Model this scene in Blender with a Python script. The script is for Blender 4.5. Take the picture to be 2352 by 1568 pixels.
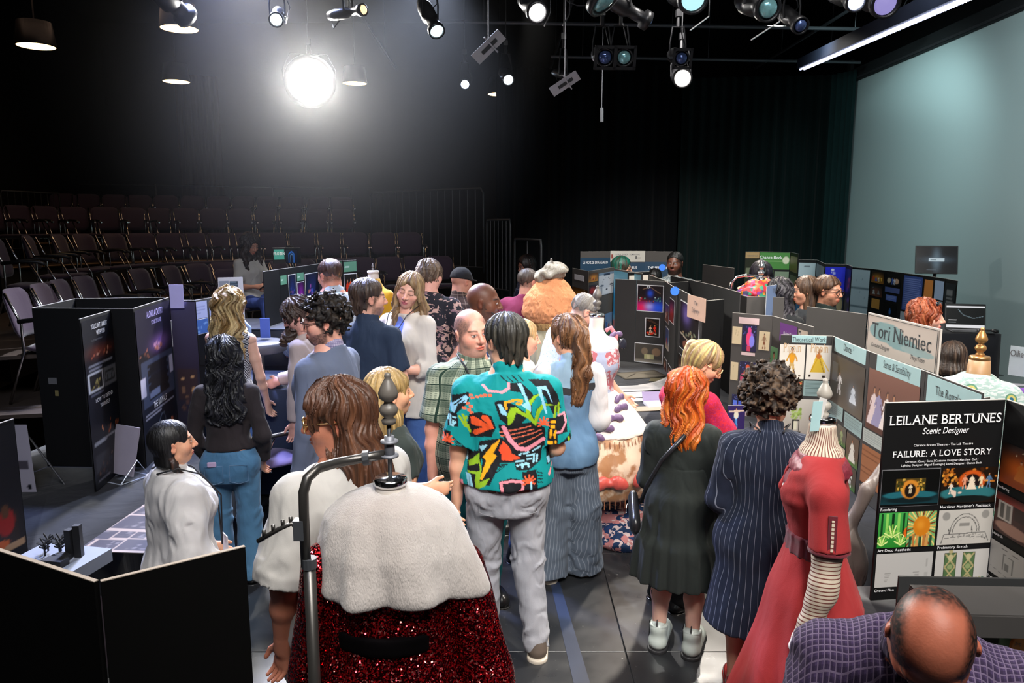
import bpy, bmesh, math, random
import numpy as np
from mathutils import Vector, Matrix
for o in list(bpy.data.objects): bpy.data.objects.remove(o, do_unlink=True)
SC = bpy.context.scene
COL = SC.collection
RNG = np.random.RandomState(7)
rad = math.radians
# ------------------------------------------------------------------ camera
FPX, CAMZ, PITCH = 1700.0, 2.30, math.atan(265.0/1700.0)
cam_d = bpy.data.cameras.new('camera'); cam = bpy.data.objects.new('camera', cam_d); COL.objects.link(cam)
cam_d.sensor_width = 36.0; cam_d.lens = 36.0*FPX/2352.0; cam_d.clip_end = 100; cam_d.clip_start = .05
cam.location = (0, 0, CAMZ); cam.rotation_euler = (math.pi/2-PITCH, 0, 0)
SC.camera = cam
SC.view_settings.view_transform = 'Standard'; SC.view_settings.look = 'None'
SC.view_settings.exposure = 0.0; SC.view_settings.gamma = 1.0
SC.view_settings.use_curve_mapping = False
SC.cycles.max_bounces = 5; SC.cycles.diffuse_bounces = 3; SC.cycles.glossy_bounces = 3
SC.cycles.volume_bounces = 0; SC.cycles.sample_clamp_indirect = 4.0
SC.cycles.use_denoising = True
W = bpy.data.worlds.new('world'); SC.world = W; W.use_nodes = True
W.node_tree.nodes['Background'].inputs[0].default_value = (.010, .011, .014, 1)
W.node_tree.nodes['Background'].inputs[1].default_value = 1.0
# ------------------------------------------------------------------ lamps (the theatre's rig and a few added lights)
def spot(loc, target, power, color, angle, blend=.4, size=.12):
    l = bpy.data.lights.new('rig_or_added_spot', 'SPOT'); l.energy = power; l.color = color
    l.spot_size = rad(angle); l.spot_blend = blend; l.shadow_soft_size = size
    o = bpy.data.objects.new('rig_or_added_spot', l); COL.objects.link(o)
    o.location = loc; d = Vector(target)-Vector(loc)
    o.rotation_euler = d.to_track_quat('-Z', 'Y').to_euler(); return o
def area(loc, target, power, color, sx, sy, spread=180):
    l = bpy.data.lights.new('wash_or_added_area', 'AREA'); l.energy = power; l.color = color
    l.spread = rad(spread); l.shape = 'RECTANGLE'; l.size = sx; l.size_y = sy
    o = bpy.data.objects.new('wash_or_added_area', l); COL.objects.link(o)
    o.location = loc; d = Vector(target)-Vector(loc)
    o.rotation_euler = d.to_track_quat('-Z', 'Y').to_euler(); return o
WARM=(1,.90,.78); COOL=(.66,.76,1.0); BLUE=(.42,.52,1.0); NEUT=(1,.96,.9)
# overhead front light behind and above the balcony, as in the picture's soft frontal fill
area((1.5,-1.5,6.2),(1.4,5,1.0), 112, NEUT, 3.0, 1.2, 66)
area((-1.5,-.5,6.0),(-1.2,6,1.0), 22, COOL, 2.5, 1.0, 60)
area((-1.0,1.0,5.6),(-1.0,2.6,0.6), 7, WARM, 1.5, 1.0, 70)
# stage beams on the rig, and added lights marked as such
spot((1.9,5.2,5.0),(1.3,5.4,0.8), 1050, NEUT, 85, .7, .20)
spot((3.8,3.4,5.0),(2.8,4.8,0.6), 800, WARM, 75, .6, .20)
spot((2.6,9.4,5.0),(2.0,6.4,0.5), 1200, WARM, 70, .6, .15)
spot((-.75,8.6,5.1),(-1.6,5.6,0.2), 1500, COOL, 78, .6, .15)
spot((-2.6,6.9,5.1),(-1.3,5.2,0.4), 2500, BLUE, 66, .6, .2)
spot((-2.6,7.7,4.9),(-.6,3.0,0.8), 900, NEUT, 60, .5, .15)
spot((3.6,10.6,5.0),(3.2,7.4,0.8), 500, NEUT, 70, .6, .15)
spot((3.2,6.0,4.9),(5.9,8.6,2.6), 400, (.80,1,1), 95, .9, .3)  # added spot that brightens the near part of the screen
spot((3.6,9.6,4.9),(5.9,11.6,2.6), 300, (.72,1,1), 95, .9, .3)  # second added spot, lifting the far part of the screen
spot((.8,1.2,5.2),(.4,3.2,.4), 420, NEUT, 62, .6, .2)
area((2.0,2.2,4.0),(2.2,6.5,5.3), 9, (.75,.85,1), 2.5, .6, 110)  # area light added to show up the overhead pipes, not a rig lamp
spot((1.2,6.6,4.9),(2.3,11.8,1.3), 1500, NEUT, 48, .7, .15)  # spot added to brighten the farthest boards
spot((-1.2,7.3,4.9),(-3.2,9.4,1.7), 650, NEUT, 24, .6, .1)  # small spot added to lift the seated person in the white blouse
# light pool on the open floor
spot((.2,8.2,5.0),(.62,3.35,0), 1500, NEUT, 17, .2, .05)
# dim warm work lights over the seats
area((-4.5,10.5,5.6),(-4.5,11.5,1.0), 20, (1,.62,.42), 4.5, 3.0)
# ------------------------------------------------------------------ pixel -> place helpers (used once, to lay the plan out)
_cp, _sp = math.cos(PITCH), math.sin(PITCH)
def ray(px, py):
    x = (px-1176.0)/FPX; u = (784.0-py)/FPX
    return np.array([x, _cp+u*_sp, -_sp+u*_cp])
def A(px, py, Y):
    r = ray(px, py); return np.array([0, 0, CAMZ])+r*(Y/r[1])
def G(px, py, z=0.0):
    r = ray(px, py); return np.array([0, 0, CAMZ])+r*((z-CAMZ)/r[2])
# ------------------------------------------------------------------ object helpers
def link(o, parent=None):
    COL.objects.link(o)
    if parent is not None: o.parent = parent
    return o
def tag(o, label=None, cat=None, group=None, kind=None):
    if label: o['label'] = label
    if cat: o['category'] = cat
    if group: o['group'] = group
    if kind: o['kind'] = kind
    return o
def empty(name, loc=(0,0,0), rz=0.0, label=None, cat=None, group=None):
    o = bpy.data.objects.new(name, None); o.empty_display_size = .1; COL.objects.link(o)
    o.location = loc; o.rotation_euler = (0, 0, rz)
    return tag(o, label, cat, group)
def mesh_obj(name, verts, faces, mat, parent=None, smooth=False, cols=None, loc=None):
    me = bpy.data.meshes.new(name)
    verts = np.asarray(verts, dtype=np.float32).reshape(-1, 3)
    if isinstance(faces, np.ndarray) and faces.ndim == 2:
        k = faces.shape[1]; n = len(faces)
        me.vertices.add(len(verts)); me.vertices.foreach_set('co', verts.ravel())
        me.loops.add(n*k); me.loops.foreach_set('vertex_index', faces.astype(np.int32).ravel())
        me.polygons.add(n); me.polygons.foreach_set('loop_start', np.arange(0, n*k, k, dtype=np.int32))
        me.update(calc_edges=True)
    else:
        me.from_pydata([tuple(v) for v in verts], [], [tuple(int(i) for i in f) for f in faces])
    if smooth: me.polygons.foreach_set('use_smooth', np.ones(len(me.polygons), dtype=bool))
    if cols is not None:
        a = me.color_attributes.new('Col', 'FLOAT_COLOR', 'POINT')
        c = np.ones((len(verts), 4), dtype=np.float32); c[:, :3] = cols
        a.data.foreach_set('color', c.ravel())
    me.validate()
    if mat is not None: me.materials.append(mat)
    o = bpy.data.objects.new(name, me); link(o, parent)
    if loc is not None: o.location = loc
    return o
def dup(o, parent=None):
    c = o.copy(); COL.objects.link(c)
    if parent is not None: c.parent = parent
    for ch in o.children: dup(ch, c)
    return c
class MB:
    """collects boxes, bars, tubes and lathes for ONE part"""
    def __init__(s): s.v = []; s.f = []
    def add(s, vs, fs):
        b = len(s.v); s.v += [tuple(map(float, v)) for v in vs]; s.f += [tuple(b+int(i) for i in f) for f in fs]; return s
    def box(s, c, d, R=None, bev=0.0):
        c = np.array(c, float); h = np.array(d, float)/2
        if bev > 0:
            b = min(bev, min(h)*.9); P = []
            for sx in (-1,1):
                for sy in (-1,1):
                    for sz in (-1,1):
                        P += [(sx*h[0], sy*(h[1]-b), sz*(h[2]-b)), (sx*(h[0]-b), sy*h[1], sz*(h[2]-b)), (sx*(h[0]-b), sy*(h[1]-b), sz*h[2])]
            P = np.array(P)
            def I(sx,sy,sz,k): return ((sx>0)*4+(sy>0)*2+(sz>0))*3+k
            F = []
            for sx in (-1,1): F.append([I(sx,-1,-1,0),I(sx,1,-1,0),I(sx,1,1,0),I(sx,-1,1,0)][::sx])
            for sy in (-1,1): F.append([I(-1,sy,-1,1),I(1,sy,-1,1),I(1,sy,1,1),I(-1,sy,1,1)][::-sy])
            for sz in (-1,1): F.append([I(-1,-1,sz,2),I(1,-1,sz,2),I(1,1,sz,2),I(-1,1,sz,2)][::sz])
            for sx in (-1,1):
                for sy in (-1,1): F.append([I(sx,sy,-1,0),I(sx,sy,1,0),I(sx,sy,1,1),I(sx,sy,-1,1)][::-sx*sy])
            for sx in (-1,1):
                for sz in (-1,1): F.append([I(sx,-1,sz,0),I(sx,1,sz,0),I(sx,1,sz,2),I(sx,-1,sz,2)][::sx*sz])
            for sy in (-1,1):
                for sz in (-1,1): F.append([I(-1,sy,sz,1),I(1,sy,sz,1),I(1,sy,sz,2),I(-1,sy,sz,2)][::-sy*sz])
            for sx in (-1,1):
                for sy in (-1,1):
                    for sz in (-1,1): F.append([I(sx,sy,sz,0),I(sx,sy,sz,1),I(sx,sy,sz,2)][::sx*sy*sz])
        else:
            P = np.array([(x*h[0], y*h[1], z*h[2]) for x in (-1,1) for y in (-1,1) for z in (-1,1)])
            F = [(0,1,3,2),(4,6,7,5),(0,4,5,1),(2,3,7,6),(0,2,6,4),(1,5,7,3)]
        if R is not None: P = P @ np.array(R).T
        return s.add(P+c, F)
    def tube(s, pts, r, n=8, caps=True):
        pts = [np.array(p, float) for p in pts]; m = len(pts)
        rs = r if isinstance(r, (list, tuple)) else [r]*m
        V = []; up = np.array([0,0,1.0]); prev = None
        for i, p in enumerate(pts):
            t = pts[min(i+1, m-1)]-pts[max(i-1, 0)]; t = t/(np.linalg.norm(t)+1e-9)
            if prev is None:
                a = np.cross(t, up)
                if np.linalg.norm(a) < .05: a = np.cross(t, np.array([1.0,0,0]))
            else: a = prev - t*np.dot(prev, t)
            a = a/np.linalg.norm(a); prev = a; b = np.cross(t, a)
            for k in range(n):
                th = 2*math.pi*k/n; V.append(p+rs[i]*(math.cos(th)*a+math.sin(th)*b))
        F = [(i*n+k, i*n+(k+1)%n, (i+1)*n+(k+1)%n, (i+1)*n+k) for i in range(m-1) for k in range(n)]
        if caps: F += [tuple(range(n))[::-1], tuple((m-1)*n+k for k in range(n))]
        return s.add(V, F)
    def lathe(s, prof, c=(0,0,0), n=20, R=None):
        V = []; F = []; m = len(prof)
        for (r, z) in prof:
            for k in range(n):
                th = 2*math.pi*k/n; V.append((r*math.cos(th), r*math.sin(th), z))
        F = [(i*n+k, i*n+(k+1)%n, (i+1)*n+(k+1)%n, (i+1)*n+k) for i in range(m-1) for k in range(n)]
        if prof[0][0] > 1e-4: F.append(tuple(range(n))[::-1])
        if prof[-1][0] > 1e-4: F.append(tuple((m-1)*n+k for k in range(n)))
        V = np.array(V)
        if R is not None: V = V @ np.array(R).T
        return s.add(V+np.array(c, float), F)
    def sheet(s, fn, nu, nv):
        V = [fn(i/nu, j/nv) for j in range(nv+1) for i in range(nu+1)]
        F = [(j*(nu+1)+i, j*(nu+1)+i+1, (j+1)*(nu+1)+i+1, (j+1)*(nu+1)+i) for j in range(nv) for i in range(nu)]
        return s.add(V, F)
    def build(s, name, mat, parent=None, smooth=False, cols=None):
        return mesh_obj(name, s.v, s.f, mat, parent, smooth, cols)
def rotz(a): c, s = math.cos(a), math.sin(a); return np.array([[c,-s,0],[s,c,0],[0,0,1.0]])
def rotx(a): c, s = math.cos(a), math.sin(a); return np.array([[1.0,0,0],[0,c,-s],[0,s,c]])
def roty(a): c, s = math.cos(a), math.sin(a); return np.array([[c,0,s],[0,1.0,0],[-s,0,c]])
# ------------------------------------------------------------------ vector noise
def _h(i, j, k, s):
    n = (i*73856093) ^ (j*19349663) ^ (k*83492791) ^ (s*2654435)
    n = (n ^ (n >> 13)) * 1274126177 & 0x7fffffff
    return ((n ^ (n >> 16)) & 0xffff)/65535.0
def vnoise(P, s=0):
    P = np.asarray(P, float); I = np.floor(P).astype(np.int64); F = P-I; F = F*F*(3-2*F); r = 0
    for a in (0,1):
        wa = F[:,0] if a else 1-F[:,0]
        for b in (0,1):
            wb = F[:,1] if b else 1-F[:,1]
            for c in (0,1):
                wc = F[:,2] if c else 1-F[:,2]
                r = r + wa*wb*wc*_h(I[:,0]+a, I[:,1]+b, I[:,2]+c, s)
    return r*2-1
# ------------------------------------------------------------------ materials
class NX:
    """tiny expression builder over Math nodes"""
    nt = None
    def __init__(s, sock): s.s = sock
    @staticmethod
    def op(name, *a):
        n = NX.nt.nodes.new('ShaderNodeMath'); n.operation = name
        for i, x in enumerate(a):
            if isinstance(x, NX): NX.nt.links.new(x.s, n.inputs[i])
            else: n.inputs[i].default_value = float(x)
        return NX(n.outputs[0])
    def __add__(s, o): return NX.op('ADD', s, o)
    __radd__ = __add__
    def __sub__(s, o): return NX.op('SUBTRACT', s, o)
    def __rsub__(s, o): return NX.op('SUBTRACT', o, s)
    def __mul__(s, o): return NX.op('MULTIPLY', s, o)
    __rmul__ = __mul__
    def __truediv__(s, o): return NX.op('DIVIDE', s, o)
    def __lt__(s, o): return NX.op('LESS_THAN', s, o)
    def __gt__(s, o): return NX.op('GREATER_THAN', s, o)
    def frac(s): return NX.op('FRACT', s)
    def abs(s): return NX.op('ABSOLUTE', s)
    def sin(s): return NX.op('SINE', s)
    def mod2(s): return NX.op('FLOORED_MODULO', NX.op('FLOOR', s), 2)
def nmax(a, b): return NX.op('MAXIMUM', a, b)
def nmin(a, b): return NX.op('MINIMUM', a, b)
_M = {}
def newmat(name):
    m = bpy.data.materials.new(name); m.use_nodes = True; NX.nt = m.node_tree
    return m, m.node_tree, m.node_tree.nodes['Principled BSDF']
def noise_node(nt, scale, detail=2, stretch=None, src='Object'):
    tc = nt.nodes.new('ShaderNodeTexCoord'); n = nt.nodes.new('ShaderNodeTexNoise')
    n.inputs['Scale'].default_value = scale; n.inputs['Detail'].default_value = detail
    if stretch:
        mp = nt.nodes.new('ShaderNodeMapping'); mp.inputs['Scale'].default_value = stretch
        nt.links.new(tc.outputs[src], mp.inputs[0]); nt.links.new(mp.outputs[0], n.inputs['Vector'])
    else: nt.links.new(tc.outputs[src], n.inputs['Vector'])
    return n
def add_bump(nt, b, sock, strength, dist=.01):
    bp = nt.nodes.new('ShaderNodeBump'); bp.inputs['Strength'].default_value = strength; bp.inputs['Distance'].default_value = dist
    nt.links.new(sock, bp.inputs['Height'])
    if b.inputs['Normal'].is_linked: nt.links.new(b.inputs['Normal'].links[0].from_socket, bp.inputs['Normal'])
    nt.links.new(bp.outputs[0], b.inputs['Normal']); return bp
def mixcol(nt, fac, a, b):
    m = nt.nodes.new('ShaderNodeMix'); m.data_type = 'RGBA'
    if isinstance(fac, NX): fac = fac.s
    if isinstance(fac, (int, float)): m.inputs[0].default_value = fac
    else: nt.links.new(fac, m.inputs[0])
    for i, c in ((6, a), (7, b)):
        if isinstance(c, (tuple, list)): m.inputs[i].default_value = (*c[:3], 1)
        else: nt.links.new(c, m.inputs[i])
    return m.outputs[2]
def setp(b, rough=.5, metal=0, spec=.5, sheen=0, coat=0):
    b.inputs['Roughness'].default_value = rough; b.inputs['Metallic'].default_value = metal
    b.inputs['Specular IOR Level'].default_value = spec
    b.inputs['Sheen Weight'].default_value = sheen; b.inputs['Coat Weight'].default_value = coat
def plain(name, col, rough=.5, metal=0, spec=.5, var=.12, vs=9, bump=0, bs=60, sheen=0, coat=0):
    if name in _M: return _M[name]
    m, nt, b = newmat(name); setp(b, rough, metal, spec, sheen, coat)
    n = noise_node(nt, vs, 3)
    c = mixcol(nt, n.outputs[0], [x*(1-var) for x in col], [min(1, x*(1+var)) for x in col])
    nt.links.new(c, b.inputs['Base Color'])
    if bump:
        n2 = noise_node(nt, bs, 2); add_bump(nt, b, n2.outputs[0], bump, .004)
    _M[name] = m; return m
def emis(name, col, st):
    if name in _M: return _M[name]
    m, nt, b = newmat(name); b.inputs['Base Color'].default_value = (.02,.02,.02,1)
    b.inputs['Emission Color'].default_value = (*col, 1); b.inputs['Emission Strength'].default_value = st
    _M[name] = m; return m
def attr_mat(name, rough=.5, spec=.4, sss=0, bump=0, bs=80, stretch=None, aniso=0, sheen=0, coat=0, emit=0):
    if name in _M: return _M[name]
    m, nt, b = newmat(name); setp(b, rough, 0, spec, sheen, coat)
    a = nt.nodes.new('ShaderNodeVertexColor'); a.layer_name = 'Col'
    nt.links.new(a.outputs[0], b.inputs['Base Color'])
    if emit:
        nt.links.new(a.outputs[0], b.inputs['Emission Color']); b.inputs['Emission Strength'].default_value = emit
    if sss:
        b.inputs['Subsurface Weight'].default_value = sss
        b.inputs['Subsurface Radius'].default_value = (.012, .005, .003); b.inputs['Subsurface Scale'].default_value = 1.0
    if bump:
        n = noise_node(nt, bs, 3, stretch); add_bump(nt, b, n.outputs[0], bump, .004)
    _M[name] = m; return m
def cloth(name, col, rough=.85, fold=.35, fs=7.0, weave=.12, pattern=None, sheen=.04, var=.1, spec=.2):
    """fabric: fold relief + fine weave; pattern(nt, x, y, z) -> colour socket"""
    if name in _M: return _M[name]
    m, nt, b = newmat(name); setp(b, rough, 0, spec, sheen)
    n = noise_node(nt, 14, 3)
    if pattern:
        tc = nt.nodes.new('ShaderNodeTexCoord'); sp = nt.nodes.new('ShaderNodeSeparateXYZ')
        nw = noise_node(nt, 5, 1); vm = nt.nodes.new('ShaderNodeVectorMath'); vm.operation = 'MULTIPLY_ADD'
        vm.inputs[1].default_value = (.02,.02,.02); nt.links.new(nw.outputs[1], vm.inputs[0]); nt.links.new(tc.outputs['Object'], vm.inputs[2])
        nt.links.new(vm.outputs[0], sp.inputs[0])
        base = pattern(nt, NX(sp.outputs[0]), NX(sp.outputs[1]), NX(sp.outputs[2]))
    else: base = tuple(col)
    dark = mixcol(nt, .75, (0,0,0), base) if not isinstance(base, tuple) else tuple(x*(1-var) for x in base)
    lite = base
    c = mixcol(nt, n.outputs[0], dark, lite); nt.links.new(c, b.inputs['Base Color'])
    n1 = noise_node(nt, fs, 2, (1.3,1.3,.55)); n1.inputs['Distortion'].default_value = 1.2
    add_bump(nt, b, n1.outputs[0], fold, .03)
    n2 = noise_node(nt, 320, 1); add_bump(nt, b, n2.outputs[0], weave, .002)
    _M[name] = m; return m
# ------------------------------------------------------------------ implicit surfaces -> meshes
f32 = np.float32
class Prim:
    __slots__ = ('ev', 'c', 'R', 'k', 'op', 'g')
    def __init__(s, ev, c, R, k=.02, op='u', g=0): s.ev = ev; s.c = np.array(c, f32); s.R = R; s.k = k; s.op = op; s.g = g
def cone(a, b, ra, rb=None, k=.02, op='u', g=0, cut=0):
    a = np.array(a, f32); b = np.array(b, f32); rb = ra if rb is None else rb
    ab = b-a; L = float(ab@ab)+1e-12
    def ev(P):
        q = P-a; t = np.clip((q@ab)/L, 0, 1); q = q-t[:, None]*ab
        d = np.sqrt(np.einsum('ij,ij->i', q, q))-(ra+(rb-ra)*t)
        return np.maximum(d, (P-b)@(ab/math.sqrt(L))) if cut else d
    return Prim(ev, (a+b)/2, math.sqrt(L)/2+max(ra, rb), k, op, g)
def ell(c, r, R=None, k=.02, op='u', g=0):
    c = np.array(c, f32); r = np.array(r, f32); R = np.eye(3, dtype=f32) if R is None else np.array(R, f32)
    def ev(P):
        q = (P-c)@R; a = q/r; n = np.sqrt(np.einsum('ij,ij->i', a, a))+1e-9
        a2 = a/r; m = np.sqrt(np.einsum('ij,ij->i', a2, a2))+1e-9
        return n*(n-1)/m
    return Prim(ev, c, float(r.max()), k, op, g)
def fcone(o, R, s, a, b, ra, rb=None, k=.02, op='u', g=0):
    """cone squashed by s in frame (o, R)"""
    o = np.array(o, f32); R = np.array(R, f32); s = np.array(s, f32); inner = cone(a, b, ra, rb)
    ms = float(s.min())
    def ev(P): return inner.ev(((P-o)@R)/s)*ms
    c = R@(inner.c*s)+o
    return Prim(ev, c, inner.R*float(s.max()), k, op, g)
def stack(o, R, prof, k=.02, op='u', g=0, fold=None, z0=None, z1=None, sq=2.0, rnd=.015):
    """elliptic sections (z, rx, ry, cx, cy) along local z; fold=(n, amp_fn(zn), phase) pleats the radius"""
    o = np.array(o, f32); R = np.array(R, f32); pr = np.array([list(p)+[0]*(5-len(p)) for p in prof], f32)
    pr = pr[np.argsort(pr[:, 0])]
    zs = pr[:, 0]; lo = zs[0] if z0 is None else z0; hi = zs[-1] if z1 is None else z1
    zz = np.linspace(zs[0], zs[-1], 48).astype(f32)
    t = [np.interp(zz, zs, pr[:, i]) for i in range(1, 5)]
    kn = np.array([1,2,3,2,1.])/9
    t = [np.convolve(np.pad(a, 2, mode='edge'), kn, 'valid') for a in t]
    def ev(P):
        q = (P-o)@R; z = q[:, 2]
        rx, ry, cx, cy = [np.interp(z, zz, a) for a in t]
        x = q[:, 0]-cx; y = q[:, 1]-cy
        if fold is not None:
            th = np.arctan2(y, x); zn = (z-lo)/(hi-lo)
            f = 1+fold[1](zn)*(np.sin(fold[0]*th+fold[2]+1.1*np.sin(2*th+fold[2])+.8*zn)+.5*np.sin(fold[0]*1.73*th+2+fold[2]))
            rx = rx*f; ry = ry*f
        if sq != 2.0:
            n = (np.abs(x/rx)**sq+np.abs(y/ry)**sq)**(1/sq)+1e-9; d = (n-1)*np.minimum(rx, ry)
        else:
            a, b = x/rx, y/ry; n = np.sqrt(a*a+b*b)+1e-9
            d = n*(n-1)/(np.sqrt((a/rx)**2+(b/ry)**2)+1e-9)
            d = np.where(n < .05, -np.minimum(rx, ry), d)
        e = np.abs(z-(lo+hi)/2)-(hi-lo)/2
        # rounded intersection
        a = np.maximum(d+rnd, 0); b = np.maximum(e+rnd, 0)
        return np.minimum(np.maximum(d, e)+rnd, 0)+np.sqrt(a*a+b*b)-rnd
    mid = np.array([0, 0, (lo+hi)/2], f32)
    rr = math.hypot((hi-lo)/2, float((np.abs(pr[:, 1])+np.abs(pr[:, 3])).max()*1.25+(np.abs(pr[:, 2])+np.abs(pr[:, 4])).max()*.6))
    return Prim(ev, R@mid+o, rr, k, op, g)
def plane(p, n, k=.004, g=0):
    """keep only the side where (x-p).n < 0"""
    p = np.array(p, f32); n = np.array(n, f32); n = n/np.linalg.norm(n)
    return Prim(lambda P: (P-p)@n, (0,0,0), 1e9, k, 'i', g)
def evalp(prims, P, act=None):
    d = np.full(len(P), 1.0, f32)
    for pr in (prims if act is None else act):
        e = pr.ev(P).astype(f32); k = pr.k
        if pr.op == 'u':
            h = np.maximum(k-np.abs(d-e), 0)/k; d = np.minimum(d, e)-h*h*k*.25
        elif pr.op == 's':
            h = np.maximum(k-np.abs(d+e), 0)/k; d = np.maximum(d, -e)+h*h*k*.25
        else:
            h = np.maximum(k-np.abs(d-e), 0)/k; d = np.maximum(d, e)+h*h*k*.25
    return d
_CO = np.array([(x,y,z) for x in (0,1) for y in (0,1) for z in (0,1)])
_ED = [(0,4),(1,5),(2,6),(3,7),(0,2),(1,3),(4,6),(5,7),(0,1),(2,3),(4,5),(6,7)]
def sdf_mesh(prims, h, lo=None, hi=None, disp=None, fine=None):
    """sparse surface nets.  disp(P)->offset added to the field"""
    B = 5
    us = [p for p in prims if p.op == 'u']
    mn = np.min([p.c-p.R for p in us], axis=0)-2*h; mx = np.max([p.c+p.R for p in us], axis=0)+2*h
    if lo is not None: mn = np.maximum(mn, lo)
    if hi is not None: mx = np.minimum(mx, hi)
    C = h*B; N = np.ceil((mx-mn)/C).astype(int)+1
    gi = np.stack(np.meshgrid(*[np.arange(n) for n in N], indexing='ij'), -1).reshape(-1, 3)
    # group by super-blocks of 4 coarse cells
    sb = gi//4; key = (sb[:,0]*1000+sb[:,1])*1000+sb[:,2]; order = np.argsort(key, kind='stable')
    gi = gi[order]; key = key[order]; cuts = np.flatnonzero(np.diff(key))+1
    V8 = []; CI = []
    off = np.stack(np.meshgrid(*[np.arange(B+1)]*3, indexing='ij'), -1).reshape(-1, 3)
    for grp in np.split(gi, cuts):
        cen = mn+(grp+.5)*C; g0 = cen.mean(0); gr = np.linalg.norm(cen-g0, axis=1).max()+C*.87
        act = [p for p in prims if p.R > 1e8 or np.linalg.norm(p.c-g0)-p.R < gr+p.k+.03]
        if not any(p.op == 'u' for p in act): continue
        P = cen.astype(f32); d = evalp(None, P, act)
        near = np.abs(d) < C*1.15+.012
        if not near.any(): continue
        gg = grp[near]
        Q = (mn+((gg[:, None]*B+off[None]).reshape(-1, 3))*h).astype(f32)
        d = evalp(None, Q, act)
        if disp is not None: d = d+disp(Q).astype(f32)
        d = d.reshape(len(gg), B+1, B+1, B+1)
        ok = np.flatnonzero((d.reshape(len(gg), -1).min(1) < 0) & (d.reshape(len(gg), -1).max(1) >= 0))
        if not len(ok): continue
        d = d[ok]; gg = gg[ok]
        c8 = np.stack([d[:, x:x+B, y:y+B, z:z+B] for x, y, z in _CO], -1)
        s = (c8 < 0).sum(-1); m = (s > 0) & (s < 8)
        w = np.argwhere(m); V8.append(c8[m]); CI.append(gg[w[:, 0]]*B+w[:, 1:])
    if not V8: return np.zeros((0,3)), np.zeros((0,4), int)
    V8 = np.concatenate(V8); CI = np.concatenate(CI)
    acc = np.zeros((len(V8), 3)); cnt = np.zeros(len(V8))
    for a, b in _ED:
        da = V8[:, a]; db = V8[:, b]; cr = (da < 0) != (db < 0)
        t = np.where(cr, da/(da-db+1e-12), 0)
        p = _CO[a]+(_CO[b]-_CO[a])*t[:, None]
        acc += p*cr[:, None]; cnt += cr
    V = mn+(CI+acc/cnt[:, None])*h
    M = 1 << 20
    def K(c): return (c[:, 0].astype(np.int64)*M+c[:, 1])*M+c[:, 2]
    ks = K(CI); so = np.argsort(ks); sk = ks[so]
    def find(c):
        q = K(c); i = np.clip(np.searchsorted(sk, q), 0, len(sk)-1); return np.where(sk[i] == q, so[i], -1)
    F = []
    for ax, ci in ((0, 4), (1, 2), (2, 1)):
        e1, e2 = [(1,2),(2,0),(0,1)][ax]
        s0 = V8[:, 0] < 0; s1 = V8[:, ci] < 0; m = np.flatnonzero(s0 != s1)
        c = CI[m]; u = np.zeros(3, int); u[e1] = 1; v = np.zeros(3, int); v[e2] = 1
        a = m; b = find(c-u); cc = find(c-u-v); dd = find(c-v)
        ok = (b >= 0) & (cc >= 0) & (dd >= 0)
        q = np.stack([a, b, cc, dd], 1)[ok]; fl = s0[m][ok]
        q[~fl] = q[~fl][:, ::-1]; F.append(q)
    return V, np.concatenate(F)
def vnormals(V, F):
    n = np.cross(V[F[:, 2]]-V[F[:, 0]], V[F[:, 3]]-V[F[:, 1]]); N = np.zeros_like(V)
    for i in range(4): np.add.at(N, F[:, i], n)
    return N/(np.linalg.norm(N, axis=1, keepdims=True)+1e-12)
# ------------------------------------------------------------------ people
SKIN = attr_mat('skin', .48, .42, .08, .12, 160)
HAIR = attr_mat('hair', .5, .5, 0, .8, 95, (1,1,.18))
for m_ in (HAIR,):
    nt = m_.node_tree; b = nt.nodes['Principled BSDF']; hn = noise_node(nt, 170, 2, (1,1,.07)); src_ = b.inputs['Base Color'].links[0].from_socket
    hd_ = mixcol(nt, .62, src_, (0,0,0)); nt.links.new(mixcol(nt, hn.outputs[0], hd_, src_), b.inputs['Base Color'])
HAIRM = attr_mat('matte_hair', .62, .3, 0, .5, 60, (1,1,.4))
T_M = [(-.075,.080,.062,0,-.008),(-.02,.096,.066,0,-.008),(.03,.092,.062,0,-.004),(.09,.086,.060),(.15,.092,.063),(.21,.104,.069,0,.003),(.25,.100,.064),(.282,.080,.050,0,-.008),(.308,.052,.040,0,-.012),(.335,.036,.036,0,-.010)]
T_F = [(-.075,.088,.064,0,-.010),(-.02,.102,.068,0,-.010),(.03,.092,.062,0,-.006),(.10,.072,.053),(.16,.080,.060,0,.004),(.205,.090,.072,0,.010),(.25,.086,.058,0,.004),(.280,.068,.046,0,-.008),(.308,.044,.036,0,-.012),(.335,.031,.032,0,-.010)]
def hexc(s):
    s = s.lstrip('#'); c = [int(s[i:i+2], 16)/255 for i in (0,2,4)]
    return tuple(x/12.92 if x <= .04045 else ((x+.055)/1.055)**2.4 for x in c)
def nrm(v): v = np.array(v, float); return v/np.linalg.norm(v)
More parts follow.
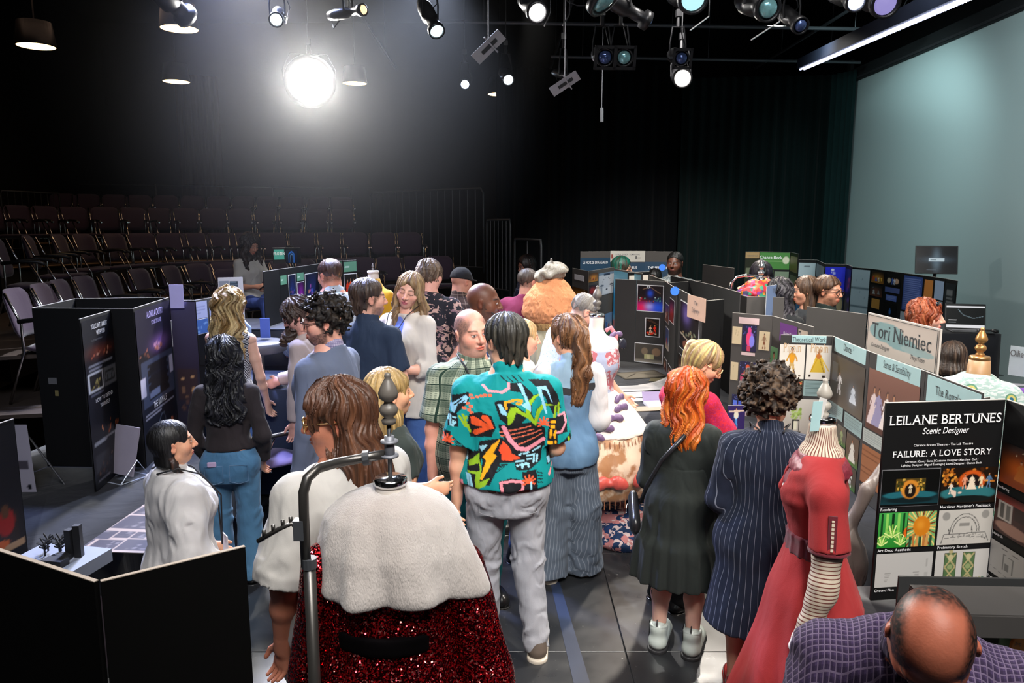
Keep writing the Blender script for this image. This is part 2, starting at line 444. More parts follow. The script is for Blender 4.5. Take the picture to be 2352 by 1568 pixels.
def person(label, px, py, Y, face, H=None, sex='m', w=1.0, depth=1.0, belly=0.0, lean=0, side=0, twist=0, head=(0,0,0), hs=1.0,
           armR=((.16,.0,-1),(.05,.22,-1)), armL=((-.16,.0,-1),(-.05,.22,-1)), handR=.35, handL=.35, legs=None, stance=1.0,
           skin='c99a80', hair=None, fc=None, top=None, bottom=None, shoes=None, wear=None, group=None, vis=('head','armR','armL','legs'), q=1.0, seat=None, hipback=0.0):
    T = A(px, py, Y); hgt = H if H else T[2]; S = hgt
    ps = max(Y, 1.2)/FPX*q                      # metres per pixel there
    hN = float(np.clip(ps*2.0, .0032, .0085)); hB = float(np.clip(ps*3.2, .007, .016)); hA = float(np.clip(ps*2.4, .0038, .010))
    # ---- skeleton
    RT = rotz(rad(twist))@rotx(-rad(lean))@roty(rad(side)); hz = .515*S; O = np.array([0, -hipback, hz])
    if seat is not None: O = np.array([0, 0, seat+.05*S])
    def tp(x, y, z): return O+RT@(np.array([x, y, z])*S)
    prof = T_M if sex == 'm' else T_F
    def tprof(e=0.0, z0=None, z1=None, fl=0.0):
        r = []
        for p in prof:
            z, rx, ry = p[:3]; cy = p[4] if len(p) > 4 else 0
            b = belly*math.exp(-((z-.07)/.085)**2)
            fade = 1 if z < .30 else .6
            r.append((z*S, (rx*w+b*.45)*S+e*fade, (ry*depth*w+b)*S+e*fade, 0, (cy+b*.55)*S))
        zmin = z0*S if z0 is not None else r[0][0]
        if z0 is not None and z0 < prof[0][0]:
            l = r[0]; r.insert(0, (z0*S, l[1]*(1+fl)+.01, l[2]*(1+fl)+.012, 0, l[4]))
        return r
    nb = tp(0, -.012, .322)
    RH = rotz(rad(head[0]))@rotx(-rad(head[1]))@roty(rad(head[2]))
    hh = .136*S*hs*(1 if S > 1.3 else 1.1)
    ndir = nrm(RT[:, 2]*.55+np.array([0, .18, .8])+RH[:, 2]*.3)
    HC = nb+ndir*.022*S+RH@np.array([0, .03, .40])*hh
    sw = .099*(w**.7) if sex == 'm' else .088*(w**.7)
    sh = {1: tp(sw, -.006, .263), -1: tp(-sw, -.006, .263)}
    arms = {}
    for sd, (d1, d2) in ((1, armR), (-1, armL)):
        e = sh[sd]+nrm(d1)*.170*S; wr = e+nrm(d2)*.150*S; arms[sd] = (sh[sd], e, wr, nrm(d2))
    hipj = {sd: O+np.array([sd*.052*S*w, 0, -.015*S]) for sd in (1,-1)}
    lg = {}
    for sd in (1,-1):
        k = np.array([sd*.056*S*stance*w**.5, .012*S, .275*S]); a = np.array([sd*.058*S*stance*w**.5, -.012*S, .045*S]); ft = np.array([sd*.02, 1, 0])
        if legs and sd in legs:
            k, a, ft = [np.array(x, float)*(S if i < 2 else 1) for i, x in enumerate(legs[sd])]
        lg[sd] = (hipj[sd], k, a, nrm(ft))
    # ---- root so that the head lands where it should
    htop = HC+RH@np.array([0, -.03, .52])*hh
    fr = rad(face); Rz = rotz(fr); ofs = Rz@htop
    root = empty('person', (T[0]-ofs[0], T[1]-ofs[1], T[2]-htop[2] if seat is not None else 0.0), fr, label, 'person', group)
    sk = np.array(hexc(skin)); fc = dict(fc or {})
    if hair and hair.get('style') in ('short','crop') and 'stubble' not in fc: fc.update(stubble=hair['col'], sk=.8)
    aw = (.95 if sex == 'm' else .84)*w**.6
    # ---- head
    def hp(x, y, z): return HC+RH@np.array([x, y, z])*hh
    K = .05*hh
    E = lambda c, r, k=.05, op='u', R2=None: ell(hp(*c), np.array(r)*hh, RH if R2 is None else RH@R2, k*hh, op)
    Cn = lambda a, b, ra, rb=None, k=.05, op='u': cone(hp(*a), hp(*b), ra*hh, (ra if rb is None else rb)*hh, k*hh, op)
    jw = fc.get('jaw', 1.0 if sex == 'm' else .92); fat = fc.get('fat', 0)
    HD = [E((0,-.06,.13),(.325,.405,.375)), E((0,.09,-.10),(.275*jw+fat*.03,.29,.36),.12), E((0,.20,-.33),(.135*jw+.03*fat,.14,.12),.12),
          Cn((-.15,.02,-.26),(.15,.02,-.26),.13*jw,None,.12), Cn((-.14,.31,.10),(.14,.31,.10),.055,None,.09),
          E((.175,.22,-.09),(.105,.12,.12),.1), E((-.175,.22,-.09),(.105,.12,.12),.1),
          E((.135,.405,.025),(.075,.06,.058),.07,'s'), E((-.135,.405,.025),(.075,.06,.058),.07,'s'),
          Cn((0,.385,.07),(0,.465,-.095),.030,.047,.05), E((.05,.40,-.115),(.036,.045,.034),.03), E((-.05,.40,-.115),(.036,.045,.034),.03),
          E((.125,.335,.030),(.058,.052,.046),.012), E((-.125,.335,.030),(.058,.052,.046),.012),
          Cn((-.12,.355,.075),(.12,.355,.075),.022,None,.04),
          E((0,.36,-.225),(.10,.055,.028),.03), E((0,.35,-.272),(.085,.058,.034),.03), E((0,.41,-.248),(.085,.03,.006),.02,'s')]
    for sd in (1,-1):
        Re = rotz(sd*-.35)@roty(sd*.12)
        HD += [E((sd*.335,-.03,-.02),(.035,.085,.13),.03,'u',Re), E((sd*.375,-.005,-.01),(.030,.045,.075),.03,'s',Re)]
    if fat: HD += [E((0,.10,-.42),(.20,.20,.12),.15)]
    nr = (.0385 if sex == 'm' else .0315)*S*(1+fat*.15+(w-1)*.3)
    neck = cone(nb-ndir*.05*S, HC+RH@np.array([0,-.06,-.22])*hh, nr*1.10, nr*.96, .02)
    HD.append(neck)
    meshes = []
    if 'head' in vis:
        V, F = sdf_mesh(HD, hN); L = (V-HC)@RH/hh
        c = np.tile(sk, (len(V), 1))
        n = vnoise(L*7, 3)[:, None]*.07+vnoise(L*25, 5)[:, None]*.05
        c = c*(1+n)
        def blob(cx, cy, cz, r, soft=.5):
            d = np.sqrt(((L[:,0]-cx)/r[0])**2+((L[:,1]-cy)/r[1])**2+((L[:,2]-cz)/r[2])**2)
            return np.clip((1-d)/soft, 0, 1)[:, None]
        red = sk*np.array([1.02,.62,.58])
        for sx in (1,-1): c = c*(1-.35*blob(sx*.19,.26,-.09,(.12,.2,.10)))+red*.35*blob(sx*.19,.26,-.09,(.12,.2,.10))
        b = blob(0,.45,-.09,(.08,.1,.07)); c = c*(1-.3*b)+red*.3*b
        for sx in (1,-1): b = blob(sx*.37,-.03,-.02,(.12,.12,.16)); c = c*(1-.4*b)+red*.4*b
        lip = np.array(hexc(fc['lips'])) if 'lips' in fc else sk*np.array([.88,.45,.42])
        b = blob(0,.37,-.247,(.115,.09,.062),.3); c = c*(1-b)+lip*b
        b = blob(0,.40,-.247,(.09,.08,.012),.5); c = c*(1-.8*b)
        hcv = np.array(hexc(fc.get('browc', (hair or {}).get('col', '3a2a20'))))
        for sx in (1,-1):
            xb = L[:,0]*sx; arc = .115+.02*np.sin(np.clip((xb-.05)/.18, 0, 1)*3.1)
            b = (np.clip(1-np.abs(L[:,2]-arc)/.026, 0, 1)*(xb > .045)*(xb < .23)*(L[:,1] > .15))[:, None]
            c = c*(1-.85*np.minimum(b*2, 1))+hcv*.8*.85*np.minimum(b*2, 1)
            if not fc.get('closed'):
                d = np.sqrt(((L[:,0]-sx*.127)/.048)**2+((L[:,2]-.026)/.021)**2); m = ((d < 1) & (L[:,1] > .3))[:, None]
                c = np.where(m, np.array([.62,.58,.55]), c)
                d = np.sqrt(((L[:,0]-sx*.127)/.021)**2+((L[:,2]-.028)/.024)**2); m = ((d < 1) & (L[:,1] > .3))[:, None]
                c = np.where(m, np.array([.05,.035,.025]), c)
            m = ((np.abs(L[:,2]-(.049 if not fc.get('closed') else .012)) < .010) & (np.abs(xb-.127) < .062) & (L[:,1] > .27))[:, None]
            c = np.where(m, c*.25, c)
        if 'beard' in fc:
            bc = np.array(hexc(fc['beard'])); bl = fc.get('beardlen', .8)
            m = np.clip((-.17-L[:,2]-.25*np.clip(L[:,1]-.15,0,1)+.25*np.clip(.3-L[:,1],0,.3))/.07, 0, 1)*np.clip((L[:,1]+.03)/.05,0,1)*np.clip((L[:,2]+.56)/.08, 0, 1)
            side_ = np.clip((.13-L[:,1])/.06, 0, 1)*np.clip((.08-L[:,2])/.08,0,1)*np.clip((L[:,1]-.0)/.03,0,1)*np.clip((L[:,2]+.5)/.1,0,1)
            cut = np.clip(1-np.sqrt((L[:,0]/.085)**2+((L[:,2]+.25)/.035)**2), 0, 1)*4
            ck = ((L[:,2] > -.19) & (np.abs(L[:,0]) > .10) & (L[:,1] > .1))
            m = np.clip(np.maximum(m*(~ck), side_)-np.clip(cut,0,1), 0, 1)*bl
            m = m*(.8+.3*vnoise(L*60, 8)); m = np.clip(m, 0, 1)[:, None]
            c = c*(1-m)+bc*m
        if 'stubble' in fc:   # cropped hair painted on the scalp
            sc = np.array(hexc(fc['stubble'])); r = fc.get('recede', 0.0)
            z = L[:,2]; y = L[:,1]
            m = np.clip((z+.28+.9*np.clip(y,-.5,0)*0-np.clip((y+.05)*1.1,0,1))/.10, 0, 1)*(y < .28)*np.clip((.30-y)/.05,0,1)
            top_ = np.clip((z-.26)/.12, 0, 1)*np.clip((y+.38)/.15, 0, 1)*np.clip((.27-np.abs(L[:,0]))/.08,0,1)
            m = m*(1-r*top_); ear = (np.abs(L[:,0]) > .33)&(z<.12); m = m*(~ear)
            m = (m*fc.get('sk', .75)*(.85+.3*vnoise(L*50, 4)))
            m = np.clip(m, 0, 1)[:, None]; c = c*(1-m)+sc*m
        if 'paint' in fc: c = fc['paint'](L, c)
        meshes.append((V, F, np.clip(c, 0, 1)))
    def limbcol(V):
        return np.clip(sk*(1+vnoise(V*18, 2)[:, None]*.06+vnoise(V*70, 9)[:, None]*.04), 0, 1)
    # ---- arms + hands
    U = S/1.75
    def hand_prims(wr, d, sd, curl, up=None):
        d = nrm(d)
        lat = nrm(np.cross(d, np.array([1.0,0,0]) if up is None else np.array(up, float)))  # thumb side
        if up is None and lat[1] < 0: lat = -lat
        pn = np.cross(d, lat)*sd
        if up is None: pn = nrm(pn)
        R = np.stack([lat, pn, d], 1); fr_ = lambda x, y, z: wr+R@(np.array([x, y, z])*U)
        out = [fcone(wr, R, (1,.48,1), (0,0,-.005*U), (0,0,.078*U), .030*U, .042*U, .012)]
        out.append(cone(wr-d*.03, wr+d*.02, .024*U*aw, .026*U*aw, .015))
        for i, (x, ln) in enumerate(((.030,.072),(.010,.081),(-.011,.074),(-.030,.058))):
            p0 = np.array([x, 0, .078]); a = curl*.8+.06*i; r = .0092
            dirv = np.array([x*.8, math.sin(a), math.cos(a)]); p1 = p0+nrm(dirv)*ln*.45
            a2 = a+curl*1.3; dirv = np.array([x*.3, math.sin(a2), math.cos(a2)]); p2 = p1+nrm(dirv)*ln*.32
            a3 = a2+curl*.9; dirv = np.array([0, math.sin(a3), math.cos(a3)]); p3 = p2+nrm(dirv)*ln*.25
            out += [cone(fr_(*p0), fr_(*p1), r*U, r*.95*U, .006), cone(fr_(*p1), fr_(*p2), r*.95*U, r*.86*U, .003), cone(fr_(*p2), fr_(*p3), r*.86*U, r*.74*U, .003)]
        out += [cone(fr_(.022,.004,.012), fr_(.052,.014,.046), .014*U, .011*U, .012), cone(fr_(.052,.014,.046), fr_(.058,.022+curl*.02,.078), .0105*U, .0085*U, .004)]
        return out
    for sd, nm, cu in ((1, 'armR', handR), (-1, 'armL', handL)):
        if nm not in vis: continue
        s_, e, wr, d2 = arms[sd]; up = None
        if isinstance(cu, tuple): cu, up = cu
        m1 = s_*.5+e*.5; m2 = e*.65+wr*.35
        pr = [cone(s_, m1, .030*S*aw, .0275*S*aw, .02), cone(m1, e, .0275*S*aw, .0225*S*aw, .02), cone(e, m2, .0225*S*aw, .0225*S*aw, .02), cone(m2, wr, .0225*S*aw, .0145*S*aw, .02)]
        V, F = sdf_mesh(pr+hand_prims(wr, d2, sd, cu, up), hA); meshes.append((V, F, limbcol(V)))
    # ---- trunk and legs
    TR = [stack(O, RT, tprof(-.006), .02)]
    for sd in (1,-1): TR.append(cone(sh[sd]-np.array([sd*.02*S,0,0]), sh[sd], .036*S*aw, .034*S*aw, .03))
    tl = w**.5*(1.0 if sex == 'm' else 1.03)
    if 'legs' in vis:
        for sd in (1,-1):
            h_, k_, a_, ft = lg[sd]; m_ = k_*.68+a_*.32
            TR += [cone(h_, k_, .050*S*tl, .031*S*tl, .03), cone(k_, m_, .031*S*tl, .031*S*tl, .03), cone(m_, a_, .031*S*tl, .0195*S*tl, .03)]
            TR += [cone(a_, a_+ft*.085*S+np.array([0,0,-.027*S]), .020*S, .013*S, .02), cone(a_-ft*.01*S, a_+np.array([0,0,-.025*S])-ft*.012*S, .02*S, .016*S, .02)]
    TR.append(cone(nb-ndir*.05*S, nb+ndir*.02*S, nr*1.08, nr, .02))
    V, F = sdf_mesh(TR, hB if bottom is None or not bottom.get('bare') else min(hB, .008)); meshes.append((V, F, limbcol(V)))
    vs, fs, cs, n = [], [], [], 0
    for V, F, c in meshes: vs.append(V); fs.append(F+n); cs.append(c); n += len(V)
    mesh_obj('body', np.concatenate(vs), np.concatenate(fs), SKIN, root, True, np.concatenate(cs))
    D = dict(S=S, O=O, RT=RT, tp=tp, tprof=tprof, nb=nb, ndir=ndir, HC=HC, RH=RH, hh=hh, hp=hp, arms=arms, lg=lg, root=root, aw=aw, tl=tl, hB=hB, hN=hN, w=w, nr=nr, sh=sh, hip=hipj, sk=sk, Rz=Rz)
    if hair: make_hair(D, **hair)
    if top:
        for t in (top if isinstance(top, list) else [top]): make_top(D, **t)
    if bottom: make_bottom(D, **bottom)
    if shoes: make_shoes(D, **shoes)
    if wear: wear(D)
    return D
def strands(L, col, col2=None, freq=38, tex=1.0, z=2.2, seed=0, wave=0.0):
    """colour running along locks; L in head units"""
    th = np.arctan2(L[:,0], L[:,1]+.05); zz = L[:,2]
    th = th+wave*np.sin(zz*9+3*vnoise(L*2.0, seed+3))*.12
    q = np.stack([np.sin(th)*freq*.3, np.cos(th)*freq*.3, zz*z], 1)
    n = vnoise(q, seed)*.5+vnoise(q*2.3, seed+1)*.5
    c = np.array(hexc(col))[None]*(1.3+n[:, None]*.8*tex)
    if col2 is not None:
        m = np.clip(vnoise(q*.8+7, seed+5)*1.6+.35, 0, 1)[:, None]; c = c*(1-m)+np.array(hexc(col2))*m*(1+n[:, None]*.6*tex)
    return np.clip(c, .002, 1), n
def make_hair(D, style='short', col='3a2a20', col2=None, th=.035, L=.3, wd=.36, dp=.2, back=.0, seed=0, hair2=None, ears=False, wave=0, mat=None, front=0, lay=0, tie=None, tex=1.0, fringe=False, recede=0.0, nape=0.0, splay=0.0, rim=False):
    hh, hp, RH, HC = D['hh'], D['hp'], D['RH'], D['HC']
    E = lambda c, r, k=.05, op='u': ell(hp(*c), np.array(r)*hh, RH, k*hh, op)
    P = [E((0,-.06,.13),(.325+th,.405+th,.375+th))]
    if style in ('short','crop'): P = [E((0,-.075,.19),(.325+th,.400+th,.325+th))]
    if style in ('short', 'curly', 'crop'):
        P.append(E((0,.64,.0),(.55,.48,.44+.05*recede), .06, 's')); P.append(E((0,.50,-.25),(.42,.38,.30),.06,'s'))
        n = RH@nrm([0,.62,-.9]); P.append(plane(hp(0,-.30,-.14-nape), n))
        if nape: P.append(E((0,-.24,-.10),(.24,.20,.30),.06))
        for sx in (1,-1): P.append(E((sx*.40,.03,-.06),(.12,.15,.20),.05,'s'))
        if style == 'curly':
            P = [E((0,-.08,.16),(.36+th,.43+th,.40+th)), E((0,.62,-.03),(.62,.50,.46),.06,'s'), E((0,.34,-.42),(.46,.42,.30),.06,'s'), plane(hp(0,-.3,-.28), RH@nrm([0,.5,-.9]))]
    else:
        P.append(E((0,.56,-.02),(.28,.37,.46),.05,'s')); P.append(E((0,.52,-.30),(.29,.36,.36),.05,'s'))
        n = RH@nrm([0,.25,-1]); P.append(plane(hp(0,-.3,-.30), n))
        if ears:
            for sx in (1,-1): P.append(E((sx*.42,.04,-.06),(.12,.13,.16),.04,'s'))
        if style == 'long':
            o = hp(0,-.13,0); Rl = np.eye(3); y = RH[:, 1]; yaw = math.atan2(-y[0], y[1]); Rl = rotz(yaw)
            top_ = .18*hh
            pr = [(-L,wd*.80*hh,dp*.75*hh,0,-back*hh-splay*hh),(-L*.8,wd*1.02*hh,dp*hh,0,-back*hh-splay*.8*hh),(-L*.4,wd*hh,dp*hh,0,-back*.7*hh-splay*.3*hh),(0,.37*hh,.30*hh,0,-.02*hh),(top_,.33*hh,.30*hh,0,0)]
            P.append(stack(o, Rl, pr, .05*hh, rnd=.02))
            if front:
                for sx in ((1,-1) if front == 2 else (front,)):
                    a = hp(sx*.31,.10,.05); b = a+Rl@np.array([sx*.03,-.02,-L*.35]); c = b+Rl@np.array([sx*-.01,.06,-L*.5])
                    P += [cone(a, b, .07*hh, .10*hh, .04*hh), cone(b, c, .10*hh, .05*hh, .04*hh)]
        if style == 'bob':
            o = hp(0,-.10,0); y = RH[:, 1]; Rl = rotz(math.atan2(-y[0], y[1]))
            P.append(stack(o, Rl, [(-L,wd*.92*hh,dp*.9*hh,0,-.03*hh),(-L*.6,wd*1.05*hh,dp*1.08*hh,0,-.04*hh),(0,.38*hh,.34*hh),(.25*hh,.33*hh,.33*hh)], .05*hh, rnd=.03))
            P.append(E((0,.60,-.18),(.27,.34,.42),.05,'s'))
        if fringe: P += [E((0,.26,.20),(.25,.12,.16),.05), E((0,.44,-.03),(.26,.16,.12),.04,'s')]
        if ears:
            for sx in (1,-1): P.append(E((sx*.42,.14,-.14),(.19,.21,.34),.04,'s'))
        if not fringe: P.append(E((0,.72,-.05),(.55,.50,.46),.05,'s'))
        if style == 'pony':
            a = hp(0,-.46,.16 if not tie else tie); P += [E(((0,-.44,.16) if not tie else (0,-.44,tie)),(.10,.09,.10),.05)]
            y = RH[:, 1]*np.array([1,1,0]); y = nrm(y); d = np.array([0,0,-1.0])
            p = a; r0 = wd*.25*hh; N = 6
            for i in range(N):
                t = (i+1)/N; dd = nrm(d-y*(.55*(1-t)**2+splay)+np.cross(y, d)*.10*math.sin(i*1.9+seed))
                q_ = p+dd*L/N; r1 = wd*.27*hh*(1.25-.8*abs(t-.45)-(.5 if i == N-1 else 0))
                P.append(cone(p, q_, r0, r1, .03*hh)); p = q_; r0 = r1
    fr = 26 if style != 'curly' else 9
    ca = 0.013*hh/.23
    def disp(Q):
        l = (Q-HC)@RH/hh
        if style in ('short','crop'): rg = np.clip(.15-l[:,2], 0, .4)*vnoise(l*np.array([16,16,3]), 7)*hh*.22
        else: rg = 0
        if style == 'curly': return (vnoise(l*11, seed)*.65+vnoise(l*22, seed+2)*.35)*ca*1.7*tex
        th_ = np.arctan2(l[:,0], l[:,1]+.05); th_ = th_+wave*.12*np.sin(l[:,2]*9+3*vnoise(l*2.0, seed+3))
        q = np.stack([np.sin(th_)*12, np.cos(th_)*12, l[:,2]*(1.1+wave)], 1)
        return (vnoise(q, seed)*.6+vnoise(q*2.1, seed+1)*.4)*ca*(.55+.55*wave)*tex+rg-.35*ca*(1+wave)*tex*.6
    V, F = sdf_mesh(P, max(D['hN'], .0036), disp=disp); l = (V-HC)@RH/hh
    if style == 'curly':
        n = vnoise(l*14, seed)*.5+vnoise(l*30, seed+1)*.4; c = np.array(hexc(col))[None]*(1+.7*n[:, None])
        if col2: m = np.clip(n*2, 0, 1)[:, None]; c = c*(1-m)+np.array(hexc(col2))*m
        c = np.clip(c, .002, 1)
    else: c, n = strands(l, col, col2, seed=seed, tex=tex, wave=wave)
    mesh_obj('hair', V, F, mat or (HAIR if style != 'curly' else HAIRM), D['root'], True, c)
def cutoff(a, b, t): return a+(b-a)*t
def make_top(D, mat=None, name='shirt', ease=.012, hem=-.05, sleeve=.6, se=.012, collar=False, open_=0, hood=False, flare=.02, amp=.008, neck=.318, colf=None, cuff=.3, h=None, neckw=0.0, vneck=0, smooth_shoulder=True, fold=None, lapel=None, sl2=None, hem_cut=None, band=None):
    S, O, RT, tp = D['S'], D['O'], D['RT'], D['tp']
    pr = D['tprof'](ease, hem, fl=flare)
    if hem < .02: pr = [(z, rx+(.020 if z < .04*S else 0), ry+(.026 if z < .04*S else 0), cx, cy) for z, rx, ry, cx, cy in pr]
    P = [stack(O, RT, pr, .03, z0=hem*S, z1=.335*S, rnd=.012, fold=fold)]
    aw = D['aw']
    for sd in (1,-1):
        s_, e, wr, d2 = D['arms'][sd]; sl = sleeve if not (sl2 and sd in sl2) else sl2[sd]
        P.append(cone(tp(sd*.035,-.010,.280), s_, .030*S+ease*.5, .031*S*aw+ease*.5, .06))
        if sl <= 0: continue
        r0 = .032*S*aw+se
        if sl <= 1:
            q = cutoff(s_, e, sl); P.append(cone(s_, q+(e-s_)*.12, r0, r0*1.0+cuff*se, .03, g=0)); d = nrm(e-s_)
            P.append(('cut', q, d, s_))
        else:
            P.append(cone(s_, e, r0, .027*S*aw+se, .03)); q = cutoff(e, wr, min(sl-1, .97))
            P.append(cone(e, q, .027*S*aw+se, (.0275-.010*(sl-1))*S*aw+se*(1+cuff), .025, cut=1))
    # sleeve end cuts act on their own cone only
    Q = []; i = 0
    while i < len(P):
        if i+1 < len(P) and isinstance(P[i+1], tuple):
            pr_ = P[i]; _, q, d, s_ = P[i+1]; ev0 = pr_.ev; q = np.array(q, f32); d = np.array(d, f32)
            pr_.ev = (lambda ev0, q, d: (lambda X: np.maximum(ev0(X), (X-q)@d)))(ev0, q, d); Q.append(pr_); i += 2
        else: Q.append(P[i]); i += 1
    P = Q
    n = RT[:, 2]; P.append(plane(tp(0,0,neck), RT@nrm([0,.08 if collar else .28,1]), .006))
    if vneck: P.append(cone(tp(0,.10,.34), tp(0,.115,.34-vneck), .045*S+neckw, .006, .01, 's'))
    if neckw: P.append(ell(tp(0,-.0,.335), np.array([.055*S+neckw, .05*S+neckw, .03*S+neckw*.5]), RT, .01, 's'))
    if open_: P.append(fcone(tp(0,.085,.31), RT, (1,1.5,1), (0,0,0), (0,0,-.5*S), open_*.8, open_*1.15, .008, 's'))
    if collar:
        nd = nrm(D['ndir']*.5+RT[:, 2]*.8); b = D['nb']
        P.append(cone(b-nd*.030*S, b+nd*.010*S, D['nr']+.016, D['nr']+.007, .008))
        P.append(plane(b+nd*.022*S, nd+RT[:, 1]*.25, .003))
    def disp(X):
        l = (X-O)@RT
        q = l*np.array([1,1,.6]); a = vnoise(q*9+3, 1); b = vnoise(q*np.array([22,22,13])+a[:, None]*1.5, 2)
        d = np.sin(26*(l[:,2]+.35*np.abs(l[:,0])+.05*a))*np.clip(.22*S-np.abs(l[:,2]-.10*S), 0, .1)*6
        return (a*.9+b*.8+d*.6+vnoise(q*np.array([38,38,20])+b[:, None]*2, 5)*.35)*amp
    V, F = sdf_mesh(P, h or D['hB'], disp=disp)
    cols = None
    if colf is not None: cols = colf((V-O)@RT, vnormals(V, F), S, D, V)
    o = mesh_obj(name, V, F, mat, D['root'], True, cols)
    return o
def make_bottom(D, mat=None, name='trousers', ease=.012, flare=0, ln=1.0, amp=.005, skirt=None, knee=0.0, bare=False, seatp=True, h=None, slope=0, drop=0):
    S, O, RT = D['S'], D['O'], D['RT']; P = []
    if skirt is None:
        P.append(stack(O, RT, D['tprof'](ease*.6), .03, z0=-.085*S, z1=.045*S, rnd=.02)); tl = D['tl']
        for sd in (1,-1):
            h_, k_, a_, ft = D['lg'][sd]; a2 = k_+(a_-k_)*ln
            P += [cone(h_+np.array([0,0,-.01*S]), k_, .049*S*tl+ease*.6, .034*S*tl+ease+knee, .035), cone(k_, a2-[0,0,.018*S], .034*S*tl+ease+knee, .024*S*tl+ease+flare, .03, cut=1)]
            P += [ell(h_+np.array([0,-.022*S,-.005*S]), (.048*S*tl+ease*.6,.046*S*tl+ease*.6,.055*S), None, .03)]
    else:
        P.append(stack(O, np.eye(3) if skirt.get('plumb', True) else RT, [(z*S, rx*S, ry*S, 0, cy*S) for z, rx, ry, cy in skirt['prof']], .03, rnd=.008,
                       fold=(skirt.get('n', 14), lambda z, a=skirt.get('a', .05): a*np.clip(1.05-z, 0, 1), skirt.get('ph', 0))))
    def disp(X):
        q = X*np.array([1,1,.8]); a = vnoise(q*11+5, 4); b = vnoise(q*np.array([16,16,30])+a[:, None]*2, 6)
        zz = (X[:,2]-O[2])/S
        kn = np.exp(-((zz+.24)/.05)**2)+np.exp(-((zz+.44)/.06)**2)+.6*np.exp(-((zz+.05)/.04)**2)
        return (a*.6+b*(.5+kn*1.1))*amp
    V, F = sdf_mesh(P, h or D['hB'], disp=disp)
    return mesh_obj(name, V, F, mat, D['root'], True)
def make_shoes(D, mat=None, sole=None, name='shoe', boot=0, heel=0.0, big=1.0):
    S = D['S']
    for sd in (1,-1):
        _, k_, a_, ft = D['lg'][sd]; b = np.array([a_[0], a_[1], a_[2]-.045*S]); f = ft; l = np.cross(f, [0,0,1.0]); R = np.stack([l, f, [0,0,1.0]], 1)
        u = S*big
        fr = lambda x, y, z: b+R@(np.array([x, y, z])*u)
        st = .012 if sole else .006
        P = [fcone(b, R, (1,1,.85), np.array([0,-.012,st+.022])*u, np.array([0,.095,st+.014])*u, .028*u, .028*u, .015), ell(fr(0,.06,st+.026), np.array([.025,.05,.018])*u, R, .02), cone(fr(0,-.005,st+.02), fr(0,-.008,.05+boot), .024*u, .026*u, .02), plane(fr(0,0,st), (0,0,-1), .004)]
        V, F = sdf_mesh(P, max(.005, D['hN']*1.2)); mesh_obj(name, V, F, mat, D['root'], True)
        P = [fcone(b, R, (1,1,1), np.array([0,-.015,st*.5])*u, np.array([0,.10,st*.5])*u, .030*u, .030*u, .01), plane(fr(0,0,st*1.15), (0,0,1), .003), plane(fr(0,0,.0005), (0,0,-1), .003)]
        V, F = sdf_mesh(P, max(.005, D['hN']*1.2)); mesh_obj('sole', V, F, sole or mat, D['root'].children[-1], True)
def glasses(D, mat, rw=.105, rh=.085, r=.008, sun=False, z=.02, up=0, name='glasses', lens=None):
    hp, hh = D['hp'], D['hh']; m = MB()
    for sx in (1,-1):
        pts = [hp(sx*.14+rw*math.cos(t), .43+up*.0-.02*abs(math.cos(t)), z+rh*math.sin(t)) for t in np.linspace(0, 2*math.pi, 15)]
        m.tube(pts, r*hh, 6, False)
        m.tube([hp(sx*(.14+rw),.40,z+.02), hp(sx*.34,.15,z+.03), hp(sx*.37,-.05,z+.02)], r*hh*.8, 6)
    m.tube([hp(-.035,.44,z+.02), hp(0,.475,z+.03), hp(.035,.44,z+.02)], r*hh, 6)
    o = m.build(name, mat, D['root'], True)
    if lens:
        ml = MB()
        for sx in (1,-1):
            ps = [hp(sx*.14+rw*.95*math.cos(t), .425, z+rh*.95*math.sin(t)) for t in np.linspace(0, 2*math.pi, 15)[:-1]]
            ml.add(ps, [tuple(range(14))])
        ml.build('lens', lens, o)
    return o
def lanyard(D, mat, card=None, drop=.28, back=False):
    tp, S = D['tp'], D['S']; m = MB()
    for sx in (1,-1):
        m.tube([tp(sx*.03,-.062,.325), tp(sx*.055,-.01,.338), tp(sx*.045,.055,.305), tp(sx*.02,.105+.01,.22), tp(0,.115,.335-drop)], .004, 5)
    return m.build('lanyard', mat, D['root'], True)
# ------------------------------------------------------------------ the black box theatre
blackwall = plain('black_wall_paint', (.010,.010,.011), .75, spec=.25, bump=.2, bs=30)
def struct(o): o['kind'] = 'structure'; return o
XR = 5.9
# floor: black painted hardboard sheets, each its own panel
m, nt, b = newmat('black_stage_floor'); setp(b, .32, 0, .45)
n = noise_node(nt, 2.2, 4); n2 = noise_node(nt, 38, 3); n3 = noise_node(nt, 7, 5)
c = mixcol(nt, n.outputs[0], (.008,.009,.011), (.030,.031,.034)); c = mixcol(nt, (NX(n2.outputs[0]) > .70).s, c, (.055,.054,.052))
sc = nt.nodes.new('ShaderNodeTexVoronoi'); sc.feature = 'DISTANCE_TO_EDGE'; sc.inputs['Scale'].default_value = 2.2
nt.links.new(c, b.inputs['Base Color'])
rr = NX(n3.outputs[0])*.34+.16; nt.links.new(rr.s, b.inputs['Roughness'])
add_bump(nt, b, n2.outputs[0], .10, .002); floor_m = m
sub = plain('floor_joint', (.03,.03,.03), .9)
fl = struct(MB().box((-1.6,7.5,-.03),(16.5,21,.05)).build('floor', sub))
for i in range(-3, 4):
    for j in range(-1, 5):
        cx = .3+i*2.44-.9; cy = 1.9+j*1.22+((i % 2)*.0)
        if not (-6 < cx < 6.6): continue
        o = MB().box((cx,cy,.0),(2.434,1.214,.012), bev=.002).build('floor_panel', floor_m, fl)
far_p = MB()
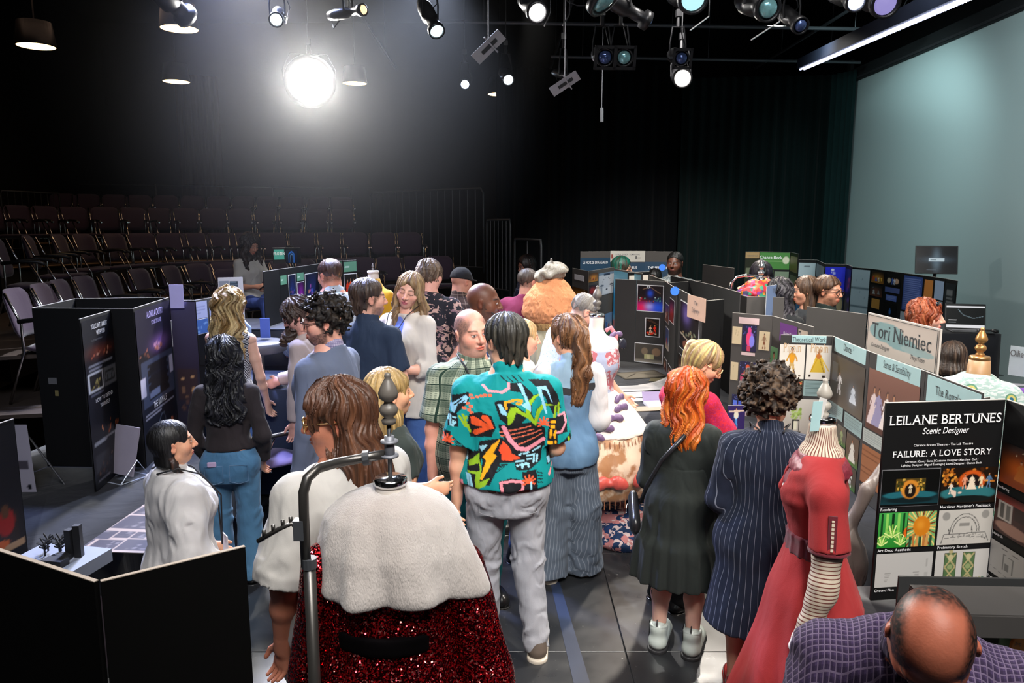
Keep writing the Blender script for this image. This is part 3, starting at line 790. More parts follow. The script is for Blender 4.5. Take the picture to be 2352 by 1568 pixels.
for i in range(-3, 4):
    for j in range(5, 13):
        far_p.box((.3+i*2.44-.9, 1.9+j*1.22, .0),(2.434,1.214,.012))
o = far_p.build('floor_panels_far', floor_m, fl); o['kind'] = 'stuff'
# scuffs and tape
tapem = plain('blue_floor_tape', (.018,.028,.060), .4); chalk = plain('chalk_mark', (.35,.35,.33), .8)
p0, p1 = G(1272,1330), G(1345,1568); d = (p1-p0)
o = MB().add([p0+[-.03,0,.008],p0+[.03,0,.008],p1+[.045,-.3,.008],p1+[-.045,-.3,.008]],[(0,3,2,1)]).build('tape_strip', tapem, fl)
for k in range(46):
    x, y = RNG.uniform(-.6,1.6), RNG.uniform(1.9,4.8); s = RNG.uniform(.002,.007); a = RNG.uniform(0,3.1)
    if k == 0: mb = MB()
    mb.add([(x-s,y,.008),(x+s,y-s*.5,.008),(x+s*.6,y+s,.008)],[(0,1,2)])
o = mb.build('floor_chips', chalk, fl); o['kind'] = 'stuff'
# walls
struct(MB().box((-1.6,18.1,3.5),(16.5,.15,7.5)).build('wall_back', blackwall))
struct(MB().box((-9.6,7.5,3.5),(.15,21,7.5)).build('wall_left', blackwall))
struct(MB().box((XR+.45,7.5,3.5),(.15,21,7.5)).build('wall_right', blackwall))
struct(MB().box((-1.6,-3.0,3.5),(16.5,.15,7.5)).build('wall_front', blackwall))
struct(MB().box((-1.6,7.5,7.0),(16.5,21,.15)).build('ceiling', plain('black_ceiling', (.008,.008,.009), .9)))
# projection screen along the right side
m, nt, b = newmat('screen_fabric'); setp(b, .9, 0, .1)
n = noise_node(nt, .35, 2); c = mixcol(nt, n.outputs[0], (.50,.60,.61), (.56,.68,.68)); nt.links.new(c, b.inputs['Base Color'])
sr = empty('projection_screen', (XR,8.2,0), 0, 'large pale blue-green projection screen filling the right wall', 'screen')
YF = 13.4; ZT = 4.76
def scr(u, v): return (.03*math.sin(u*9)*.2, 3.0-8.2+(YF-3.0)*u, .25+(ZT-.25)*v)
MB().sheet(scr, 24, 8).build('screen_cloth', m, sr, True)
hemm = plain('black_hem', (.012,.014,.016), .8)
MB().box((-.02,(YF+3)/2-8.2,ZT+.09),(.07,YF-3,.2)).build('top_border', hemm, sr)
MB().box((-.06,(YF+3)/2-8.2,ZT+.02),(.03,YF-3,.03)).build('batten_pipe', plain('grey_pipe', (.10,.10,.11), .4, .6), sr)
MB().box((-.01,YF-8.2+.05,2.6),(.06,.12,5.1)).build('side_border', hemm, sr)
# black drapes
def drape(name, p0, p1, z0, z1, label, nf, amp, col=(.004,.005,.006)):
    p0 = np.array(p0, float); p1 = np.array(p1, float); d = p1-p0; L = np.linalg.norm(d); n_ = np.array([-d[1], d[0]])/L
    rt = empty(name, (*p0, 0), 0, label, 'curtain'); nu = nf*8
    def f(u, v):
        a = amp*(math.sin(u*nf*2*math.pi)+.4*math.sin(u*nf*4.7+2))*(1-.25*v); q = d*u+n_*a; return (q[0], q[1], z0+(z1-z0)*v)
    MB().sheet(f, nu, 4).build('drape_cloth', plain('black_velour_%d' % int(col[2]*1000), col, .9, sheen=.05, spec=.05), rt, True)
    return rt
drape('stage_curtain', (3.05,13.75), (5.6,13.45), 0, 4.9, 'black velour stage curtain closing the far right corner beside the screen', 14, .05, (.006,.012,.012))
drape('stage_curtain', (-.3,14.4), (3.1,14.1), 0, 5.2, 'black velour stage curtain behind the far display tables', 15, .06)
drape('stage_curtain', (5.55,13.5), (5.80,13.0), 0, 4.9, 'narrow black curtain leg hanging against the screen edge', 5, .04, (.012,.03,.03))
drape('stage_curtain', (-7.4,16.9), (-6.6,17.3), 0, 5.6, 'dark brown curtain at the far left wall', 6, .05, (.03,.016,.008))
# ------------------------------------------------------------------ overhead rig
pipem = plain('black_steel_pipe', (.07,.075,.085), .4, .2); pipeg = plain('steel_pipe', (.20,.21,.24), .45, .2)
PZ = 5.0
def pipe(p, q, r=.024, m_=pipeg, label='black steel lighting pipe'):
    o = MB().tube([p, q], r, 8); pa, qa = np.array(p), np.array(q)
    for t in (.1,.5,.9): c = pa+(qa-pa)*t; o.tube([c, [c[0],c[1],6.92]], .005, 4)
    o = o.build('lighting_pipe', m_); return tag(o, label, 'pipe', None)
rows = [(3.1,-1.2,4.6,5.02,'nearest cross pipe of the lighting grid at the top edge'),(4.15,-.9,4.7,5.0,'second cross pipe of the lighting grid, over the rack of lamps'),
        (5.2,-.7,4.4,4.98,'third cross pipe of the lighting grid'),(6.2,-.5,5.3,5.0,'fourth cross pipe of the lighting grid, with green tape ring'),
        (7.6,-1.0,5.2,4.98,'fifth cross pipe of the lighting grid'),(8.9,-.9,5.4,4.96,'sixth cross pipe of the lighting grid'),
        (10.4,-1.0,5.3,4.95,'seventh cross pipe of the lighting grid'),(12.2,.6,5.6,4.9,'farthest cross pipe of the lighting grid, before the curtain')]
for Y_, x0, x1, z_, lb in rows: pipe((x0,Y_-.15,z_), (x1,Y_+.25,z_), .024, pipeg if Y_ < 9 else pipem, lb)
for x_, lb in ((-1.9,'long pipe running back over the seats'),(.9,'long pipe running back over the aisle'),(4.6,'long pipe running back beside the screen')):
    pipe((x_,1.2,5.12), (x_-.2,14,5.12), .022, pipem, lb)
pr_ = MB()
for y0, x_ in ((6.2,1.98),(8.9,2.6)): pr_.tube([(x_,y0-.0,4.99),(x_+.03,y0,4.99)], .0255, 10)
tag(pr_.build('tape_band', plain('green_tape',(.05,.5,.1),.5)), 'green tape ring on lighting pipe', 'tape')
lamp_black = plain('lamp_housing_black', (.014,.014,.016), .38, .5); chromem = plain('chrome', (.75,.75,.76), .12, 1.0, var=.03)
_en = {}
def lens_m(col, st):
    k = (col, st)
    if k not in _en: _en[k] = emis('lamp_lens_%d' % len(_en), col, st)
    return _en[k]
def fixture(p, aim, col, st, label, r=.085, L=.42, kind='ellipsoidal', gel=None, lens=None):
    p = np.array(p, float); d = nrm(np.array(aim, float)-p)
    root = empty('stage_lamp', p, 0, label, 'stage light'); s = nrm(np.cross(d, [0,0,1.0])); u = np.cross(s, d); R = np.stack([s, u, d], 1)
    MB().lathe([(.0,-L),(r*.8,-L*.98),(r*1.05,-L*.8),(r*1.05,-L*.45),(r*.72,-L*.38),(r*.72,-.06),(r*1.12,-.05),(r*1.12,.0),(r*.9,.0),(r*.9,-.03),(0,-.031)], (0,0,0), 20, R).build('housing', lamp_black, root, True)
    ln = MB().lathe([(r*.86,-.02),(r*.7,.004),(r*.4,.016),(0,.02)], (0,0,0), 20, R).build('lens', lens or lens_m(col, st), root, True)
    c = np.array([0,0,0])-d*L*.45; top_ = np.array([c[0], c[1], c[2]+.26])
    MB().tube([c+s*r*1.1, c+s*r*1.15+[0,0,.10], top_+s*r*.8, top_-s*r*.8, c-s*r*1.15+[0,0,.10], c-s*r*1.1], .008, 6).build('yoke', lamp_black, root)
    MB().tube([top_, top_+[0,0,.10]], .018, 8).tube([top_+[0,0,.1], [top_[0],top_[1],6.92-p[2]]], .007, 5).box(top_+[0,0,.12], (.05,.05,.06)).build('clamp', lamp_black, root)
    a = top_+[0,.02,.1]; MB().tube([c-d*L*.5, c-d*L*.6+[.05,0,-.1], c-d*.3*L+[.1,0,.05], a], .006, 5).build('cable', lamp_black, root, True)
    if gel:
        q = d*.03; g_ = MB()
        for k in (-1,1): g_.box(q+s*k*r*1.2, (r*.35, r*2.7, .008), R).box(q+u*k*r*1.2, (r*2.7, r*.35, .008), R)
        g_.build('gel_frame', lamp_black, root)
    return root
cam_p = (0,0,CAMZ)
fixture(A(712,188,7.9), (-.2,1.5,1.9), (1,.97,.92), 260, 'dazzling white stage lamp shining straight at the viewer over the seats', .235)
fixture(A(1068,194,9.6), (0,1,2.0), (.62,.74,1), 70, 'small bluish-white lamp left of the aisle pipes', .055)
fixture(A(1568,180,7.5), (1.0,1,1.9), (1,.93,.84), 60, 'bright warm lamp hanging alone before the dark curtain', .085)
fixture(A(1235,30,5.2), (1.2,1,1.2), (1,.95,.92), 16, 'round white lamp on the second pipe, left of centre', .065)
fixture(A(1168,184,9.2), (1.4,2,.6), (.8,.95,1), 16, 'small cyan-white lamp above the orange disc light', .065)
fixture(A(1004,73,6.2), (1.2,3,.2), (.7,.95,1), 10, 'pale lamp turned half away, right of the dazzling lamp', .06)
fixture(A(1312,178,7.8), (2.6,3,2.2), (1,.85,.95), 14, 'small pinkish lamp above a grey barn-door plate', .04)
glassd = plain('dark_lens_glass', (.05,.08,.20), .08, .5, var=.5, vs=40); glassc = plain('teal_lens_glass', (.18,.38,.40), .15, .4, var=.6, vs=30)
fixture(A(1390,132,7.0), (1.2,1,2), None, 0, 'unlit lamp with blue star-shaped lens in square frame', .075, gel=1, lens=glassd)
fixture(A(1434,132,7.0), (1.4,1,2), None, 0, 'unlit lamp with pale swirled lens in square frame', .075, gel=1, lens=glassc)
fixture(A(1566,134,7.0), (1.6,1,2), None, 0, 'unlit blue-lensed lamp just above the bright warm lamp', .065, gel=1, lens=glassd)
fixture(A(1594,-4,5.0), (1.6,1,2), (.45,.8,.85), 1.2, 'teal-lensed lamp cut by the top edge', .09)
fixture(A(1766,20,4.9), (2.2,1,2), None, 0, 'unlit round-lensed lamp hanging from the nearest pipe', .075, lens=glassc)
fixture(A(1968,4,5.0), (2.4,.5,1.6), (.6,.7,1), 12, 'tilted blue-white lamp near the light strip', .06)
fixture(A(2036,8,5.0), (2.4,.5,1.6), (.30,.26,.6), 1.0, 'violet-lit round lamp beside the light strip', .085)
fixture(A(1392,4,5.0), (2.6,4,1), None, 0, 'dark lamp housing at the top edge, centre', .11, lens=glassc)
fixture(A(634,46,6.5), (-1.0,2,2.0), (.8,.95,1), 6, 'lamp seen edge-on left of the dazzling lamp', .055)
fixture(A(836,22,6.5), (1.0,5,4.0), (1,.6,.3), 2, 'small lamp with orange glint at the top edge', .045)
fixture(A(1490,50,5.6), (2.6,6,3.0), None, 0, 'black lamp seen from the side over the centre pipes', .06, lens=glassd)
fixture(A(1840,60,6.0), (2.6,3,2.0), None, 0, 'dark bluish lamp on the right of the grid', .06, lens=glassd)
# barn-door plates
for (px, py, Y_, rz, lb) in ((1122,108,6.3,.75,'grey barn-door plate tilted beside the blue lamp'),(1297,192,7.4,.6,'grey barn-door plate under the small pink lamp')):
    p = A(px, py, Y_); R = rotx(.5)@roty(-rz)
    rt = empty('barn_door', p, 0, lb, 'lamp shutter'); MB().box((0,0,0),(.30,.006,.10), R).build('plate', plain('grey_metal',(.22,.22,.24),.4,.3), rt)
    MB().box(R@np.array([.01,-.008,0]),(.16,.004,.03), R).build('slot', hemm, rt); MB().tube([(0,0,0),(0,0,6.92-p[2])], .005, 5).box(R@np.array([.03,-.01,0]),(.012,.012,.16), R).build('bracket', plain('grey_metal',(.22,.22,.24),.4,.3), rt)
# loose cables swagged between pipes
cabm = plain('black_cable', (.05,.05,.055), .35)
for k in range(44):
    x = RNG.uniform(-.6,4.6); y = RNG.choice([3.1,4.15,5.2,6.2,7.6,8.9]); w_ = RNG.uniform(.2,.9); dr = RNG.uniform(.1,.35)
    pts = [(x+w_*t, y+.06*math.sin(7*t), 5.0-dr*math.sin(math.pi*t)-.03) for t in np.linspace(0,1,9)]
    if k == 0: cb = MB()
    cb.tube(pts, .007, 5)
tag(cb.build('lamp_cables', cabm), 'tangle of black lamp cables swagged along the overhead pipes', 'cable', None, 'stuff')
glint = plain('bright_steel', (.5,.5,.52), .2, .9)
for (a, b_, Y_, lb) in (((1585,70),(1628,38),5.6,'thin steel arm catching light above the warm lamp'),((1292,58),(1308,33),5.3,'short steel arm right of the round white lamp'),((1725,92),(1790,50),5.4,'steel safety arm at the right of the grid'),((1250,60),(1264,30),5.2,'steel arm left of the paired short arms')):
    tag(MB().tube([A(*a, Y_), A(*b_, Y_+.2)], .005, 6).tube([A(*b_, Y_+.2), [*A(*b_, Y_+.2)[:2], 6.92]], .003, 4).build('steel_arm', glint), lb, 'steel rod')
o = MB().tube([[*A(1383,180,8.2)[:2],6.92], A(1382,248,8.2)], .004, 6).tube([A(1382,248,8.2), A(1382,280,8.2)], .02, 6).build('hanging_weight', pipem); tag(o, 'cord with small weight hanging below the grid, centre', 'cord')
# ceiling discs of the house lights
disc_e = emis('house_light_glow', (1,.66,.30), 5.5)
for (px, py, wpx, lb) in ((83,107,78,'warm disc house light at the far left'),(412,67,80,'warm disc house light half behind a dark lamp'),(405,188,57,'lower warm disc house light left of the dazzling lamp'),(815,192,53,'warm disc house light just right of the dazzling lamp'),(1147,217,52,'warm disc house light above the right of the aisle')):
    z_ = 4.98; p = G(px, py, z_) if False else A(px, py, FPX*.46/wpx)
    rt = empty('house_light', p, 0, lb, 'ceiling light')
    MB().lathe([(.20,.30),(.235,.02),(.235,0),(.225,0),(.21,.03)], (0,0,0), 28).build('shade', lamp_black, rt, True)
    MB().lathe([(.222,.004),(0,.002)], (0,0,0), 28).build('diffuser', disc_e, rt)
    MB().tube([(0,0,.3),(0,0,6.92-p[2])], .012, 6).build('stem', lamp_black, rt)
fixture(A(430,40,6.6), (-2,9,3.0), None, 0, 'dark lamp with dangling cables in front of the left disc light', .09, lens=glassd)
# LED strip along the screen top
st = empty('light_strip', (4.35,0,0), 0, 'long bluish-white LED strip light slanting along the screen top', 'light strip')
q0, q1 = A(1842,163,11.6), A(2330,-42,5.3)
d_ = q1-q0; Lq = np.linalg.norm(d_); un = d_/Lq; st.location = tuple(q0)
ym = np.cross(un, [0,0,1.0]); ym /= np.linalg.norm(ym); zm = np.cross(ym, un); RR = np.stack([un, ym, zm], 1)
MB().box(d_/2+zm*.10, (Lq, .16, .14), RR).build('housing', plain('strip_housing', (.02,.022,.04), .4, .3), st)
leds = emis('led_cell', (.62,.68,1.0), 3.2)
N_ = 118
for k in range(N_):
    for row in (-1, 1):
        c = un*(Lq*(k+.5)/N_)+ym*row*.028+zm*.02
        o_ = MB().box((0,0,0), (Lq/N_*.50, .026, .02), RR, .006) if k == 0 and row == -1 else None
        if o_: led0 = o_.build('led_cell', leds, st); led0.location = tuple(c)
        else:
            o = led0.copy(); COL.objects.link(o); o.location = tuple(c)
# scattering ball added to stand in for the lens bloom of the dazzling lamp
bloom_c = A(712,188,7.75); hm = bpy.data.materials.new('lens_bloom_volume'); hm.use_nodes = True; nt = hm.node_tree; nt.nodes.remove(nt.nodes['Principled BSDF'])
vs_ = nt.nodes.new('ShaderNodeVolumeScatter'); tc = nt.nodes.new('ShaderNodeTexCoord'); NX.nt = nt; ln_ = nt.nodes.new('ShaderNodeVectorMath'); ln_.operation = 'LENGTH'; nt.links.new(tc.outputs['Object'], ln_.inputs[0]); f_ = nmax(1.0-NX(ln_.outputs['Value'])*(1/2.6), 0.0); dn_ = f_*f_*.020+f_*.009; nt.links.new(dn_.s, vs_.inputs['Density']); vs_.inputs['Anisotropy'].default_value = .3; nt.links.new(vs_.outputs[0], nt.nodes['Material Output'].inputs['Volume'])
bmh = bmesh.new(); bmesh.ops.create_icosphere(bmh, subdivisions=3, radius=2.6); meh = bpy.data.meshes.new('haze'); bmh.to_mesh(meh); bmh.free(); meh.materials.append(hm)
ho = bpy.data.objects.new('haze', meh); COL.objects.link(ho); ho.location = (bloom_c[0], bloom_c[1], bloom_c[2]-.0); tag(ho, 'pale stage haze glowing around the dazzling white lamp', 'haze', None, 'stuff')
pl_ = bpy.data.lights.new('dazzling_beam', 'SPOT'); pl_.energy = 900; pl_.color = (1,.97,.90); pl_.shadow_soft_size = .1; pl_.spot_size = rad(170); pl_.spot_blend = 1
po = bpy.data.objects.new('dazzling_beam', pl_); COL.objects.link(po); hd_ = nrm(np.array([-.2,1.5,1.9])-A(712,188,7.9)); po.location = tuple(A(712,188,7.9)+hd_*.06); po.rotation_euler = Vector(hd_).to_track_quat('-Z','Y').to_euler()
# ------------------------------------------------------------------ audience risers and seats
riser_top = plain('riser_brown_deck', (.060,.042,.032), .7, var=.25, vs=6, bump=.2)
riser_face = plain('riser_black_face', (.018,.017,.018), .7)
nosing = plain('riser_wood_nosing', (.28,.17,.09), .6)
seat_cl = cloth('plum_seat_fabric', (.058,.036,.060), fold=.05, weave=.3, sheen=.25)
arm_pl = plain('black_armrest', (.014,.014,.015), .35)
tubem = plain('chrome_tube', (.62,.60,.58), .2, 1.0, var=.04)
def make_chair(lab, seatmat=None):
    rt = empty('audience_chair', (0,0,0), 0, lab, 'chair')
    # facing +y, seat top at z .46
    sm = seatmat or seat_cl
    def bk(u, v):
        x = (u-.5)*.46*(1-.10*(2*v-1)**4); z = .52+.40*v; y = -.235-.09*v+.035*(1-(2*u-1)**2)*-1
        return x, y, z
    def slab(fn, th, nu=8, nv=6, ax=1, cr=.10):
        V = []; F = []
        for s in (1, -1):
            for j in range(nv+1):
                for i in range(nu+1):
                    u, v = i/nu, j/nv; du, dv = abs(2*u-1), abs(2*v-1)
                    # round the corners
                    k = max(0, du+dv-1.72)/.28; uu = .5+(u-.5)*(1-.10*k); vv = .5+(v-.5)*(1-.14*k)
                    x, y, z = fn(uu, vv); e = th*(1-.75*max(du, dv)**8)
                    if ax == 1: y += s*e
                    else: z += s*e
                    V.append((x, y, z))
        n = (nu+1)*(nv+1)
        for j in range(nv):
            for i in range(nu):
                a = j*(nu+1)+i; q = (a, a+1, a+nu+2, a+nu+1); F.append(q if ax == 2 else q[::-1]); q2 = tuple(n+t for t in q); F.append(q2[::-1] if ax == 2 else q2)
        ring = [i for i in range(nu+1)]+[j*(nu+1)+nu for j in range(1, nv+1)]+[nv*(nu+1)+i for i in range(nu-1, -1, -1)]+[j*(nu+1) for j in range(nv-1, 0, -1)]
        for a, b in zip(ring, ring[1:]+ring[:1]): F.append((a, n+a, n+b, b) if ax == 2 else (a, b, n+b, n+a))
        return V, F
    V, F = slab(bk, .022); mesh_obj('backrest', V, F, sm, rt, True)
    V, F = slab(lambda u, v: ((u-.5)*.47, -.22+.46*v, .445-.02*math.sin(v*3.14)+.01*v), .028, ax=2); mesh_obj('seat', V, F, sm, rt, True)
    for sx in (-1, 1):
        MB().tube([(sx*.25,.20,.0),(sx*.25,.14,.43),(sx*.25,.02,.66)], .011, 6).build('leg', tubem, rt, True)
        MB().tube([(sx*.24,-.34,.0),(sx*.25,-.20,.42),(sx*.25,-.20,.66),(sx*.245,-.30,.90)], .011, 6).build('leg', tubem, rt, True)
        a = MB().tube([(sx*.25,-.22,.67),(sx*.26,-.05,.69),(sx*.26,.10,.68),(sx*.255,.15,.655)], .021, 6).build('armrest', arm_pl, rt, True)
        MB().box((sx*.262,.165,.655),(.022,.014,.02)).build('arm_bolt', tubem, a)
    MB().tube([(-.25,.06,.40),(.25,.06,.40)], .009, 5).tube([(-.25,-.22,.40),(.25,-.22,.40)], .009, 5).build('crossbar', tubem, rt)
    return rt
chair0 = make_chair('plum audience chair with black armrests in the raked rows')
SEAT_ROWS = [  # (pixel x, pixel y of the back's top, depth)
 ('top row', [(143,452,14.6),(200,452,14.8),(262,451,15),(320,451,15.2),(378,451,15.4),(442,451,15.6),(503,451,15.8),(561,452,15.9),(612,452,16),(673,452,16.1),(731,452,16.1),(785,453,16.2)]),
 ('second row', [(-25,484,11.6),(37,483,12),(102,483,12.4),(167,483,12.8),(241,482,13.1),(306,481,13.4),(362,480,13.7),(422,479,13.9),(486,478,14.1),(551,477,14.3),(609,477,14.5),(663,477,14.6),(731,477,14.7),(782,477,14.8)]),
 ('third row', [(-10,578,7.4),(65,562,8.8),(133,553,10.0),(190,550,10.6),(262,545,11.2),(323,541,11.7),(391,540,12.0),(446,538,12.3),(503,535,12.6),(560,534,12.8),(626,531,13),(694,529,13.2),(755,527,13.4),(815,527,13.5),(880,528,13.6),(940,528,13.7)]),
 ('fourth row', [(34,674,6.1),(92,662,6.6),(136,652,7.1),(190,643,7.6),(252,633,8.2),(316,623,8.9),(391,617,9.6),(452,610,10.2),(510,605,10.5),(575,600,10.4),(640,597,11.0),(700,592,11.6),(762,590,12),(828,586,12.3),(892,585,12.5),(953,586,12.7),(1006,588,12.8)]),
]
first = True
ord_ = ['leftmost','second from the left','third from the left','fourth from the left','fifth from the left','sixth from the left','seventh from the left','eighth from the left','ninth from the left','tenth from the left','eleventh from the left','twelfth from the left','thirteenth from the left','fourteenth from the left','fifteenth from the left','sixteenth from the left','seventeenth from the left']
decks = []
for ri, (rn, pts) in enumerate(SEAT_ROWS):
    P = [A(px, py, Y_) for px, py, Y_ in pts]
    P = np.array(P); n = len(P)
    zt = np.median(P[:, 2]); zf = zt-.91
    line = []
    for i in range(n):
        t = P[min(i+1, n-1)]-P[max(i-1, 0)]; t[2] = 0; t = nrm(t)      # left -> right along the row
        fwd = np.array([t[1], -t[0], 0])                                # towards the stage
        rz = math.atan2(-fwd[0], fwd[1])
        o = chair0 if first else dup(chair0); first = False
        base = P[i]+fwd*.32; zf_i = P[i][2]-.91
        zf_i = zf
        o.location = (base[0], base[1], zf_i+.006); o.rotation_euler = (0, 0, rz+RNG.uniform(-.06,.06))
        o['label'] = 'plum audience chair, %s in the %s of the risers' % (ord_[i], rn)
        o['group'] = 'audience chairs in the %s' % rn
        line.append((base-fwd*.42, fwd))
    decks.append((line, zf))
# a ribbon of deck under each row, each a platform with a wooden nosing
for (line, zf), (rn, _) in zip(decks, SEAT_ROWS):
    L = [line[0][0]-(line[1][0]-line[0][0])*1.2]+[p for p, f in line]+[line[-1][0]+(line[-1][0]-line[-2][0])*1.0]
    Fd = [line[0][1]]+[f for p, f in line]+[line[-1][1]]
    if zf < .05: continue
    rt = empty('seating_riser', (float(L[len(L)//2][0]), float(L[len(L)//2][1]), 0), 0, 'brown-decked black riser carrying the %s of chairs' % rn, 'riser')
    o0 = np.array([L[len(L)//2][0], L[len(L)//2][1], 0]); top = MB(); fac = MB(); ns = MB()
    for i in range(len(L)-1):
        a, b = L[i], L[i+1]; fa, fb = Fd[i], Fd[i+1]; z = zf
        q = [a-fa*.28, b-fb*.28, b+fb*1.0, a+fa*1.0]; q = [np.array([p[0], p[1], z])-o0 for p in q]
        top.add(q+[p-[0,0,.03] for p in q], [(3,2,1,0),(4,5,6,7),(0,1,5,4),(1,2,6,5),(2,3,7,6),(3,0,4,7)])
        g = [p.copy() for p in (q[3], q[2])]; g2 = [p-[fa[0]*.04, fa[1]*.04, 0] for p in g]
        fac.add([g2[0]-[0,0,.03], g2[1]-[0,0,.03], [*g2[1][:2], .0], [*g2[0][:2], .0]], [(3,2,1,0)])
        ns.tube([g[0]-[0,0,.01], g[1]-[0,0,.01]], .013, 5)
    top.build('deck', riser_top, rt); fac.build('face', riser_face, rt); ns.build('nosing', nosing, rt)
# loose riser boxes by the left edge and behind the crowd
def box_riser(c, d, rz, lab, mt=None):
    rt = empty('riser_box', (c[0], c[1], 0), rz, lab, 'platform')
    MB().box((0,0,c[2]/2-.01),(d[0],d[1],c[2]-.02)).build('box', riser_face, rt); MB().box((0,0,c[2]-.01),(d[0]+.01,d[1]+.01,.02), bev=.004).build('top', mt or riser_top, rt)
    MB().box((0,-d[1]/2-.006,c[2]-.012),(d[0],.012,.022)).build('edge', nosing, rt)
box_riser((-3.55,5.15,.42),(.8,1.3), .2, 'low brown-topped riser step at the left edge')
box_riser((-3.3,4.4,.20),(1.0,1.0), .3, 'lowest brown-topped step behind the black poster boards')
box_riser((-.62,9.6,1.08),(1.1,.8), 0, 'brown step box highest behind the man in black cap')
box_riser((.30,9.3,.72),(1.2,.8), 0, 'middle step box with pale edge right of the black cap')
box_riser((.75,8.7,.40),(1.3,.8), 0, 'lowest step box right of the black cap')
# railings
railm = plain('rail_paint', (.050,.052,.056), .45, .3)
def railing(p, q, z0, h, n, lab, r=.016):
    rt = empty('railing', (*p, z0), 0, lab, 'railing'); d = np.array([q[0]-p[0], q[1]-p[1], 0.0])
    MB().tube([(0,0,0),(0,0,h-.08),d*.02+[0,0,h],d*.98+[0,0,h],d+[0,0,h-.08],d+[0,0,0]], r, 8).build('frame', railm, rt, True)
    MB().tube([(0,0,.1),d+[0,0,.1]], r*.7, 6).build('bottom_rail', railm, rt)
    for i in range(1, n): MB().tube([d*i/n+[0,0,.1], d*i/n+[0,0,h]], r*.45, 5).build('bar', railm, rt)
r0 = A(850,442,14.6); r1 = A(1110,455,12.9)
railing(r0[:2], r1[:2], r0[2]-1.45, 1.45, 16, 'black barred railing descending right of the seats')
r0 = A(1118,505,12.2); r1 = A(1172,512,11.6); railing(r0[:2], r1[:2], r0[2]-1.2, 1.2, 6, 'short black barred railing by the step boxes')
r0 = A(0,437,13.0); r1 = A(135,437,14.2); railing(r0[:2], r1[:2], r0[2]-1.1, 1.1, 9, 'black barred railing at the far left top of the seats')
r0 = A(1182,545,11.0); r1 = A(1243,575,10.0); railing(r0[:2], r1[:2], .0, r0[2]-.02, 2, 'rounded grey handrail behind the hooded visitor')
r0 = A(148,422,16.6); r1 = A(805,432,17.2)
rt = empty('railing', (*r0[:2], 0), 0, 'long thin guard rail behind the top row of seats', 'railing'); d = r1-r0
MB().tube([(0,0,r0[2]), (d[0],d[1],r1[2])], .014, 6).build('top_rail', railm, rt)
for t in (0,.31,.72,1): MB().tube([(d[0]*t,d[1]*t,0),(d[0]*t,d[1]*t,r0[2]+d[2]*t+.03)], .018, 6).build('post', railm, rt)
# free-standing plum chairs among the crowd
def loose_chair(px, py, z, rz, lab):
    p = G(px, py, z); o = dup(chair0); o.location = (p[0], p[1], 0.007); o.rotation_euler = (0,0,rad(rz)); o['label'] = lab; o['group'] = 'loose chairs on the stage floor'
    return o
purple = cloth('violet_seat_fabric', (.12,.085,.20), fold=.05, weave=.3, sheen=.3)
ch = loose_chair(617,1047,.46, 125, 'violet chair with chrome arms beside the woman in jeans and black curls')
c2 = loose_chair(1222,800,.75, 165, 'violet chair behind the blonde woman near the orange fringed cape')
for c in (ch, c2):
    for k in c.children:
        if k.name.startswith(('seat','backrest')): k.data = k.data.copy(); k.data.materials.clear(); k.data.materials.append(purple)
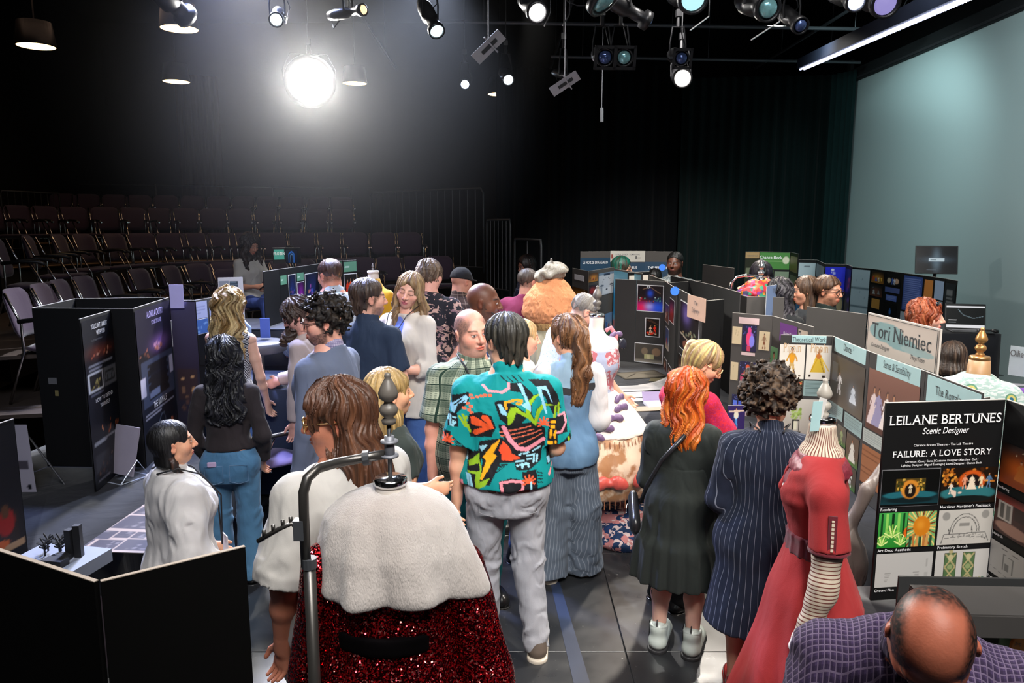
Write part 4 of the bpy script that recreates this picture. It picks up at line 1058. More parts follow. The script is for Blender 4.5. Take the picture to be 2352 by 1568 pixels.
# ------------------------------------------------------------------ printed matter
PRINT = attr_mat('printed_sheet', .42, .4)
SCREENP = attr_mat('lit_screen', .25, .5, emit=.9)
class Pic:
    """a tiny painter: u to the right, v up, colours as hex"""
    def __init__(s, bg='202020', asp=1.0, res=48):
        s.w = max(3, int(res*min(1, asp))); s.h = max(3, int(res*min(1, 1/asp))); s.asp = asp
        s.U, s.V = np.meshgrid(np.linspace(0,1,s.w+1), np.linspace(0,1,s.h+1)); s.a = np.tile(np.array(hexc(bg)), (s.h+1, s.w+1, 1))
    def put(s, m, col, al=1.0):
        m = np.clip(m, 0, 1)[..., None]*al; s.a = s.a*(1-m)+np.array(hexc(col))*m; return s
    def rect(s, u0, v0, u1, v1, col, al=1): return s.put(((s.U >= u0)&(s.U <= u1)&(s.V >= v0)&(s.V <= v1)).astype(float), col, al)
    def ell(s, cu, cv, ru, rv, col, al=1, soft=.15):
        d = np.sqrt(((s.U-cu)/ru)**2+((s.V-cv)/rv)**2); return s.put((1-d)/soft+.5*(soft < .2), col, al)
    def glow(s, cu, cv, ru, rv, col, al=1):
        return s.put(np.exp(-((s.U-cu)/ru)**2-((s.V-cv)/rv)**2), col, al)
    def line(s, pts, w, col, al=1):
        for (a, b), (c, d) in zip(pts, pts[1:]):
            L = (c-a)**2+(d-b)**2+1e-9; t = np.clip(((s.U-a)*(c-a)+(s.V-b)*(d-b))/L, 0, 1)
            q = np.sqrt((s.U-a-t*(c-a))**2*s.asp+(s.V-b-t*(d-b))**2/s.asp); s.put((q < w).astype(float), col, al)
        return s
    def grad(s, c0, c1, v0=0, v1=1):
        t = np.clip((s.V-v0)/(v1-v0), 0, 1)[..., None]; m = ((s.V >= v0)&(s.V <= v1))[..., None]
        s.a = np.where(m, np.array(hexc(c0))*(1-t)+np.array(hexc(c1))*t, s.a); return s
    def fig(s, cu, v0, h, col, skin='b08060', skirt=False, w=.5, legs=None, hair='301c14'):
        ww = h*w/s.asp*.5
        if skirt: s.put(((np.abs(s.U-cu) < ww*.35+ww*.9*(v0+h*.62-s.V)/(h*.62))&(s.V > v0)&(s.V < v0+h*.62)).astype(float), col)
        else:
            for k in (-1,1): s.line([(cu+k*ww*.1, v0+h*.5),(cu+k*ww*.42, v0)], ww*.16*s.asp**.5, legs or col)
        s.ell(cu, v0+h*.64, ww*.42, h*.19, col)
        for k in (-1,1): s.line([(cu+k*ww*.36, v0+h*.76),(cu+k*ww*.75, v0+h*.52)], ww*.10*s.asp**.5, col)
        s.ell(cu, v0+h*.93, ww*.22, h*.085, hair); s.ell(cu, v0+h*.90, ww*.16, h*.065, skin); return s
    def rows(s, u0, v0, u1, v1, n, col, al=.7, seed=0):
        r = np.random.RandomState(seed+n)
        for i in range(n):
            v = v1-(i+.5)*(v1-v0)/n; hh_ = (v1-v0)/n*.22; e = u1-(u1-u0)*r.uniform(0,.14) if i < n-1 else u0+(u1-u0)*.5
            s.put(((s.U > u0)&(s.U < e)&(np.abs(s.V-v) < max(hh_, .51/s.h))).astype(float), col, al)
        return s
    def speck(s, u0, v0, u1, v1, n, cols, size=.03, seed=0):
        r = np.random.RandomState(seed+n)
        for i in range(n): s.ell(r.uniform(u0,u1), r.uniform(v0,v1), size*r.uniform(.4,1.3)/s.asp**.5, size*r.uniform(.4,1.3)*s.asp**.5, cols[r.randint(len(cols))], .85)
        return s
def stage(res=30, asp=1.4, floor='3a2418', bg='0c0a0c', glow='a05030', figs=('c04030','d0b090'), seed=1, gl=.6):
    r = np.random.RandomState(seed); p = Pic(bg, asp, res); p.grad(floor, bg, 0, .42); p.glow(.5, .45, .38, .28, glow, gl)
    n = len(figs)
    for i, c in enumerate(figs): p.fig((i+.7)/(n+.4)+r.uniform(-.03,.03), .18+r.uniform(-.04,.06), r.uniform(.36,.5), c, skirt=bool(r.randint(2)))
    return p.speck(.1,.75,.9,.95,5,['e0d0b0','8090a0'],.012,seed)
def pic_mesh(p, O, u, v, nrm_, w, h, parent, name='photo', mat=None):
    n = p.U.size; V = np.array(O)[None]+p.U.reshape(-1,1)*w*u+p.V.reshape(-1,1)*h*v
    idx = np.arange(n).reshape(p.h+1, p.w+1); F = np.stack([idx[:-1,:-1], idx[:-1,1:], idx[1:,1:], idx[1:,:-1]], -1).reshape(-1, 4)
    return mesh_obj(name, V, F, mat or PRINT, parent, False, p.a.reshape(-1, 3))
# ------------------------------------------------------------------ lettering
_G = {}
def glyph(ch, off):
    k = (ch, off)
    if k in _G: return _G[k]
    cu = bpy.data.curves.new('g', 'FONT'); cu.body = ch; cu.size = 1; cu.resolution_u = 3; cu.offset = off
    o = bpy.data.objects.new('g', cu); COL.objects.link(o); dg = bpy.context.evaluated_depsgraph_get()
    me = bpy.data.meshes.new_from_object(o.evaluated_get(dg)); V = np.array([v.co[:2] for v in me.vertices]) if len(me.vertices) else np.zeros((0,2))
    F = [tuple(p.vertices) for p in me.polygons]; bpy.data.objects.remove(o); bpy.data.curves.remove(cu); bpy.data.meshes.remove(me)
    _G[k] = (V, F); return _G[k]
def text2d(s, size=1, serif=False, off=0.0, xs=1.0, slant=0.0, gap=.09, sv=.035):
    V = []; F = []; x = 0
    for ch in s:
        if ch == ' ': x += .30; continue
        g, f = glyph(ch, off)
        if not len(g): x += .3; continue
        a, b = g[:,0].min(), g[:,0].max(); q = g.copy(); q[:,0] += x-a; n = len(V); V += [tuple(t) for t in q]; F += [tuple(n+i for i in t) for t in f]
        if serif and ch not in 'OQCGScoes&,:.|0-()\'':
            for top in (False, True):
                yy = q[:,1].max() if top else 0.0
                if not top and ch in 'gpyqj': continue
                xs_ = np.sort(q[np.abs(q[:,1]-yy) < .012, 0])
                if not len(xs_): continue
                cl = np.split(xs_, np.flatnonzero(np.diff(xs_) > .13)+1)
                for c in cl:
                    if c[-1]-c[0] > .24: continue
                    if top and ch in 'tfdbhkilnmru' and c is not cl[0]: continue
                    l, r_ = c[0]-.055, c[-1]+(.055 if not (top and ch in 'dbhkilnmru') else 0)
                    y0, y1 = (yy-sv, yy) if top else (0, sv); n = len(V); V += [(l,y0),(r_,y0),(r_,y1),(l,y1)]; F.append((n,n+1,n+2,n+3))
            if ch in 'TEFL':
                ym = q[:,1].max(); l, r_ = q[:,0].min(), q[:,0].max()
                for (cx, y0, y1) in (([(l,ym-.13,ym),(r_-.03,ym-.13,ym)] if ch == 'T' else [(r_-.03,0,.16)]+([(r_-.03,ym-.16,ym)] if ch != 'L' else []))):
                    if ch == 'F' and y0 == 0: continue
                    n = len(V); V += [(cx,y0),(cx+.03,y0),(cx+.03,y1),(cx,y1)]; F.append((n,n+1,n+2,n+3))
        x += (b-a)+gap+(.03 if serif else 0)
    V = np.array(V)*size; V[:,0] = V[:,0]*xs+V[:,1]*slant; return V, F
def text(s, O, u, v, n, size, mat, parent, align='c', name='lettering', **k):
    V, F = text2d(s, size, **k)
    if align == 'c': V[:,0] -= (V[:,0].min()+V[:,0].max())/2
    W3 = np.array(O)[None]+V[:,:1]*u+V[:,1:]*v+np.array(n)*.0022
    return mesh_obj(name, W3, F, mat, parent)
# ------------------------------------------------------------------ display boards
boardk = plain('black_foam_board', (.026,.025,.025), .72, var=.15, vs=5)
boardb = plain('deep_black_board', (.004,.004,.0045), .6, var=.15, vs=5, spec=.25)
boardg = plain('grey_black_board', (.062,.056,.052), .8, var=.1, vs=5)
edgew = plain('board_cut_edge', (.42,.40,.37), .8)
whitep = plain('white_card', (.70,.70,.72), .6, var=.05)
blackp = plain('black_print', (.01,.01,.011), .5)
whitei = plain('white_ink', (.80,.80,.82), .55, var=.02)
greyi = plain('grey_ink', (.12,.12,.13), .6)
Z_ = np.array([0,0,1.0])
def board(label, pts, z0, z1, content, mat=None, th=.006, cat='display board', name='trifold_board', edge=True, tilt=0, label_z=None):
    """pts = plan points (x,y) or (x,y,z-ignored), left to right seen from the printed side; content[i] = items of panel i"""
    mat = mat or boardk; P = [np.array([p[0], p[1], 0.0]) for p in pts]; c0 = P[len(P)//2]
    rt = empty(name, (c0[0], c0[1], z0), 0, label, cat); out = []
    for i in range(len(P)-1):
        a, b = P[i]-c0, P[i+1]-c0; u = b-a; w = np.linalg.norm(u); u /= w; n = np.cross(u, Z_); h = z1-z0
        R = np.stack([u, -n, Z_], 1)
        pn = MB().box((a+b)/2-n*th/2+Z_*h/2, (w-.004, th, h), R).build('panel', mat, rt)
        if edge:
            e = MB().box((a+b)/2-n*th/2+Z_*(h+.0008), (w-.004, th*.92, .003), R).build('cut_edge', edgew, pn)
        it = content[i] if i < len(content) and content[i] else []
        for t in it:
            kd = t[0]
            if kd == 'pic':      # ('pic', u0, v0, u1, v1, Pic, frame?)
                _, u0, v0, u1, v1, p = t[:6]; fr_ = t[6] if len(t) > 6 else 0
                o = a+u*(u0*w)+Z_*(v0*h)+n*.0035
                if fr_: MB().box(a+u*((u0+u1)/2*w)+Z_*((v0+v1)/2*h)+n*.0012, ((u1-u0)*w+fr_*2, .002, (v1-v0)*h+fr_*2), R).build('photo_mount', whitep, pn)
                pic_mesh(p, o, u, Z_, n, (u1-u0)*w, (v1-v0)*h, pn)
            elif kd == 'card':   # ('card', u0,v0,u1,v1, mat)
                _, u0, v0, u1, v1, m_ = t; MB().box(a+u*((u0+u1)/2*w)+Z_*((v0+v1)/2*h)+n*.0012, ((u1-u0)*w, .0022, (v1-v0)*h), R).build('caption_card', m_, pn)
            elif kd == 'txt':    # ('txt', s, uc, v, size, mat, kw)
                _, s_, uc, v_, sz, m_ = t[:6]; kw = t[6] if len(t) > 6 else {}
                text(s_, a+u*(uc*w)+Z_*(v_*h)+n*.003, u, Z_, n, sz, m_, pn, **kw)
        out.append((pn, c0+a, u, n, w, h))
    return rt, out
# ---- 1 the tall pair of black boards on the left -----------------------------------------
T1 = 1.79; q = lambda px, py, z=T1: G(px, py, z)
A0, D0, E0, K0 = q(72,708), q(305,709), q(388,683), q(172,686)
inkp = plain('lilac_ink', (.46,.40,.80), .5, var=.02)
def dark_poster(seed, res=44):
    p = Pic('080a12', .42, res*2)
    p.glow(.5,.80,.35,.035,'703018',.9).speck(.2,.765,.85,.82,22,['c06040','e0a080','803020'],.013,seed)
    p.rows(.1,.70,.95,.74,2,'b0b0b8',.6,1); p.rect(.05,.575,.52,.69,'c8c8c8').rect(.09,.585,.48,.68,'10100c').speck(.12,.59,.45,.64,16,['807030','504020','a09050'],.014,seed+1)
    p.rect(.54,.575,.95,.69,'5a5a5c').line([(.58,.60),(.9,.60),(.86,.66),(.62,.66),(.58,.60)],.006,'202020').line([(.66,.60),(.66,.64),(.8,.64),(.8,.60)],.005,'202020')
    p.rows(.1,.545,.95,.565,1,'9090a0',.4); p.speck(.35,.30,.9,.37,18,['a05028','602818','d08050'],.014,seed+2).rows(.08,.25,.9,.285,2,'b8b8c0',.5,2)
    p.rect(.06,.10,.5,.2,'28282c').speck(.08,.06,.9,.16,20,['604030','806050','303848'],.016,seed+3).rows(.1,.03,.9,.06,1,'9090a0',.5); return p
Bp, Cp = q(183,729), q(262,707)
d_ad = D0-A0; 
rt, o_ = board('tall black board box, plain-sided with a small card, left of the poster pair', [A0, D0], .76, T1, [[('card',.10,.53,.185,.57,plain('dim_card',(.10,.10,.11),.7)),('card',.155,.455,.19,.49,plain('ochre_card',(.16,.13,.05),.7))]], boardb)
rt2, _ = board('black board panels closing the back of the left poster booth', [E0-[.03,0,0], K0, A0+[-.01,.02,0]], .76, T1, [[],[]], boardb, name='plain_board')
pp = dark_poster(3)
board('tall black poster reading YOU CAN\'T TAKE IT WITH YOU and HOW TO DEFEND YOURSELF', [Bp, Cp-[.0,.03,0]], .76, T1-.01, [[('pic',.01,.0,.99,.985,pp),
    ("txt","YOU CAN'T TAKE IT",.52,.925,.040,whitei,dict(xs=.62,off=.006,slant=.05)),('txt','WITH YOU',.55,.885,.040,whitei,dict(xs=.62,off=.006)),('txt','CO-SET DESIGN WITH HENRY',.42,.855,.014,greyi,dict(xs=.9)),
    ('txt','HOW TO DEFEND',.5,.50,.034,whitei,dict(xs=.92)),('txt','YOURSELF',.5,.46,.034,whitei,dict(xs=.9))]], boardb, name='poster_board')
p2 = Pic('0a0c16', .5, 90)
p2.grad('1c1830','181428',.72,1).glow(.62,.74,.22,.05,'8a60a0',.9).speck(.45,.70,.8,.76,14,['d08060','e0a0c0','604090'],.02,4).speck(.05,.68,.3,.74,8,['704030','a06050'],.015,5)
p2.rect(.05,.36,.97,.66,'3a4258').rect(.22,.40,.80,.63,'0a0a10').rect(.24,.41,.52,.45,'6a7490').rect(.26,.47,.80,.475,'1c2030').rect(.26,.55,.80,.56,'181c2a').rect(.02,.44,.14,.56,'c0bcd0').rect(.86,.50,.97,.62,'c8c4d8')
for k in range(4): p2.rect(.18,.44+k*.05,.28,.455+k*.05,'3a4258').rect(.76,.43+k*.05,.84,.45+k*.05,'3a4258')
p2.rows(.08,.28,.95,.315,2,'b0b0c0',.6,3).speck(.1,.1,.95,.2,18,['904828','c07050','503028'],.02,7).line([(.45,.22),(.52,.26),(.6,.25),(.63,.20),(.55,.17),(.46,.19),(.45,.22)],.008,'505868')
rt3, o3 = board('tall black poster headed ALONDRA CASTRO, SCENIC DESIGNER with THE ROYALE below', [D0+[.003,0,0], E0], .76, T1, [[('pic',.01,.0,.99,.985,p2),
    ('txt','ALONDRA CASTRO',.52,.915,.062,inkp,dict(xs=.58,off=.012,slant=.08)),('txt','SCENIC DESIGNER',.55,.865,.040,inkp,dict(xs=.66,off=.004)),('txt','THE ROYALE',.5,.325,.062,whitei,dict(xs=.72,off=.008,serif=True))]], boardb, name='poster_board')
F0 = q(412,672)
pf = Pic('2a2836', .25, 60); pf.grad('30283a','4a4660',.5,1).rect(.1,.28,.9,.5,'3a2c30').speck(.2,.3,.85,.48,9,['d0a070','80604a'],.04,3).speck(.1,.02,.9,.26,12,['5a4038','403048'],.05,2)
board('narrow poster panel with small photos folded back beside the royale poster', [E0+[.004,0,0], E0+[.20,-.02,0]], .76, T1-.02, [[('pic',.02,0,.98,.99,pf)]], boardb, name='poster_board')
ec = E0+np.array([.07,-.03,0]); 
tag(MB().box((ec[0],ec[1],T1+.01),(.10,.004,.17)).build('sign_card', plain('lilac_card',(.50,.46,.80),.6)), 'lilac card taped on the top corner of the royale poster', 'card')
# ---- 2 foreground black board, lower left -------------------------------------------------
q2 = lambda px, py: G(px, py, 1.42)
edgew = plain('tan_cut_edge', (.40,.33,.27), .8)
rb, _ = board('big plain black board seen from behind in the lower left foreground', [q2(562,1252), q2(228,1333), q2(-60,1240), q2(-260,1330)], .76, 1.42, [[],[],[]], plain('foreground_black', (.003,.003,.003), .7, spec=.1), th=.013)
edgew = plain('board_cut_edge', (.42,.40,.37), .8)
rb['label'] = 'big plain black board seen from behind in the lower left foreground'
pd = Pic('04050a', .5, 80); pd.ell(.62,.62,.10,.05,'2a6fb0').ell(.62,.62,.05,.025,'04050a').rect(.55,.1,.95,.36,'1a1008').ell(.80,.30,.10,.10,'8a1008').ell(.80,.38,.05,.05,'503018').rect(.60,.08,.98,.13,'a08060').ell(.7,.15,.12,.03,'b05010')
board('black board at the left edge with a blue letter and a red costume photo', [G(-210,1040,1.42), G(33,962,1.42)], .76, 1.42, [[('pic',.02,.02,.98,.98,pd)]], boardb, name='poster_board', th=.01)
# ---- 3 centre boards ----------------------------------------------------------------------
def st(*a, **k): return stage(*a, **k)
z7 = 1.75
pl = Pic('b9bcc4', 1.35, 44); pl.rect(0,.9,1,1,'6b7f96').rect(.3,.86,.7,.96,'1c2a44')
for k in range(9):
    a_ = math.pi*(k+.5)/9; pl.ell(.5+.3*math.cos(a_), .42+.34*math.sin(a_), .02,.02,'303848')
pl.rect(.1,.38,.3,.44,'202838').rect(.7,.38,.9,.44,'202838').rect(.25,.06,.75,.3,'c8cbd0').line([(.2,.06),(.2,.34),(.1,.34)],.01,'404858').line([(.8,.06),(.8,.34),(.9,.34)],.01,'404858').rect(.45,.2,.55,.26,'202838')
yel = lambda s_: stage(20, 1.35, 'c08018','4a2c08','e09020',('201810','902020','302010'), s_, .95)
red_ = lambda s_: stage(20, .9, '702010','1c0806','c03018',('c02818','d06040'), s_, .9)
board('grey-black trifold with yellow stage photos and a white floor plan, behind the leaning man', [G(1315,598,z7+.1), G(1352,604,z7+.1), G(1413,613,z7)], .75, z7, [
    [('card',.15,.86,.75,.93,whitep),('pic',.02,.60,.98,.76,yel(1)),('pic',.02,.36,.98,.50,yel(2)),('pic',.02,.15,.98,.28,yel(5))],
    [('pic',.0,.86,.32,.97,yel(3)),('pic',.02,.70,.26,.82,red_(4)),('pic',.0,.46,.28,.60,yel(6)),('pic',.36,.66,.97,.95,pl),('pic',.62,.10,.92,.40,stage(24,.8,'508040','6080a8','80a0c0',('3060b0','903030','c0b0a0'),8)),('pic',.45,-.0,.9,.08,red_(9))]], boardg)
navy = '1d3a52'
def nav(seed, t=1): p = Pic(navy, .9, 44); p.rows(.05,.60,.55,.68,2,'8aa0b0',.6,seed).rows(.55,.58,.95,.70,3,'8aa0b0',.5,seed+1).line([(.3,.0),(.45,.55)],.012,'c0b8a0',.5).line([(.8,.1),(.95,.5)],.012,'d8a890',.8).rect(.1,.1,.5,.4,'142838'); return p
z8 = 1.90
t_ = [G(1333,578,z8), G(1402,577.5,z8), G(1482,577.5,z8), G(1545,578,z8)]
tt = Pic('b8b4ac', 3.2, 60); tt.rows(.05,.2,.3,.5,2,'807870',.6,1).rect(.02,.3,.07,.7,'803028').rect(.72,.25,.76,.5,'2a2a30').rows(.78,.25,.96,.45,1,'807870',.6,2)
board('dark blue trifold headed LE NOZZE DI FAGARO, ORPHEUS and THE SEEING PLACE, farthest centre', t_, .95, z8, [
    [('pic',.0,.0,1,.9,nav(1)),('txt','LE NOZZE DI FAGARO',.5,.80,.062,whitei,dict(xs=.62,off=.014))],
    [('pic',.0,.0,1,.82,nav(2)),('pic',.0,.83,1,1.01,tt),('txt','RORA GABOR TOMINSONE',.5,.94,.035,greyi,dict(xs=.85,off=.01)),('txt','ORPHEUS',.60,.71,.062,whitei,dict(xs=.68,off=.014))],
    [('pic',.0,.0,1,.83,nav(3)),('txt','THE SEEING PLACE',.62,.71,.062,whitei,dict(xs=.80,off=.014))]], boardg)
z9 = 1.70
pA = Pic('0c0a10', 1.25, 64); pA.grad('2a3ac0','10103a',.0,.38).glow(.15,.12,.28,.22,'e01850').glow(.5,.18,.18,.12,'b0a8e0',.9).glow(.85,.15,.3,.2,'1858e8',.9).glow(.5,.7,.1,.12,'1848c0').speck(.05,.38,.3,.55,9,['308a80','a0c0b0','c03040'],.03,3).speck(.7,.36,.95,.6,9,['40a090','206860','b0d0d0'],.03,4).speck(.35,.35,.65,.46,10,['a04030','301818'],.025,5).line([(.2,.85),(.5,.95),(.9,.70)],.014,'705848').ell(.42,.95,.07,.05,'d0d8e0').ell(.42,.95,.04,.03,'10080c')
pB = Pic('100a08', .75, 40); pB.line([(.1,.9),(.9,.7)],.012,'604030').line([(.2,.95),(.7,.8)],.012,'503828').speck(.1,.1,.9,.25,12,['c02010','e04020','c8b090'],.05,6).fig(.35,.2,.4,'d8b8a0').fig(.68,.2,.45,'e02810').speck(.3,.6,.7,.64,4,['e0a040'],.02)
pC = Pic('4a4640', 1.6, 48); pC.ell(.35,.6,.12,.2,'7a6a58').ell(.78,.6,.16,.22,'8a7058').rect(.35,.2,.7,.45,'a8a478').rect(.45,.1,.55,.4,'c0b890').rect(0,0,1,.12,'b0aca0').grad('9a9488','5a544c',0,.18)
sm_ = lambda s_, a=.7: stage(18, a, '5a3020','181214','a06040',('c0a090','602820'), s_, .8)
c0_, c1_, c2_, c3_ = G(1413,641,z9), G(1462,643,z9), G(1528,646,z9), G(1554,664,z9)
board('black trifold with three mounted photos, a blue and magenta one on top, centre table', [c0_, c1_, c2_, c3_], .76, z9, [
    [],[('pic',.06,.64,.94,.94,pA,.008),('pic',.38,.34,.84,.55,pB,.008),('pic',.02,.02,.98,.24,pC,.008)],
    [('pic',.50,.62,.88,.86,stage(20,.6,'6a1810','0a0808','c02010',('801810',),3),.006),('pic',.08,.56,.44,.76,sm_(2,.5),.006),('pic',.22,.27,.50,.50,stage(18,.4,'c8b080','203860','3060a0',('c02828',),5),.006),('pic',.10,-.02+.02,.40,.13,sm_(6),.006),('pic',.52,.0,.85,.13,sm_(7),.006)]], boardk)
e0_, e1_, e2_ = G(1560,664,z9), G(1613,692,z9), G(1664,687,z9)
board('black board with a large mounted photo and three small ones, right of the centre table', [e0_, e1_], .76, z9, [
    [('pic',.12,.44,.92,.90,Pic('141014', .7, 50).glow(.35,.78,.2,.18,'6a58a0').speck(.2,.3,.9,.5,18,['a08868','504030','808a70'],.035,2).line([(.05,.32),(.8,.22)],.02,'b0a090').ell(.5,.12,.3,.12,'7a4a38'),.010),
     ('pic',.10,.18,.48,.36,sm_(11),.006),('pic',.58,.14,.92,.30,sm_(12),.006),('pic',.2,-.0,.8,.10,sm_(13,1.4),.006)]], boardk)
board('plain black panel folded forward at the right end of the centre table', [e1_, e2_], .76, z9, [[]], boardb, name='plain_board')
peach = plain('peach_card', (.55,.36,.27), .7); blueT = plain('blue_tab', (.03,.16,.75), .5)
bo = (e0_+e1_)/2
rt, _ = board('peach card handwritten The Tallyway clipped on the board top', [G(1580,662,1.78), G(1622,672,1.78)], z9-.16, z9+.03, [[('txt','The',.5,.62,.05,greyi,dict(slant=.25)),('txt','Tallyway',.5,.28,.058,greyi,dict(slant=.3,xs=.8))]], peach, .003, 'card', 'name_card', False)
tb = G(1580,648,1.8); o = MB().lathe([(.001,0),(.04,0),(.04,.006),(.001,.006)], (0,0,0), 20, rotx(math.pi/2)).build('round_tab', blueT); o.location = (float(bo[0])-.1, float(bo[1])+.15, z9+.02); tag(o, 'round blue tab on the board top by the peach card', 'tab')
o = dup(o); p_ = A(1521,614,9.2); o.location = tuple(p_); o['label'] = 'round blue tab on the farther board top, below the bearded visitor'
# fold-over top flaps and farther plain boards
board('grey-topped board with bent top flap, behind the blue and magenta photo', [G(1478,612,1.78), G(1540,632,1.78), G(1612,628,1.78)], .76, 1.70, [[],[]], boardk, name='plain_board')
board('turquoise sheet board with faint handwriting behind the centre trifold', [G(1411,617,1.74), G(1476,628,1.74)], .76, 1.74, [[('pic',.0,.0,.96,.98,Pic('5f98ae', .8, 30).rect(0,.4,.3,.75,'2a80b0').speck(0,.0,.3,.35,5,['c05020','803018'],.05,2).rows(.2,.8,.8,.92,2,'4080a0',.4))]], boardg)
board('black-framed card with faint handwritten title behind the centre trifold', [G(1442,633,1.70), G(1492,631,1.70)], 1.40, 1.74, [[('card',.06,.05,.94,.88,plain('cream_card',(.62,.56,.48),.7)),('txt','the Creatories',.5,.58,.05,greyi,dict(slant=.3,xs=.8))]], boardb, cat='card', name='name_card')
board('plain grey-black board standing higher, right of the bearded visitor', [A(1614,603,9.0), A(1686,617,8.2)], .76, 1.84, [[]], boardg, name='plain_board')
board('long plain black board running behind the peach card', [G(1540,633,1.72), G(1640,655,1.72), G(1700,672,1.72)], .76, 1.72, [[],[]], boardk, name='plain_board')
b_ = [G(1664,668,1.66), G(1716,681,1.66), G(1802,683,1.66)]
board('plain brown-black board with a yellow mark, in front of the ruffled costume', b_, .76, 1.66, [[('card',.08,.86,.11,.93,plain('yellow_mark',(.7,.6,.1),.6))],[]], boardg, name='plain_board')
rt, _ = board('slanted blue-grey poster with orange lettering leaning on the plain board', [A(1759,700,6.6), A(1795,700,6.9)], 1.36, 1.77, [[('pic',.0,.0,1,1,Pic('6f83a8', .7, 20)),('card',.05,.80,.95,.97,peach),('txt','OLIVIARA',.5,.84,.055,greyi,dict(xs=.45,slant=.1)),('card',.1,.22,.8,.50,peach),('txt','DESIGN',.45,.30,.06,plain('slate',(.12,.16,.3),.6),dict(xs=.45))]], whitep, .003, 'poster', 'poster', False)
# ---- 4 right side boards ------------------------------------------------------------------
z4 = 1.60
cream = 'c9b795'
skf = lambda s_: Pic(cream, .75, 26).fig(.5,.08,.8,'8a6a50', skirt=s_ % 2 == 0, legs='7a4a30')
purp = lambda s_: Pic('1c1a3c', .7, 40).speck(0,.6,1,1,26,['6080e0','90a0f0','304090'],.02,s_)
n1 = purp(1).ell(.55,.45,.26,.30,'a050c0').ell(.45,.48,.18,.26,'e04070').ell(.5,.8,.12,.12,'d04080').ell(.68,.4,.18,.22,'8080e0').rect(.35,.02,.6,.2,'c03858')
n2_ = purp(2).ell(.5,.35,.30,.35,'9a5a3a').ell(.5,.78,.12,.10,'d05030').ell(.75,.5,.15,.12,'b0a0d0').ell(.2,.3,.15,.2,'b04060').ell(.45,.3,.12,.3,'6a3a20')
n3 = purp(3).rect(.1,.2,.45,.6,'5a78e0').rect(.55,.3,.9,.7,'4860c8').speck(.1,.1,.9,.4,12,['c0d0f0','a060c0'],.05,4)
n4 = Pic('2a1c50',1.3,40).fig(.5,.05,.85,'4a90d0',skin='c89070').ell(.5,.6,.13,.16,'c8c0b0').line([(.1,.75),(.9,.78)],.035,'c0a898')
pk = plain('pink_caption', (.62,.46,.46), .7)
a_, b2, c2_ = G(1682,718,z4), G(1775,726,z4), G(1868,751,z4)
pg = Pic('3a8050', .35, 50); pg.grad('3f7a34','6aa070',0,1).fig(.5,.05,.85,'c0a0a0',skirt=True)
board('black trifold of small costume sketches with a purple name card, behind the brown bob', [a_, b2, c2_], .76, z4, [
    [('card',.18,.905,.68,.965,pk),('pic',.03,.70,.27,.87,Pic(cream,.75,20).line([(.3,.5),(.4,.8),(.5,.6)],.02,'a89878').line([(.6,.5),(.7,.8)],.02,'a89878')),('pic',.29,.64,.64,.895,n1),('pic',.70,.67,.96,.85,skf(1)),('card',.28,.60,.62,.63,pk),
     ('pic',.03,.34,.22,.52,Pic(cream,.75,20).line([(.3,.5),(.4,.8)],.02,'a89878')),('pic',.26,.30,.66,.54,n2_),('pic',.70,.33,.95,.50,skf(2)),('card',.26,.25,.62,.285,pk),('pic',.10,.06,.40,.20,n3),('card',.28,.0,.5,.045,pk)],
    [('pic',.22,.80,.65,.965,Pic('6a3a80',1.2,24)),('txt','Nathaniel Trix',.435,.86,.045,whitei,dict(slant=.35,xs=.55)),('pic',.68,.80,.9,.95,Pic('b8a898',1,20).rect(.05,.5,.3,.9,'303030').rect(.12,.55,.22,.8,'d0c8c0')),('pic',.0,.25,.20,.72,pg),('card',.68,.74,.95,.78,pk)]], boardg)
o = board('blue costume photo on a low board strip under the purple-lit photos', [G(1672,925,1.0), G(1712,925,1.0)], .80, .98, [[('pic',.0,.0,1,1,n4)]], boardk, name='photo_card', cat='photo')
board('plain grey-black board behind the costume designer name sign', [G(1853,704,1.62), G(1990,722,1.62)], .76, 1.62, [[]], boardg, name='plain_board')
zt = 1.58
serif = dict(serif=True, xs=.80, off=.0)
aqua = plain('aqua_caption', (.36,.56,.58), .6, var=.05); inkd = plain('dark_green_ink', (.02,.03,.035), .6)
pip1 = Pic('d2cdc4', .82, 60); pip1.fig(.5,.10,.82,'b8862a',legs='b89a60',w=.55).ell(.5,.60,.09,.14,'d09020').line([(.42,.28),(.36,.08)],.018,'4a2c1c').line([(.60,.26),(.68,.06)],.018,'4a2c1c')
pip2 = Pic('d2cdc4', .82, 60); pip2.put(((np.abs(pip2.U-.5) < .10+.42*(.72-pip2.V))&(pip2.V > .2)&(pip2.V < .72)).astype(float),'c8a838'); pip2.line([(.6,.65),(.95,.25)],.02,'d8b840').line([(.45,.6),(.2,.22)],.02,'b89020').line([(.55,.6),(.75,.2)],.012,'8a6a18').ell(.5,.80,.06,.06,'8a5a40').ell(.53,.83,.07,.07,'9a7050').ell(.5,.68,.10,.08,'b06830').rect(.14,.08,.22,.14,'241810').rect(.68,.06,.80,.12,'241810')
gold = plain('gold_print', (.55,.38,.22), .6)
col8 = lambda s_, res=24, asp=1.3: Pic('2a2418', asp, res).speck(0,0,1,1,46,['c04030','508040','c0a060','a05830','d8c8a0','303020'],.07,s_)
plm = Pic('b4b0a8', 1.35, 60); plm.grad('989088','bab6ae',0,1).rect(.34,.12,.42,.40,'c8c4b0').line([(.34,.12),(.34,.40),(.47,.40),(.47,.12)],.012,'202020').line([(.32,.06),(.5,.06)],.02,'181818').speck(.30,.42,.50,.72,30,['90a850','a0b868','708838'],.035,3)
org = Pic('b07838',1.1,30); org.fig(.5,.1,.7,'c8b8a0',skin='5a3020').ell(.5,.15,.15,.08,'603018')
